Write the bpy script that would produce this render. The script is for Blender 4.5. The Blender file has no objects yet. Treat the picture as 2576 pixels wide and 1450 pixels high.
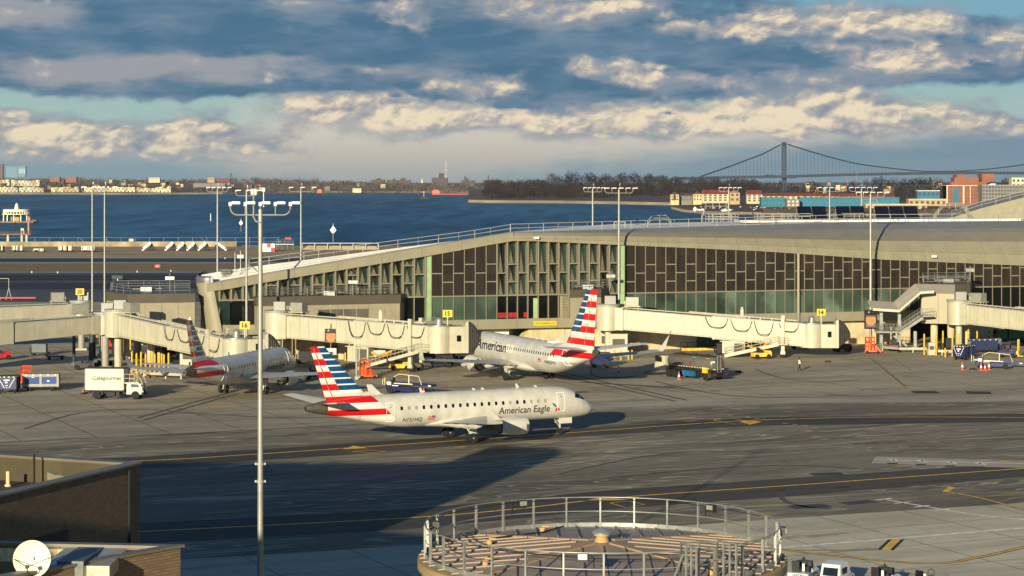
import bpy, bmesh, math, random
from mathutils import Vector, Matrix, noise as mnoise
random.seed(7)
R = math.radians
SC = bpy.context.scene
COL = SC.collection
# ---------------------------------------------------------------- camera
HC, FP, HY, CX = 26.0, 5500.0, 450.0, 1288.0     # eye height, focal length, horizon row and centre column used for surveying
cam_d = bpy.data.cameras.new('camera'); cam = bpy.data.objects.new('camera', cam_d); COL.objects.link(cam)
cam.location = (0, 0, HC); cam.rotation_euler = (R(90), 0, 0)
cam_d.sensor_width = 36; cam_d.lens = FP/2576*36; cam_d.shift_y = -275/2576
cam_d.clip_start = 1; cam_d.clip_end = 60000
SC.camera = cam
# ---------------------------------------------------------------- sun, exposure
SUN_AZ, SUN_EL = R(18), R(12.3)
SDIR = Vector((math.sin(SUN_AZ)*math.cos(SUN_EL), math.cos(SUN_AZ)*math.cos(SUN_EL), -math.sin(SUN_EL)))
sun_d = bpy.data.lights.new('sun', 'SUN'); sun_d.energy = 5.0; sun_d.angle = R(0.5); sun_d.color = (1.0, .895, .66)
sun = bpy.data.objects.new('sun', sun_d); COL.objects.link(sun)
sun.rotation_euler = SDIR.to_track_quat('-Z', 'Y').to_euler(); sun.location = (-60, -80, 120)
SC.view_settings.view_transform = 'Standard'; SC.view_settings.look = 'None'
EXPO = 0.5; SC.view_settings.exposure = EXPO; SC.view_settings.gamma = 1.0
SKY_STRENGTH = 0.05

def S(r, g, b):
    f = lambda c: (c/255/12.92 if c/255 <= .04045 else ((c/255+.055)/1.055)**2.4)
    return (f(r), f(g), f(b), 1)

class NB:
    """short-hand for building node trees out of expressions"""
    def __init__(s, nt): s.nt = nt
    def new(s, t, **kw):
        n = s.nt.nodes.new(t)
        for k, v in kw.items(): setattr(n, k, v)
        return n
    def set(s, sock, v):
        if isinstance(v, bpy.types.NodeSocket): s.nt.links.new(v, sock)
        elif v is not None: sock.default_value = v
    def m(s, op, a, b=None, c=None, clamp=False):
        n = s.new('ShaderNodeMath', operation=op, use_clamp=clamp)
        s.set(n.inputs[0], a); s.set(n.inputs[1], b); s.set(n.inputs[2], c)
        return n.outputs[0]
    def add(s, *a):
        r = a[0]
        for x in a[1:]: r = s.m('ADD', r, x)
        return r
    def mul(s, a, b): return s.m('MULTIPLY', a, b)
    def sub(s, a, b): return s.m('SUBTRACT', a, b)
    def step(s, x, a, b):
        n = s.new('ShaderNodeMapRange', interpolation_type='SMOOTHSTEP')
        s.set(n.inputs[0], x); s.set(n.inputs[1], a); s.set(n.inputs[2], b)
        n.inputs[3].default_value = 0; n.inputs[4].default_value = 1
        return n.outputs[0]
    def mix(s, f, a, b):
        n = s.new('ShaderNodeMix', data_type='RGBA'); n.clamp_factor = True
        s.set(n.inputs[0], f); s.set(n.inputs[6], a); s.set(n.inputs[7], b)
        return n.outputs[2]
    def xyz(s, v):
        n = s.new('ShaderNodeSeparateXYZ'); s.set(n.inputs[0], v); return n.outputs
    def vec(s, x, y, z=0.0):
        n = s.new('ShaderNodeCombineXYZ')
        s.set(n.inputs[0], x); s.set(n.inputs[1], y); s.set(n.inputs[2], z); return n.outputs[0]
    def noise(s, v, scale, detail=4, rough=.55, dist=0.0, w=None):
        n = s.new('ShaderNodeTexNoise'); n.noise_dimensions = '3D'
        s.set(n.inputs['Vector'], v); s.set(n.inputs['Scale'], scale); s.set(n.inputs['Detail'], detail)
        s.set(n.inputs['Roughness'], rough); s.set(n.inputs['Distortion'], dist)
        return n.outputs[0]
    def mapping(s, v, scale=(1, 1, 1), rot=(0, 0, 0), loc=(0, 0, 0)):
        n = s.new('ShaderNodeMapping'); s.set(n.inputs[0], v)
        n.inputs[1].default_value = loc; n.inputs[2].default_value = rot; n.inputs[3].default_value = scale
        return n.outputs[0]
# ---------------------------------------------------------------- world: Nishita sky with cloud banks along the horizon
def make_world():
    w = bpy.data.worlds.new('World'); SC.world = w; w.use_nodes = True
    nt = w.node_tree; nt.nodes.clear(); b = NB(nt)
    sky = b.new('ShaderNodeTexSky', sky_type='NISHITA'); sky.sun_disc = False
    sky.sun_elevation = SUN_EL; sky.sun_rotation = R(180)+SUN_AZ; sky.air_density = 1.2; sky.dust_density = .6; sky.ozone_density = 2.2
    d = b.new('ShaderNodeTexCoord').outputs['Generated']
    x, y, z = b.xyz(d)
    az = b.mul(b.m('ARCTAN2', x, y), FP/10.0); el = b.mul(b.m('ARCSINE', z), FP/10.0)
    px = b.add(az, CX/10); py = b.sub(HY/10, el)                       # tenths of survey units: azimuth and elevation
    p = b.vec(px, b.mul(py, 1.55), 0.0)
    w1 = b.noise(p, .055, 5, .6); w2 = b.noise(b.mapping(p, loc=(31, 7, 3)), .055, 5, .6)
    wx = b.add(px, b.mul(b.sub(w1, .5), 22.0)); wy = b.add(py, b.mul(b.sub(w2, .5), 9.0))
    def blobs(lst):
        tot = None
        for (cx, cy, rx, ry, wt) in lst:
            u = b.mul(b.sub(wx, cx/10), 10.0/rx); v = b.mul(b.sub(wy, cy/10), 10.0/ry)
            g = b.m('EXPONENT', b.mul(b.m('MULTIPLY_ADD', u, u, b.mul(v, v)), -1.0))
            g = b.mul(g, wt)
            tot = g if tot is None else b.add(tot, g)
        return tot
    f1 = b.noise(p, .12, 8, .54, .15)
    f2 = b.noise(b.mapping(p, loc=(1.0, 1.1, 0)), .12, 8, .54, .15)         # the same field a little way towards the light
    relief = b.sub(f1, f2)
    k = 1.0/(SKY_STRENGTH*2**EXPO)
    def C(r, g, bb, gain=1.0):
        c = S(r, g, bb); return (c[0]*k*gain, c[1]*k*gain, c[2]*k*gain, 1)
    fr = b.noise(b.mapping(p, scale=(.35, 1, 1)), .25, 6, .6)
    # clear air between the clouds
    gap = b.mix(b.step(py, 6., 30.), C(124, 172, 190), C(164, 193, 188))
    gap = b.mix(b.step(py, 34., 43.), gap, C(128, 160, 174))
    gap = b.mix(b.mul(b.step(px, 110., 220.), b.step(py, 28., 36.)), gap, C(118, 146, 164))
    # rain veil
    veil = b.step(b.add(blobs([(1000, 345, 360, 125, 1.5), (1500, 330, 480, 80, 1.0), (2100, 320, 600, 45, .7), (250, 385, 700, 40, .4), (760, 420, 300, 40, .3)]), b.mul(b.sub(fr, .5), .5)), .12, 1.0)
    col = b.mix(veil, gap, b.mix(b.step(py, 30., 44.), C(214, 206, 192), C(194, 188, 178)))
    # dark stratus deck
    dk = blobs([(500, 105, 900, 95, 1.3), (250, 190, 420, 50, .9), (800, 195, 520, 48, .9), (1500, 130, 800, 90, 1.2), (1300, 205, 500, 40, .8),
                (2000, 165, 560, 55, 1.0), (2400, 165, 300, 50, .9), (1340, 268, 80, 22, .9), (60, 60, 500, 70, .9), (1640, 280, 40, 12, .7), (1300, 20, 900, 50, .8),
                (2450, 75, 110, 30, .6), (1560, 235, 160, 25, .5), (1900, 230, 240, 14, .4)])
    dkm = b.step(b.add(dk, b.mul(b.sub(f1, .5), 1.2)), .34, .92)
    dn = b.noise(b.mapping(p, scale=(.45, 1.2, 1), loc=(5, 5, 5)), .085, 7, .58, .2)
    pale = blobs([(130, 182, 110, 34, .8), (280, 186, 130, 28, .8), (480, 162, 190, 30, .9), (690, 150, 90, 14, .7), (60, 30, 170, 45, 1.1), (560, 195, 90, 20, .6),
                  (1350, 40, 420, 50, .8), (1000, 180, 200, 30, .5), (900, 20, 300, 34, .4), (200, 60, 400, 25, .3)])
    dcol = b.mix(b.step(b.add(b.mul(pale, .8), b.mul(b.sub(dn, .5), 1.8), b.mul(b.step(py, 10., 17.), .22)), .12, 1.0), b.mix(b.step(dn, .35, .65), C(74, 114, 142), C(102, 132, 156)), C(156, 160, 166))
    col = b.mix(dkm, col, dcol)
    # sunlit cumulus
    cu = blobs([(60, 328, 100, 36, 1.0), (180, 338, 110, 44, 1.0), (330, 345, 110, 36, .9), (470, 332, 80, 38, 1.0), (545, 338, 60, 46, 1.0), (690, 345, 60, 26, .8),
                (230, 378, 280, 13, .62), (30, 300, 60, 20, .5), (640, 372, 120, 10, .5), (120, 402, 170, 9, .5), (420, 402, 260, 9, .5),
                (790, 268, 120, 28, .8), (1010, 276, 200, 36, .8), (880, 300, 200, 40, .45), (1240, 312, 230, 36, .9), (1480, 300, 190, 44, 1.0), (1730, 305, 230, 42, 1.0), (1950, 285, 190, 56, 1.0),
                (2130, 268, 130, 58, 1.0), (2220, 310, 260, 30, .7), (2430, 300, 90, 44, 1.0), (2560, 325, 110, 34, .8),
                (1760, 75, 130, 26, .85), (1925, 64, 80, 38, 1.0), (2150, 58, 160, 46, 1.1), (2330, 62, 70, 38, .8), (2100, 128, 130, 13, .7), (2200, 150, 110, 26, .8), (2330, 160, 110, 36, .85), (2520, 118, 90, 40, .9),
                (1540, 182, 110, 24, .9), (1640, 192, 56, 20, .8), (1450, 160, 36, 12, .7),
                (1020, 32, 64, 30, .9), (1310, 20, 150, 28, .85), (1490, 20, 120, 32, 1.0), (1620, 12, 80, 20, .8), (40, 25, 80, 26, .6), (780, 8, 60, 14, .6), (1110, 206, 70, 22, .7), (1240, 214, 80, 26, .7), (950, 172, 80, 14, .55), (1680, 205, 80, 15, .5), (1800, 205, 110, 16, .55), (690, 205, 70, 14, .4), (480, 165, 150, 18, .42), (230, 182, 90, 18, .42), (90, 185, 60, 20, .4), (1980, 190, 120, 12, .4), (1850, 240, 60, 14, .5)])
    q = b.vec(b.add(px, b.mul(b.sub(w2, .5), 5.0)), b.mul(b.add(py, b.mul(b.sub(w1, .5), 4.0)), 1.7), 3.0)
    g1 = b.noise(q, .125, 3.0, .5); g2 = b.noise(b.mapping(q, loc=(1.2, 2.6, 0)), .125, 2.2, .5); g0 = b.noise(b.mapping(p, loc=(4, 60, 1)), .05, 3, .5)
    h1 = b.noise(q, .36, 5, .5, .4); h2 = b.noise(b.mapping(q, loc=(.4, .9, 0)), .36, 4, .5, .4)
    edge = b.add(b.mul(b.sub(f1, .5), .8), b.mul(b.sub(g1, .5), 1.5))
    cm = b.step(b.add(cu, edge), .28, .92)
    lit = b.add(b.mul(b.sub(g1, g2), 2.2), b.mul(b.sub(h1, h2), .8), b.mul(b.sub(f1, .5), .7), b.mul(b.sub(cu, .95), .42), b.mul(b.sub(g0, .5), 1.5))
    halo = b.step(b.add(cu, b.mul(b.sub(f1, .5), 1.3), b.mul(b.sub(fr, .5), .7)), .12, .62); col = b.mix(b.mul(halo, .62), col, C(150, 158, 168))
    ccol = b.mix(b.step(lit, -.62, -.02), C(122, 142, 162), C(176, 172, 170))
    ccol = b.mix(b.step(lit, -.16, .46), ccol, C(244, 226, 194))
    col = b.mix(b.mul(cm, .95), col, ccol)
    # small dark scud in front
    sc = b.step(b.add(blobs([(1310, 262, 90, 18, 1.), (2190, 262, 50, 14, .8), (1010, 250, 40, 8, .8), (150, 232, 80, 8, .8), (540, 262, 30, 6, .5), (1650, 282, 34, 12, .9), (2440, 70, 60, 16, .7)]), b.mul(b.sub(f1, .5), 1.5)), .45, .8)
    col = b.mix(sc, col, C(96, 128, 156))
    # haze near the horizon; clear Nishita sky above and behind
    col = b.mix(b.mul(b.step(py, 39., 46.), .45), col, C(134, 156, 166))
    front = b.mul(b.step(y, .2, .7), b.sub(1.0, b.step(z, .085, .2)))
    tint = b.new('ShaderNodeMix', data_type='RGBA', blend_type='MULTIPLY'); tint.inputs[0].default_value = 1
    nt.links.new(sky.outputs[0], tint.inputs[6]); tint.inputs[7].default_value = (.55, .86, 1.25, 1)
    fin = b.mix(front, tint.outputs[2], col)
    bg = b.new('ShaderNodeBackground'); nt.links.new(fin, bg.inputs[0]); bg.inputs[1].default_value = SKY_STRENGTH
    out = b.new('ShaderNodeOutputWorld'); nt.links.new(bg.outputs[0], out.inputs[0])
    w.cycles.sampling_method = 'MANUAL'; w.cycles.sample_map_resolution = 512
make_world()
# ---------------------------------------------------------------- materials
MATS = {}
def M(name, col, rough=.6, metal=0.0, var=.12, scale=.6, bump=0.0, bscale=None, spec=.5, stretch=(1, 1, 1), detail=5, emit=None, streak=0.0):
    if name in MATS: return MATS[name]
    m = bpy.data.materials.new(name); m.use_nodes = True; nt = m.node_tree; b = NB(nt)
    p = nt.nodes['Principled BSDF']; c = S(*col) if max(col) > 1.0 else (*col, 1)
    p.inputs['Roughness'].default_value = rough; p.inputs['Metallic'].default_value = metal; p.inputs['Specular IOR Level'].default_value = spec
    if var > 0 or bump > 0:
        co = b.new('ShaderNodeTexCoord').outputs['Object']
        n = b.noise(b.mapping(co, scale=stretch), scale, detail, .6)
        if streak > 0:
            n2 = b.noise(b.mapping(co, scale=(3, 3, .25)), scale*2, 5, .6)
            n = b.add(b.mul(n, 1-streak), b.mul(n2, streak))
        lo = tuple(max(0, x*(1-var*1.6)) for x in c[:3])+(1,); hi = tuple(min(1, x*(1+var*1.3)) for x in c[:3])+(1,)
        nt.links.new(b.mix(b.step(n, .28, .72), lo, hi), p.inputs['Base Color'])
        nt.links.new(b.m('MULTIPLY_ADD', n, .2, rough-.1, clamp=True), p.inputs['Roughness'])
        if bump > 0:
            bp = b.new('ShaderNodeBump'); bp.inputs['Strength'].default_value = bump; bp.inputs['Distance'].default_value = .05
            nt.links.new(b.noise(co, bscale or scale*6, 4, .6), bp.inputs['Height']); nt.links.new(bp.outputs[0], p.inputs['Normal'])
    else: p.inputs['Base Color'].default_value = c
    if emit:
        p.inputs['Emission Color'].default_value = c; p.inputs['Emission Strength'].default_value = emit
    MATS[name] = m; return m
# ---------------------------------------------------------------- geometry helpers
def V(*a): return Vector(a)
def G(x, y, z=0.0):
    Y = FP*(HC-z)/(y-HY); return Vector(((x-CX)*Y/FP, Y, z))
def P(x, y, Y): return Vector(((x-CX)*Y/FP, Y, HC-(y-HY)*Y/FP))
class MB:
    def __init__(s): s.v = []; s.f = []; s.mi = []
    def add(s, vs, fs, mi=0):
        o = len(s.v); s.v += [tuple(v) for v in vs]
        for f in fs: s.f.append([i+o for i in f]); s.mi.append(mi)
        return s
    def quad(s, a, b, c, d, mi=0): return s.add([a, b, c, d], [(0, 1, 2, 3)], mi)
    def hexa(s, q0, q1, mi=0):
        return s.add(list(q0)+list(q1), [(3, 2, 1, 0), (4, 5, 6, 7), (0, 1, 5, 4), (1, 2, 6, 5), (2, 3, 7, 6), (3, 0, 4, 7)], mi)
    def box(s, c, d, rz=0.0, mi=0, taper=1.0):
        cx, cy, cz = c; x, y, z = d[0]/2, d[1]/2, d[2]/2; co, si = math.cos(rz), math.sin(rz)
        def q(h, t): return [(cx+(a*co-bb*si), cy+(a*si+bb*co), cz+h) for a, bb in ((-x*t, -y*t), (x*t, -y*t), (x*t, y*t), (-x*t, y*t))]
        return s.hexa(q(-z, 1), q(z, taper), mi)
    def beam(s, p0, p1, w, h, mi=0, w1=None, h1=None):
        p0, p1 = Vector(p0), Vector(p1); d = (p1-p0).normalized(); up = Vector((0, 0, 1))
        if abs(d.z) > .95: up = Vector((0, 1, 0))
        sx = d.cross(up).normalized(); u = sx.cross(d).normalized(); w1 = w1 or w; h1 = h1 or h
        q = lambda p, ww, hh: [p-sx*ww/2-u*hh/2, p+sx*ww/2-u*hh/2, p+sx*ww/2+u*hh/2, p-sx*ww/2+u*hh/2]
        return s.hexa(q(p0, w, h), q(p1, w1, h1), mi)
    def vbeam(s, p0, p1, w, h, mi=0, h1=None):
        """a box running p0..p1 (floor centres) whose end faces stay vertical"""
        p0, p1 = Vector(p0), Vector(p1); d = (p1-p0); d.z = 0; d.normalize(); sx = Vector((-d.y, d.x, 0)); h1 = h1 or h
        q = lambda p, hh: [p-sx*w/2, p+sx*w/2, p+sx*w/2+Vector((0, 0, hh)), p-sx*w/2+Vector((0, 0, hh))]
        return s.hexa(q(p0, h), q(p1, h1), mi)
    def ring(s, c, ax, r, n, ph=0.0):
        ax = Vector(ax).normalized(); t = Vector((0, 0, 1)) if abs(ax.z) < .9 else Vector((1, 0, 0))
        a = ax.cross(t).normalized(); bb = ax.cross(a)
        return [Vector(c)+a*(math.cos(ph+2*math.pi*i/n)*r)+bb*(math.sin(ph+2*math.pi*i/n)*r) for i in range(n)]
    def loft(s, rings, cap0=True, cap1=True, mi=0, closed=True):
        n = len(rings[0]); vs = [p for r in rings for p in r]; fs = []
        for j in range(len(rings)-1):
            for i in range(n if closed else n-1):
                k = (i+1) % n; fs.append((j*n+i, j*n+k, (j+1)*n+k, (j+1)*n+i))
        if cap0: fs.append(tuple(range(n-1, -1, -1)))
        if cap1: fs.append(tuple((len(rings)-1)*n+i for i in range(n)))
        return s.add(vs, fs, mi)
    def cyl(s, p0, p1, r0, r1=None, n=12, mi=0):
        p0, p1 = Vector(p0), Vector(p1); r1 = r0 if r1 is None else r1; ax = p1-p0
        return s.loft([s.ring(p0, ax, r0, n), s.ring(p1, ax, r1, n)], mi=mi)
    def lathe(s, prof, c, ax=(0, 0, 1), n=16, mi=0):
        c = Vector(c); ax = Vector(ax).normalized()
        return s.loft([s.ring(c+ax*h, ax, max(r, .002), n) for r, h in prof], mi=mi)
    def tube(s, pts, r, n=6, mi=0):
        pts = [Vector(p) for p in pts]; rings = []
        for i, p in enumerate(pts):
            d = pts[min(i+1, len(pts)-1)]-pts[max(i-1, 0)]; rings.append(s.ring(p, d, r, n))
        return s.loft(rings, mi=mi)
    def prism(s, poly, ext, mi=0):
        ext = Vector(ext); n = len(poly); a = [Vector(p) for p in poly]; c = [p+ext for p in a]
        fs = [tuple(range(n-1, -1, -1)), tuple(range(n, 2*n))]+[(i, (i+1) % n, n+(i+1) % n, n+i) for i in range(n)]
        return s.add(a+c, fs, mi)
    def rail(s, pts, h=1.1, r=.03, step=1.8, mids=1, n=4, mi=0, up=(0, 0, 1)):
        pts = [Vector(p) for p in pts]; up = Vector(up)
        for k in range(1, mids+2): s.tube([p+up*h*k/(mids+1) for p in pts], r, n, mi)
        for a, bb in zip(pts[:-1], pts[1:]):
            m = max(1, round((bb-a).length/step))
            for i in range(m+1):
                p = a.lerp(bb, i/m); s.cyl(p, p+up*h, r*1.1, n=n, mi=mi)
        return s
    def build(s, name, mats, parent=None, smooth=False, world=False, fix=True):
        me = bpy.data.meshes.new(name); vs = s.v
        if world and parent is not None:
            o = parent.location; vs = [(v[0]-o.x, v[1]-o.y, v[2]-o.z) for v in vs]
        me.from_pydata(vs, [], s.f)
        if not isinstance(mats, (list, tuple)): mats = [mats]
        for m in mats: me.materials.append(m)
        me.polygons.foreach_set('material_index', s.mi)
        if fix:
            bm = bmesh.new(); bm.from_mesh(me); bmesh.ops.recalc_face_normals(bm, faces=bm.faces); bm.to_mesh(me); bm.free()
        if smooth:
            me.polygons.foreach_set('use_smooth', [True]*len(me.polygons))
            if smooth is not True: me.set_sharp_from_angle(angle=R(smooth))
        me.update()
        ob = bpy.data.objects.new(name, me); COL.objects.link(ob)
        if parent is not None: ob.parent = parent
        return ob
def tag(o, label, cat, group=None, kind=None):
    o['label'] = label; o['category'] = cat
    if group: o['group'] = group
    if kind: o['kind'] = kind
    return o
def thing(name, label, cat, loc=(0, 0, 0), rz=0.0, group=None):
    o = bpy.data.objects.new(name, None); COL.objects.link(o); o.empty_display_size = .5
    o.location = loc; o.rotation_euler = (0, 0, rz); return tag(o, label, cat, group)
def struct(o): o['kind'] = 'structure'; return o
KIDS = None
def clone(root, loc, rz, label=None):
    def cp(o, par):
        c = o.copy(); COL.objects.link(c)
        if par is not None: c.parent = par
        for ch in [q for q in o.children]: cp(ch, c)
        return c
    c = cp(root, None); c.location = loc; c.rotation_euler = (0, 0, rz)
    if label: c['label'] = label
    return c
FONT = None
def text_mesh(body, size, bold=0.0, shear=0.0, spacing=1.0):
    """flat lettering in the XY plane starting at x = 0; returns vertices and faces"""
    cu = bpy.data.curves.new('lettering', 'FONT'); cu.body = body; cu.size = size; cu.offset = bold; cu.shear = shear; cu.space_character = spacing
    cu.resolution_u = 3
    ob = bpy.data.objects.new('lettering', cu); COL.objects.link(ob)
    dg = bpy.context.evaluated_depsgraph_get(); me = bpy.data.meshes.new_from_object(ob.evaluated_get(dg))
    bpy.data.objects.remove(ob); bpy.data.curves.remove(cu)
    return me
def text_on(name, body, size, o, ux, uy, mat, parent, bold=0.0, center=True, width=None, world=False):
    """lettering laid flat on a plane: origin o, reading direction ux, up uy"""
    me = text_mesh(body, size, bold); ux, uy = Vector(ux).normalized(), Vector(uy).normalized(); o = Vector(o)
    xs = [v.co.x for v in me.vertices]; ys = [v.co.y for v in me.vertices]; w = max(xs)-min(xs); k = width/w if width else 1.0
    ox = (min(xs)+max(xs))/2 if center else min(xs); oy = (min(ys)+max(ys))/2 if center else 0
    off = parent.location if world and parent is not None else Vector((0, 0, 0))
    for v in me.vertices: v.co = o+ux*(v.co.x-ox)*k+uy*(v.co.y-oy)-off
    me.materials.clear(); me.materials.append(mat)
    ob = bpy.data.objects.new(name, me); COL.objects.link(ob); ob.parent = parent
    return ob
# ================================================================ ground, water, far land
TD = R(24.5)                                                  # direction of the taxi lanes
TU = Vector((math.cos(TD), math.sin(TD), 0)); TN = Vector((-math.sin(TD), math.cos(TD), 0))
def ground_mat(name, c0, c1, c2, joint=0.0, joff=0.0, rot=TD, swirl=0.0, patch=0.0, rough=.85):
    m = bpy.data.materials.new(name); m.use_nodes = True; nt = m.node_tree; b = NB(nt); p = nt.nodes['Principled BSDF']
    co = b.new('ShaderNodeTexCoord').outputs['Object']
    q = b.mapping(co, rot=(0, 0, -rot))
    n1 = b.noise(b.mapping(q, scale=(.25, 1, 1)), .09, 7, .62, .6); n2 = b.noise(q, .9, 6, .65); n3 = b.noise(b.mapping(q, scale=(.12, 1, 1), loc=(9, 3, 0)), .35, 6, .6, .4)
    n4 = b.noise(b.mapping(q, loc=(40, 2, 1)), .05, 3, .5)
    f = b.add(b.mul(n1, .5), b.mul(n2, .18), b.mul(n3, .32))
    col = b.mix(b.step(f, .36, .62), S(*c0), S(*c1))
    col = b.mix(b.step(b.add(n3, b.mul(b.sub(n2, .5), .5)), .56, .74), col, S(*c2))
    if swirl > 0:
        wv = b.noise(b.mapping(q, scale=(.16, 1, 1), loc=(3, 8, 2)), .22, 3, .5, 1.6)
        ln = b.m('ABSOLUTE', b.sub(b.m('FRACT', b.mul(wv, 7.0)), .5))
        col = b.mix(b.mul(b.mul(b.step(ln, .34, .5), b.step(n4, .36, .55)), swirl), col, S(*[min(255, x*1.35) for x in c1]))
    if patch > 0:                                             # dark oil and rubber stains with their own outline
        s = b.noise(b.mapping(q, scale=(.4, 1, 1), loc=(70, 20, 3)), .16, 6, .65, .8)
        col = b.mix(b.mul(b.step(s, .60, .72), patch), col, S(*[x*.55 for x in c0]))
        s2 = b.noise(b.mapping(q, loc=(7, 50, 3)), 1.1, 3, .6); col = b.mix(b.mul(b.step(s2, .68, .74), patch*.7), col, S(*[x*.5 for x in c0]))
    if joint > 0:
        x, y, z = b.xyz(q)
        jx = b.m('ABSOLUTE', b.sub(b.m('FRACT', b.mul(b.add(x, joff), 1/7.6)), .5)); jy = b.m('ABSOLUTE', b.sub(b.m('FRACT', b.mul(b.add(y, joff), 1/7.6)), .5))
        j = b.m('MAXIMUM', b.step(jx, .487, .494), b.step(jy, .487, .494)); col = b.mix(b.mul(j, joint), col, S(*[x*.45 for x in c0]))
    nt.links.new(col, p.inputs['Base Color']); p.inputs['Specular IOR Level'].default_value = .25
    nt.links.new(b.m('MULTIPLY_ADD', f, .3, rough-.22), p.inputs['Roughness'])
    bp = b.new('ShaderNodeBump'); bp.inputs['Strength'].default_value = .12; bp.inputs['Distance'].default_value = .03
    nt.links.new(b.noise(co, 2.5, 4, .6), bp.inputs['Height']); nt.links.new(bp.outputs[0], p.inputs['Normal'])
    return m
m_apron = ground_mat('apron_concrete', (134, 125, 104), (184, 171, 144), (116, 107, 88), joint=.8, patch=.65)
m_near = ground_mat('near_concrete', (170, 160, 136), (214, 202, 174), (156, 146, 124), joint=.6, patch=.5)
m_lane = ground_mat('taxilane_asphalt', (90, 84, 71), (142, 132, 110), (76, 70, 59), swirl=.8, patch=.55)
m_wear = ground_mat('worn_asphalt', (56, 52, 46), (88, 81, 70), (46, 42, 38), swirl=.2, patch=.2)
m_strip = ground_mat('pale_strip', (150, 140, 124), (186, 174, 154), (140, 130, 114), joint=.25, patch=.3)
m_far_asph = ground_mat('taxiway_asphalt', (62, 64, 68), (92, 92, 94), (44, 46, 52), rot=0.0, patch=.3)
m_dark_asph = ground_mat('dark_asphalt', (24, 26, 32), (52, 54, 60), (16, 18, 24), rot=0.0)
m_grass = ground_mat('winter_grass', (112, 92, 58), (150, 124, 78), (92, 80, 54), rot=0.0)
m_dirt = ground_mat('bare_earth', (142, 122, 92), (178, 156, 118), (112, 92, 66), rot=0.0, patch=.6)
def sheet(name, pts, z, mat, th=0.0):
    b = MB(); b.add([(p[0], p[1], z) for p in pts], [tuple(range(len(pts)))]); return struct(b.build(name, mat))
SHORE = 846.0
sheet('ground', [(-700, -150), (700, -150), (700, SHORE), (-700, SHORE)], 0.0, m_apron)
def T2(u, n): p = TU*u+TN*n; return (p.x, p.y)
def band(px0, y0, px1, y1): a, c = G(px0, y0), G(px1, y1); return a, c
# near taxi-lane asphalt, its edge follows the lane direction; worn centre tracks are separate sheets
def lane(name, pts_far, pts_near, z, mat):
    pts = [G(*p) for p in pts_far]+[G(*p) for p in reversed(pts_near)]; return sheet(name, pts, z, mat)
lane('taxilane_asphalt', [(-900, 1170), (0, 1112), (520, 1088), (1000, 1061), (1500, 1030), (2000, 1016), (2576, 1012), (3400, 1012)], [(-900, 1500), (200, 1425), (1060, 1370), (1958, 1305), (2576, 1265), (3400, 1220)], .004, m_lane)
lane('pale_strip', [(1000, 1052), (1560, 1012), (2000, 1000), (2576, 992), (3400, 985)], [(1000, 1060), (1560, 1026), (2000, 1014), (2576, 1010), (3400, 1010)], .004, m_strip)
sheet('near_concrete', [G(*p) for p in [(-900, 1501), (200, 1426), (1060, 1371), (1958, 1306), (2576, 1266), (3400, 1221), (4200, 2600), (1288, 6000), (-2200, 2600)]], .004, m_near)
lane('worn_track', [(-600, 1178), (356, 1150), (870, 1117), (1398, 1082), (1880, 1052), (2576, 1041), (3200, 1044)], [(-600, 1208), (356, 1178), (870, 1145), (1398, 1103), (1880, 1072), (2576, 1062), (3200, 1066)], .008, m_wear)
lane('worn_track', [(-600, 1385), (365, 1316), (1000, 1284), (1560, 1232), (2000, 1203), (2576, 1164), (3200, 1120)], [(-600, 1432), (365, 1368), (1000, 1334), (1560, 1280), (2000, 1248), (2576, 1200), (3200, 1150)], .008, m_wear)
sheet('pale_strip', [G(*p) for p in [(2200, 1153), (2206, 1150), (2576, 1160), (2800, 1166), (2800, 1186), (2576, 1178), (2192, 1166)]], .0115, m_strip)
# far taxiways, grass verge and earth bank
def far(name, y0, y1, mat, z=.006, x0=-600, x1=600): a, c = G(0, y0).y, G(0, y1).y; return sheet(name, [(x0, c), (x1, c), (x1, a), (x0, a)], z, mat)
far('sealed_taxiway', 682.5, 760, m_far_asph)
far('grass_verge', 663.5, 682, m_grass, x1=40)
far('outer_taxiway', 648, 663, m_far_asph)
far('earth_bank', 619.2, 647.5, m_dirt)
for (y0, y1) in ((692, 706), (712, 728), (653, 657)): far('dark_asphalt', y0, y1, m_dark_asph, .012, -600, 40)  # near-black bands laid across the far taxiways
m_paint = M('white_paint', (236, 230, 212), .7, var=.2, scale=1.5); m_yel = M('yellow_paint', (244, 184, 58), .7, var=.22, scale=1.5); m_blackp = M('black_paint', (28, 27, 26), .8, var=.3, scale=1.5)
for (y0, y1) in ((648.6, 649.4), (661.4, 662.2), (684.6, 685.4)): far('edge_line', y0, y1, m_paint, .018, -600, 60)
# painted markings
def stripe(name, pts, w, mat, z=.014, border=None):
    pts = [Vector(p) for p in pts]; L = []; Rr = []
    for i, p in enumerate(pts):
        d = pts[min(i+1, len(pts)-1)]-pts[max(i-1, 0)]; d.z = 0; d.normalize(); n = Vector((-d.y, d.x, 0)); L.append((p+n*w/2)); Rr.append((p-n*w/2))
    b = MB()
    for i in range(len(pts)-1): b.quad((*L[i].xy, z), (*Rr[i].xy, z), (*Rr[i+1].xy, z), (*L[i+1].xy, z))
    if border: stripe('marking_border', pts, w+border, m_blackp, z-.003)
    return struct(b.build(name, mat, fix=False))
gl = lambda L: [G(*p) for p in L]
def smooth_path(L, n=6):
    P_ = [Vector(p) for p in L]; out = []
    for i in range(len(P_)-1):
        a, bb, c, d = P_[max(i-1, 0)], P_[i], P_[i+1], P_[min(i+2, len(P_)-1)]
        for k in range(n):
            t = k/n; out.append(.5*((2*bb)+(c-a)*t+(2*a-5*bb+4*c-d)*t*t+(3*bb-a-3*c+d)*t**3))
    return out+[P_[-1]]
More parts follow.
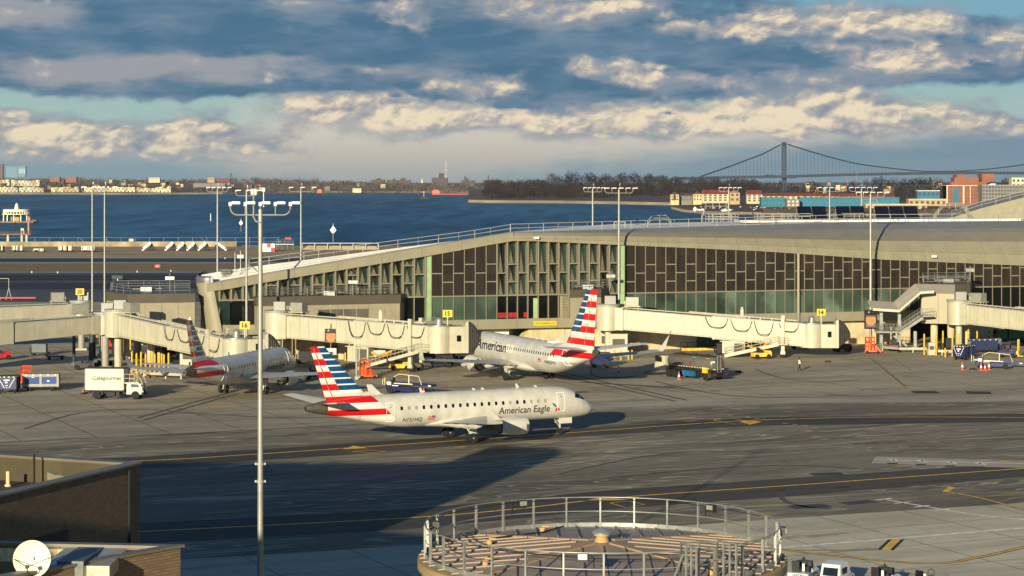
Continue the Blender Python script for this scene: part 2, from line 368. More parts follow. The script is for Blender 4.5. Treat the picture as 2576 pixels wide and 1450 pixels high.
stripe('taxi_line', smooth_path(gl([(-300, 1186), (356, 1160), (646, 1143), (870, 1128), (1398, 1092), (1700, 1070), (1900, 1058), (2200, 1050), (2576, 1051), (3100, 1058)])), .36, m_yel, border=.3)
stripe('taxi_line', smooth_path(gl([(-300, 1376), (365, 1338), (1000, 1305), (1290, 1282), (1560, 1252), (2000, 1221), (2576, 1179), (3000, 1150)])), .38, m_yel, border=.34)
stripe('stand_line', gl([(1958, 1379), (2576, 1329), (2800, 1311)]), .42, m_paint)
stripe('stand_line', smooth_path(gl([(1900, 1372), (2060, 1395), (2330, 1418), (2460, 1403), (2576, 1377), (2900, 1300)])), .3, m_yel, border=.25)
stripe('stand_line', gl([(1980, 1385), (2220, 1384)]), .12, m_yel, border=.2); stripe('lead_in_bar', gl([(2228, 1384), (2256, 1357)]), .62, m_yel, border=.5)
stripe('stand_line', gl([(2392, 1226), (2372, 1223)]), .15, m_yel); stripe('lead_in_bar', gl([(2378, 1238), (2394, 1226)]), .55, m_yel); stripe('stand_line', gl([(2376, 1221), (2432, 1222)]), .16, m_yel)
stripe('stand_line', smooth_path(gl([(2380, 1238), (2450, 1250), (2530, 1270), (2600, 1290)])), .28, m_yel, border=.2)
stripe('stand_line', gl([(2470, 1250), (2600, 1240)]), .16, m_yel, border=.16)
stripe('stand_line', smooth_path(gl([(2230, 1258), (2330, 1275), (2430, 1292), (2576, 1308), (2700, 1318)])), .3, m_paint)
for (x, y) in ((2222, 1257), (2268, 1266), (2316, 1275), (2368, 1284)): stripe('cross_bar', gl([(x-18, y+2), (x+22, y-3)]), .3, m_paint, .02)
stripe('stand_line', gl([(2110, 1271), (2200, 1265)]), .16, m_yel, border=.1); stripe('stand_line', gl([(1880, 1294), (1945, 1289)]), .16, m_yel, border=.1)
stripe('stand_line', gl([(2250, 1159), (2576, 1167)]), .28, m_paint)
for x, y in ((2248, 1158), (2320, 1161), (2393, 1164), (2466, 1167)):
    stripe('spot_mark', gl([(x-9, y+.2), (x+9, y-.2)]), 1.6, m_paint, .018); stripe('spot_mark', gl([(x-3, y), (x+3, y)]), 1.0, m_blackp, .022); stripe('spot_mark', gl([(x-16, y+9), (x+10, y+9)]), .8, m_blackp, .018)
def outline(pts, w, mat): stripe('hold_box', gl(pts+[pts[0]]), w, mat, .018)
outline([(886, 1137), (928, 1133), (970, 1136), (938, 1140)], .18, m_yel); sheet('hold_triangle', gl([(862, 1131), (890, 1122), (925, 1128)]), .018, m_yel)
outline([(1795, 1058), (1838, 1053), (1895, 1062), (1850, 1068)], .16, m_yel); sheet('hold_triangle', gl([(1860, 1061), (1888, 1058), (1915, 1062), (1886, 1069)]), .018, m_yel)
sheet('hold_triangle', gl([(1480, 1259), (1515, 1250), (1580, 1258), (1540, 1260)]), .018, m_yel); outline([(1535, 1266), (1580, 1261), (1622, 1270), (1575, 1278)], .16, m_yel)
outline([(2510, 1162), (2550, 1157), (2620, 1162), (2570, 1168)], .16, m_yel)
for (x, y) in ((1838, 1047), (1860, 1049), (1882, 1051), (1904, 1054), (1975, 1066), (2000, 1069), (2025, 1072), (2050, 1077)): stripe('hold_dash', gl([(x-6, y-.6), (x+6, y+.6)]), .26, m_yel, .022)
# stand lead-in lines on the far apron
for a, c, w in (((2195, 905), (2278, 973), .35), ((2250, 905), (2292, 932), .2), ((1745, 1045), (1690, 1010), .1)): stripe('stand_line', gl([a, c]), w, M('faded_yellow', (140, 112, 52), .8, var=.4, scale=1.2))
stripe('stop_bar', gl([(2255, 974), (2318, 976)]), .5, m_yel)
for a, c in (((345, 1052), (590, 985)), ((360, 1058), (600, 990)), ((1230, 905), (1700, 1010)), ((1265, 905), (1730, 1008))): stripe('tyre_track', gl([a, c]), .5, M('rubber_mark', (78, 70, 60), .9, var=.3, scale=.8), .01)
for a, c in (((520, 1018), (600, 1016)), ((515, 1026), (590, 1022)), ((1700, 1055), (1750, 1050))): stripe('stand_line', gl([a, c]), .3, m_yel)
for a, c in (((2295, 987), (2360, 987)), ((2431, 988), (2493, 989))): stripe('patch_repair', gl([a, c]), 3.2, m_wear, .012)
m_rub = M('rubber_mark', (78, 70, 60))
for pts, w in (([(2010, 1236), (1975, 1243), (1966, 1252), (1985, 1266), (2030, 1276), (2090, 1280)], .5), ([(1500, 1075), (1600, 1066), (1720, 1062), (1850, 1075)], .3), ([(1560, 1200), (1800, 1178), (2000, 1172), (2160, 1180)], .35), ([(500, 1040), (700, 1052), (900, 1050)], .35), ([(1900, 930), (1960, 950), (2060, 962), (2160, 956)], .35), ([(1650, 960), (1760, 985), (1900, 1000), (2100, 1000)], .4), ([(60, 1080), (200, 1040), (360, 1030), (520, 1045)], .35), ([(1400, 1195), (1560, 1160), (1700, 1140), (1900, 1136)], .3)):
    stripe('tyre_track', smooth_path(gl(pts)), w, m_rub, .024)
for pts, w in (([(700, 1150), (760, 1148)], 1.2), ([(2040, 1195), (2120, 1192)], 1.6), ([(1990, 1278), (2080, 1272)], 1.8), ([(2120, 1268), (2200, 1262)], 1.6), ([(1460, 962), (1700, 976)], 1.0), ([(1370, 992), (1480, 986)], 1.2)):
    stripe('oil_stain', smooth_path(gl(pts)), w, M('oil_stain', (64, 58, 50), .6, var=.4, scale=.8), .024)
# expansion joint lines between concrete and asphalt
stripe('pavement_joint', gl([(-300, 1128), (0, 1113), (520, 1089), (1000, 1062), (1500, 1031)]), .22, m_blackp, .012)
stripe('pavement_joint', gl([(1500, 1027), (2000, 1015), (2576, 1011)]), .2, m_blackp, .012)
# water
def water_mat():
    m = bpy.data.materials.new('bay_water'); m.use_nodes = True; nt = m.node_tree; b = NB(nt); p = nt.nodes['Principled BSDF']
    co = b.new('ShaderNodeTexCoord').outputs['Object']
    q = b.mapping(co, scale=(.06, 1, 1)); n = b.noise(b.mapping(co, scale=(.3, .035, 1)), .02, 6, .6, .5); n2 = b.noise(b.mapping(co, scale=(.5, .06, 1)), .12, 6, .65)
    col = b.mix(b.step(b.add(b.mul(n, .5), b.mul(n2, .5)), .36, .66), S(18, 62, 96), S(64, 118, 148))
    wc = b.noise(b.mapping(co, scale=(.6, .08, 1), loc=(5, 9, 1)), .25, 5, .7); col = b.mix(b.mul(b.step(wc, .70, .80), .6), col, S(130, 160, 182))
    nt.links.new(col, p.inputs['Base Color']); p.inputs['Roughness'].default_value = .55; p.inputs['Specular IOR Level'].default_value = .12
    bp = b.new('ShaderNodeBump'); bp.inputs['Strength'].default_value = .8; bp.inputs['Distance'].default_value = .6
    nt.links.new(b.noise(b.mapping(co, scale=(.35, .6, 1)), .5, 5, .65), bp.inputs['Height']); nt.links.new(bp.outputs[0], p.inputs['Normal'])
    return m
WZ = -4.0
sheet('water', [(-6000, SHORE-2), (6000, SHORE-2), (6000, 16000), (-6000, 16000)], WZ, water_mat())
b = MB(); b.hexa([(-700, SHORE, WZ-1), (700, SHORE, WZ-1), (700, SHORE-.5, WZ-1), (-700, SHORE-.5, WZ-1)], [(-700, SHORE, .0), (700, SHORE, .0), (700, SHORE-.5, .0), (-700, SHORE-.5, .0)])
struct(b.build('sea_wall', M('sea_wall_stone', (128, 118, 100), .9, var=.3)))
# far land: each piece a low hill with a real depth; front shoreline traced as a survey of distances
m_land = ground_mat('shore_land', (74, 60, 48), (98, 82, 64), (56, 46, 38), rot=0.0); m_sand = M('sand', (176, 156, 122), .95, var=.2, scale=.02); m_rock = M('shore_rock', (60, 54, 46), .95, var=.3, scale=.05)
def land(name, front, zs, depth, mat, beach=1.6):
    """front: (px, waterline row); zs: crest height above the apron along it"""
    b = MB(); r0, r1, r2, r3 = [], [], [], []
    for (px, y), zc in zip(front, zs):
        p = G(px, y, WZ); d = Vector((p.x, p.y, 0)).normalized()
        r0.append(Vector((p.x, p.y, WZ-.5))); q = p+d*18; r1.append(Vector((q.x, q.y, WZ+beach*2))); q = p+d*(depth*.25); r2.append(Vector((q.x, q.y, WZ+beach*2+(zc-WZ)*.35))); q = p+d*depth; r3.append(Vector((q.x, q.y, zc)))
    b.loft([r0, r1], False, False, 1, closed=False); b.loft([r1, r2, r3], False, False, 0, closed=False)
    return struct(b.build(name, [mat, m_sand], fix=False))
LEFT = [(-400, 489), (0, 489.5), (300, 490), (560, 489), (700, 485.5), (900, 485), (1090, 485.5), (1200, 486.5), (1330, 487), (1700, 484)]
land('far_shore', LEFT, [17, 16, 15, 14, 13, 14, 11, 10, 9, 9], 1500, m_land)
land('wooded_point', [(1178, 509.5), (1230, 511), (1400, 512), (1560, 514.5), (1720, 518), (1760, 524), (1990, 528), (2576, 528), (3000, 528)], [6, 7, 9, 9, 8, 6, 6, 6, 6], 1400, m_land)
land('marina_shore', [(1688, 526), (1720, 534), (1760, 538), (1900, 541), (2020, 545), (2200, 545), (2440, 541), (2700, 538), (3200, 538)], [.5, 1, 1.5, 2, 2, 2, 3, 4, 4], 420, m_land, beach=1.0)
land('distant_shore', [(1500, 474), (1900, 470), (2100, 468), (2400, 468), (2900, 468)], [8, 8, 8, 8, 8], 1200, m_land)
# ================================================================ concourse
FU = Vector((.9490, .3153, 0)); FNR = Vector((.3153, -.9490, 0)); F0 = Vector((-15.7, 319.3, 0))
def F(t, z=0.0, off=0.0): p = F0+FU*t+FNR*off; return Vector((p.x, p.y, z))
def T(px): k = (px-CX)/FP; return (k*F0.y-F0.x)/(FU.x-FU.y*k)
def interp(x, tab):
    if x <= tab[0][0]: return tab[0][1]
    for (a, va), (c, vc) in zip(tab[:-1], tab[1:]):
        if x <= c: return va+(vc-va)*(x-a)/(c-a)
    return tab[-1][1]
ZW = [(T(545), 10.05), (T(668), 11.2), (T(1085), 14.75), (T(1285), 16.75), (T(1310), 16.8), (T(1920), 14.8), (T(2214), 13.3), (T(2576), 12.0), (T(3000), 10.8)]
ZF = [(T(520), 11.0), (T(640), 12.1), (T(1000), 15.35), (T(1290), 18.0)]
m_metal = M('concourse_panel', (146, 138, 114), .5, .15, var=.05, scale=.5, spec=.5, bump=.02)
m_roofg = M('concourse_roof', (146, 140, 126), .42, .2, var=.05, scale=.4)
m_white = M('white_membrane', (232, 226, 214), .6, var=.08, scale=.3)
m_mull = M('mullion', (140, 132, 110), .5, .2, var=.04)
m_brown = M('brown_cladding', (42, 34, 28), .4, .1, var=.12, scale=.8, stretch=(4, 4, .2), spec=.4)
def brown_mat():
    m = m_brown; nt = m.node_tree; b = NB(nt); p = nt.nodes['Principled BSDF']; co = b.new('ShaderNodeTexCoord').outputs['Object']; x, y, z = b.xyz(co)
    u = b.m('FLOOR', b.mul(b.add(b.mul(x, .949), b.mul(y, .3153)), 1/1.66)); w = b.new('ShaderNodeTexWhiteNoise'); nt.links.new(b.vec(u, b.m('FLOOR', b.mul(z, .42))), w.inputs[0])
    old = p.inputs['Base Color'].links[0].from_socket; nt.links.new(b.mix(b.mul(w.outputs[0], .4), old, S(66, 55, 44)), p.inputs['Base Color'])
brown_mat()
m_fin = M('facade_fin', (150, 142, 120), .55, .1, var=.06, scale=1.2)
def glass_mat(name, c, rough=.08, var=.3):
    m = bpy.data.materials.new(name); m.use_nodes = True; nt = m.node_tree; b = NB(nt); p = nt.nodes['Principled BSDF']
    co = b.new('ShaderNodeTexCoord').outputs['Object']; n = b.noise(co, .22, 3, .5)
    nt.links.new(b.mix(b.step(n, .35, .65), S(*[x*(1-var) for x in c]), S(*[min(255, x*(1+var)) for x in c])), p.inputs['Base Color'])
    p.inputs['Roughness'].default_value = rough; p.inputs['Specular IOR Level'].default_value = .5; return m
m_green = glass_mat('green_glass', (62, 76, 64), .16, .16); m_dkglass = glass_mat('dark_glass', (26, 44, 38), .06, .35); m_black = glass_mat('interior_glass', (9, 11, 11), .05, .5)
m_ltgreen = M('pale_green_glass', (150, 176, 128), .3, var=.1)
m_conc = M('fair_concrete', (196, 176, 134), .85, var=.16, scale=.5, streak=.4)
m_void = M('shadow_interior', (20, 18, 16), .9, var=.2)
m_steel = M('galvanised', (158, 158, 150), .4, .5, var=.1, scale=2.0)
m_railw = M('pale_rail', (176, 172, 160), .5, .1, var=.04)
TEND = T(2760); TL = T(552)
con = thing('airport_concourse', 'long beige airport concourse with sloping roof and staggered brown and glass facade bays', 'building', (0, 0, 0))
MOD = 1.66
def mods(px0, px1): a, c = T(px0), T(px1); n = max(1, round((c-a)/MOD)); return [a+(c-a)*i/n for i in range(n+1)]
ZT, ZB, ZS = 8.7, 5.2, 3.75          # transom, glass bottom, slab bottom
zw = lambda t: interp(t, ZW); zf = lambda t: interp(t, ZF)
# slab band, plinth wall
b = MB(); ts = [T(560)]+[T(x) for x in range(700, 2701, 100)]
for a, c in zip(ts[:-1], ts[1:]): b.hexa([F(a, ZS, .25), F(c-.03, ZS, .25), F(c-.03, ZS, -6), F(a, ZS, -6)], [F(a, ZB, .25), F(c-.03, ZB, .25), F(c-.03, ZB, -6), F(a, ZB, -6)])
b.build('floor_band', m_metal, con)
b = MB()
for x0, x1 in ((640, 1225), (1425, 1640), (1640, 1760), (1830, 2100), (2100, 2300), (2440, 2760)):
    b.hexa([F(T(x0), 0, -1.2), F(T(x1), 0, -1.2), F(T(x1), 0, -4), F(T(x0), 0, -4)], [F(T(x0), ZS, -1.2), F(T(x1), ZS, -1.2), F(T(x1), ZS, -4), F(T(x0), ZS, -4)])
b.hexa([F(T(1290), 0, -1.0), F(T(1425), 0, -1.0), F(T(1425), 0, -3), F(T(1290), 0, -3)], [F(T(1340), ZS, -1.0), F(T(1425), ZS, -1.0), F(T(1425), ZS, -3), F(T(1340), ZS, -3)])
b.build('plinth_wall', m_conc, con)
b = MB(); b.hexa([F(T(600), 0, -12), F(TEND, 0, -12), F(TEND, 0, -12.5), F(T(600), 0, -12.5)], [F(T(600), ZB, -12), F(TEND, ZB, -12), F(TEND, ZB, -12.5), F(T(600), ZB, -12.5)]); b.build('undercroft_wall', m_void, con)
b = MB()
for x in (1760, 1830): pass
b.hexa([F(T(1760), 0, -1.6), F(T(1830), 0, -1.6), F(T(1830), 0, -1.9), F(T(1760), 0, -1.9)], [F(T(1760), ZS, -1.6), F(T(1830), ZS, -1.6), F(T(1830), ZS, -1.9), F(T(1760), ZS, -1.9)])
b.build('service_door', M('door_grey', (84, 76, 66), .6), con)
# brown staggered cladding
def brown(px0, px1, hi, lo, phase=0):
    ms = mods(px0, px1); bp = MB(); bm_ = MB(); rows = [ZT+.12]
    for i, (a, c) in enumerate(zip(ms[:-1], ms[1:])):
        top0, top1 = zw(a)-.02, zw(c)-.02
        bp.add([F(a, ZT, 0), F(c, ZT, 0), F(c, top1, 0), F(a, top0, 0)], [(0, 1, 2, 3)])
        for zt in ((hi, lo) if (i+phase) % 2 == 0 else ((hi+lo)/2,)):
            if zt < min(top0, top1)-.3: bm_.hexa([F(a+.06, zt, .10), F(c-.06, zt, .10), F(c-.06, zt, .01), F(a+.06, zt, .01)], [F(a+.06, zt+.15, .10), F(c-.06, zt+.15, .10), F(c-.06, zt+.15, .01), F(a+.06, zt+.15, .01)])
    for a in ms:
        w = .045
        bm_.hexa([F(a-w, ZB, .13), F(a+w, ZB, .13), F(a+w, ZB, .0), F(a-w, ZB, .0)], [F(a-w, zw(a), .13), F(a+w, zw(a), .13), F(a+w, zw(a), .0), F(a-w, zw(a), .0)])
    bm_.hexa([F(ms[0], ZT-.09, .11), F(ms[-1], ZT-.09, .11), F(ms[-1], ZT-.09, .01), F(ms[0], ZT-.09, .01)], [F(ms[0], ZT+.09, .11), F(ms[-1], ZT+.09, .11), F(ms[-1], ZT+.09, .01), F(ms[0], ZT+.09, .01)])
    bp.build('cladding_panels', m_brown, con); bm_.build('mullion_grid', m_mull, con); return ms
ms1 = brown(1085, 1250, 13.3, 10.7, 1); ms2 = brown(1572, 2700, 12.9, 10.35, 0)
# lower glazing, one window per bay
def window(a, c, z0, z1, mat, off=-.06, name='window', inset=0.0):
    b = MB(); b.hexa([F(a, z0, off), F(c, z0, off), F(c, z0, off-.08), F(a, z0, off-.08)], [F(a, z1, off), F(c, z1, off), F(c, z1, off-.08), F(a, z1, off-.08)]); return b.build(name, mat, con)
for a, c in zip(ms1[:-1], ms1[1:]): window(a, c, ZB, ZT-.09, m_green)
GV = [m_green, glass_mat('green_glass_pale', (76, 90, 76), .1, .3), glass_mat('green_glass_deep', (50, 64, 54), .1, .3)]; rg = random.Random(4)  # random pane tints imitate sky reflection differing from pane to pane
for i, (a, c) in enumerate(zip(ms2[:-1], ms2[1:])):
    x = a; window(a, c, ZB, ZT-.09, m_black if x > T(2425) else GV[rg.choice((0, 0, 1, 2))])
# sawtooth bays: an angled fin and a recessed pane in each, with staggered sills
def saw(px0, px1, z0, stag, lower=None, phase=0):
    ms = mods(px0, px1); g = MB()
    for i, (a, c) in enumerate(zip(ms[:-1], ms[1:])):
        ta, tc = zw(a), zw(c); lv = [z0]
        if stag:
            hi = [z for z in ((13.3, 10.7) if (i+phase) % 2 == 0 else (12.0,)) if z < min(ta, tc)-.5]
            lv += sorted(hi)
        lv.append(None); f = MB()
        for j in range(len(lv)-1):
            zb_ = lv[j]; z1a, z1c = (ta, tc) if lv[j+1] is None else (lv[j+1], lv[j+1])
            # the fin leans across its bay: wide at the sill, narrow at the head
            f.add([F(a+.10, zb_, -.02), F(a+(c-a)*.74, zb_, -.85), F(a+(c-a)*.38, z1a+(z1c-z1a)*.38, -.85), F(a+.10, z1a, -.02)], [(0, 1, 2, 3)])
            f.add([F(a+(c-a)*.74, zb_, -.85), F(a+(c-a)*.76, zb_, -.91), F(a+(c-a)*.40, z1a+(z1c-z1a)*.40, -.91), F(a+(c-a)*.38, z1a+(z1c-z1a)*.38, -.85)], [(0, 1, 2, 3)])
            if j > 0: g.hexa([F(a+.1, zb_-.08, .06), F(c-.08, zb_-.08, .06), F(c-.08, zb_-.08, -.9), F(a+.1, zb_-.08, -.9)], [F(a+.1, zb_+.08, .06), F(c-.08, zb_+.08, .06), F(c-.08, zb_+.08, -.9), F(a+.1, zb_+.08, -.9)])
        f.build('facade_fin', m_fin, con, fix=False)
        w = MB(); w.add([F(a, z0, -.92), F(c, z0, -.92), F(c, tc, -.92), F(a, ta, -.92)], [(0, 1, 2, 3)]); w.build('window', m_dkglass if i % 5 else m_black, con, fix=False)
    for a in ms:
        w = .10
        g.hexa([F(a-w, z0, .10), F(a+w, z0, .10), F(a+w, z0, -.9), F(a-w, z0, -.9)], [F(a-w, zw(a), .10), F(a+w, zw(a), .10), F(a+w, zw(a), -.9), F(a-w, zw(a), -.9)])
    g.hexa([F(ms[0], z0-.1, .11), F(ms[-1], z0-.1, .11), F(ms[-1], z0-.1, -.9), F(ms[0], z0-.1, -.9)], [F(ms[0], z0+.1, .11), F(ms[-1], z0+.1, .11), F(ms[-1], z0+.1, -.9), F(ms[0], z0+.1, -.9)])
    g.build('bay_frame', m_mull, con)
    return ms
msA = saw(552, 1070, ZT, True); msB = saw(1250, 1558, ZT, True, phase=1)
for px0, px1 in ((1070, 1085), (1558, 1572)):
    b = MB(); b.hexa([F(T(px0), ZB, -.1), F(T(px1), ZB, -.1), F(T(px1), ZB, -.3), F(T(px0), ZB, -.3)], [F(T(px0), zw(T(px0)), -.1), F(T(px1), zw(T(px1)), -.1), F(T(px1), zw(T(px1)), -.3), F(T(px0), zw(T(px0)), -.3)]); b.build('corner_glass', m_ltgreen, con)
mg = MB()
for i, (a, c) in enumerate(zip(msA[:-1], msA[1:])):
    window(a, c, ZB, ZT-.1, m_black if i > 2 else m_dkglass, -.3)
for i, (a, c) in enumerate(zip(msB[:-1], msB[1:])):
    if c < T(1440): window(a, c, ZB, ZT-.1, m_black if c < T(1412) else m_fin, -.3)
for a in msA+msB: mg.hexa([F(a-.05, ZB, .08), F(a+.05, ZB, .08), F(a+.05, ZB, -.3), F(a-.05, ZB, -.3)], [F(a-.05, ZT-.1, .08), F(a+.05, ZT-.1, .08), F(a+.05, ZT-.1, -.3), F(a-.05, ZT-.1, -.3)])
mg.build('mullion_grid', m_mull, con)
b = MB()
for k in range(14): z = ZB+.15+k*.235; b.hexa([F(T(1414), z, .02), F(T(1438), z, .02), F(T(1438), z, -.2), F(T(1414), z, -.2)], [F(T(1414), z+.1, -.05), F(T(1438), z+.1, -.05), F(T(1438), z+.1, -.25), F(T(1414), z+.1, -.25)])
b.build('louvre', m_fin, con)
b = MB(); b.hexa([F(T(1343), ZB, -.28), F(T(1357), ZB, -.28), F(T(1357), ZB, -.29), F(T(1343), ZB, -.29)], [F(T(1343), ZT-.5, -.26), F(T(1357), ZT-.5, -.26), F(T(1357), ZT-.5, -.27), F(T(1343), ZT-.5, -.27)]); b.build('column_cover', m_ltgreen, con)
b = MB()
for t in (T(1256), T(1268), T(1284), T(1298), T(1325)): b.box(F(t, ZB+.55, -.2), (.8, .1, .75), .32)
b.build('seat_row', M('red_seat', (150, 30, 30), .6), con)
# fascia and sloped white roof of the low end, up to the peak
ts = [T(x) for x in (520, 560, 640, 740, 850, 960, 1060, 1160, 1240, 1290)]
rk = lambda t: .02+.98*max(0.0, min(1.0, (T(1190)-t)/(T(1190)-T(600))))
b = MB(); rf = MB()
for a, c in zip(ts[:-1], ts[1:]):
    g_ = .03
    b.hexa([F(a, zw(a), .3), F(c-g_, zw(c), .3), F(c-g_, zw(c), -.95), F(a, zw(a), -.95)], [F(a, zf(a), .3), F(c-g_, zf(c), .3), F(c-g_, zf(c), -.95), F(a, zf(a), -.95)])
    rf.add([F(a, zf(a)-.1, -.95), F(c, zf(c)-.1, -.95), F(c, zf(c)+rk(c)*1.2, -1-rk(c)*3), F(a, zf(a)+rk(a)*1.2, -1-rk(a)*3), F(c, 0, -2-rk(c)*3.5), F(a, 0, -2-rk(a)*3.5)], [(0, 1, 2, 3), (3, 2, 4, 5)])
b.build('fascia', m_metal, con); rf.build('sloped_roof', m_white, con)
b = MB()
for a, c in zip(ts[:-1], ts[1:]): b.hexa([F(a, zf(a)+.005, .36), F(c, zf(c)+.005, .36), F(c, zf(c)+.005, -1.0), F(a, zf(a)+.005, -1.0)], [F(a, zf(a)+.12, .36), F(c, zf(c)+.12, .36), F(c, zf(c)+.12, -1.0), F(a, zf(a)+.12, -1.0)])
b.build('coping', m_roofg, con)
b = MB()
for u in (.35, .7): b.tube([F(t, zf(t)+rk(t)*1.2*u, -.95-rk(t)*3*u) for t in ts[1:]], .035, 4)
b.rail([F(t, zf(t)+rk(t)*1.2, -1-rk(t)*3) for t in ts[2:]], 1.15, .04, 2.6)
b.build('roof_railing', m_railw, con)
# rounded shoulder of the long part: lower lip, curved panel face, crease, flat roof
tr = [T(x) for x in (1290, 1340, 1420, 1500, 1580, 1660, 1740, 1820, 1900, 1980, 2060, 2140, 2220, 2300, 2380, 2460, 2540, 2620, 2760)]
def sec(t):
    u = max(0.0, min(1.0, (t-tr[0])/(T(2214)-tr[0]))); bk = .3+5.2*u; zl = zw(t); zc = 18.0-.7*u; ze = 18.0+.9*u
    pts = [(.3, zl), (.3, zl+.12), (.3-.10*bk, zl+(zc-zl)*.34), (.3-.36*bk, zl+(zc-zl)*.72), (.3-bk, zc), (.3-bk-.9*(1+u), zc+(ze-zc)*.35+.05), (-1.2-12.0*u, ze)]
    bkd = -3-30*min(1.0, u*2.2); return [F(t, z, o) for o, z in pts]+[F(t, ze, min(bkd, -2.6-12.0*u)), F(t, 0, min(bkd, -2.6-12.0*u)-.5)]
b = MB(); rings = [sec(t) for t in tr]; n = len(rings[0])
for j in range(len(rings)-1):
    for i in range(n-1): b.add([rings[j][i], rings[j+1][i], rings[j+1][i+1], rings[j][i+1]], [(0, 1, 2, 3)], 0 if i < 4 else (1 if i < 6 else 2))
b.build('curved_roof_shell', [m_metal, m_roofg, m_white], con, smooth=35)
b = MB()                                                # panel seams
def secp(t, k): return sec(t)[k]
for k, dz in ((2, .02), (3, .02)):
    for t0, t1 in zip(tr[:-1], tr[1:]): b.beam(secp(t0, k)+FNR*.02, secp(t1, k)+FNR*.02, .05, .07)
for i in range(int((tr[-1]-tr[0])/3.32)):
    t = tr[0]+i*3.32; s_ = sec(t)
    for q0, q1 in zip(s_[1:4], s_[2:5]): b.beam(q0+FNR*.02, q1+FNR*.02, .05, .04)
b.build('panel_seam', M('seam_dark_tan', (120, 112, 92), .6), con)  # seam strips in a darker tan than the panels
b = MB(); b.rail([secp(t, 6)+Vector((0, 0, .02)) for t in tr], 1.2, .045, 3.3); b.build('roof_railing', m_railw, con)
b = MB()
for t in tr[9:-1]: b.hexa([F(t, 18.9, -16), F(t+6, 18.9, -16), F(t+6, 18.9, -20), F(t, 18.9, -20)], [F(t, 19.25, -16), F(t+6, 19.25, -16), F(t+6, 19.25, -20), F(t, 19.25, -20)])
b.build('roof_upstand', m_white, con)
# rounded end of the pier
def endring(z, lean):
    s = -lean*(z-ZS)*.20; o = []
    for k in range(9):
        a = R(90*k/8); o.append(F(T(560)+s-2.0*math.sin(a), z, .3-2.0*(1-math.cos(a))))
    o += [F(T(560)+s-.5, z, -9), F(T(560)+s+2.2, z, -18), F(T(560)+6, z, -22), F(T(560)+3, z, -1.2), F(T(562), z, -1.2)]
    return o
b = MB(); b.loft([endring(z, 1) for z in (ZS, 5.2, 7, 9, 10.4, 11.2)]); e = b.build('rounded_end', m_metal, con, smooth=40)
b = MB(); arc = lambda z, k: [p+Vector((.10, .05, 0))*k for p in endring(z, 1)[1:11]]
b.loft([arc(11.0, 0), arc(11.6, .2), arc(12.0, 1.4), arc(12.2, 4)], False, False, closed=False); b.loft([arc(11.0, 4), arc(12.1, 6)], False, False, closed=False); b.build('rounded_parapet', M('shell_shade_grey', (104, 104, 106), .4, .3, var=.05), con, smooth=40, fix=False)  # grey darkened so the parapet looks turned from the sun
b = MB(); t0 = T(556)
for i in range(6): b.hexa([F(t0+.6, 11.4+i*.28, -2-i*.1), F(t0+1.9, 11.4+i*.28, -2-i*.1), F(t0+1.9, 11.4+i*.28, -5), F(t0+.6, 11.4+i*.28, -5)], [F(t0+.6, 11.56+i*.28, -2-i*.1), F(t0+1.9, 11.56+i*.28, -2-i*.1), F(t0+1.9, 11.56+i*.28, -5), F(t0+.6, 11.56+i*.28, -5)])
for dx in (2.6, 3.4, 4.4): b.cyl(F(t0+dx, 11.4, -3), F(t0+dx, 14.6+dx*.3, -3), .05, n=5)
b.box(F(t0+3.4, 14.8, -3), (.9, .5, .5)); b.tube([F(t0+2.8, 12, -2), F(t0+4.5, 13.6, -2.5), F(t0+6, 12.4, -2)], .06, 5); b.build('roof_screen', m_steel, con)
# end windows on the angled frame
for i, (x0, x1, z0, z1) in enumerate(((546, 577, 5.3, 8.5), (580, 612, 5.2, 8.5), (615, 641, 5.2, 8.5))):
    s0 = .0; a, c = T(x0), T(x1); off = .36; b = MB()
    b.hexa([F(a+(1.1 if i == 0 else 0), z0, off), F(c, z0, off), F(c, z0, off-.1), F(a+(1.1 if i == 0 else 0), z0, off-.1)], [F(a, z1, off), F(c, z1, off), F(c, z1, off-.1), F(a, z1, off-.1)]); b.build('window', m_black if i else m_dkglass, con)
b = MB()
for sx in (T(545), T(2405)): pass
b.build('x', m_mull, con) if False else None
# expansion joint posts, roof cameras
b = MB(); b.cyl(F(T(2005), 0.0, .5), F(T(2005), 14.4, .5), .24, n=10); b.build('downpipe', m_mull, con)
b = MB()
for x, z in ((1346, 17.2), (2345, 13.7)): b.box(F(T(x), z, .62), (.7, .5, .35), .32); b.beam(F(T(x), z, .25), F(T(x), z+.1, .6), .12, .12)
b.build('camera_housing', m_white, con)
for x0, x1 in ((1912, 1972), (2040, 2110), (2130, 2160), (2250, 2300)): b = MB(); b.rail([F(T(x0), 18.95, -17), F(T(x1), 18.95, -17), F(T(x1), 18.95, -21), F(T(x0), 18.95, -21), F(T(x0), 18.95, -17)], 1.3, .05, 1.6, 2); b.build('roof_walkway', m_railw, con)
b = MB(); b.rail([F(T(1908), 18.95, -22), F(T(1920), 21.0, -22), F(T(1972), 21.0, -22), F(T(1985), 18.95, -22)], 1.0, .05, 1.2, 1); b.build('roof_walkway', m_railw, con)
b = MB(); b.rail([F(T(2350), 18.95, -26), F(T(2362), 21.5, -26), F(T(2400), 21.5, -26), F(T(2410), 18.95, -26)], 1.0, .05, 1.2, 1); b.build('roof_walkway', m_railw, con)
b = MB(); b.rail([F(T(1710), 18.4, -13), F(T(1722), 19.3, -13), F(T(1758), 19.3, -13), F(T(1770), 18.4, -13)], .9, .05, 1.2, 1); b.build('roof_walkway', m_railw, con)
b = MB(); b.rail([F(T(1620), 18.3, -12.5), F(T(1648), 18.3, -12.5)], .9, .07, 1.2, 1); b.build('roof_walkway', m_railw, con)
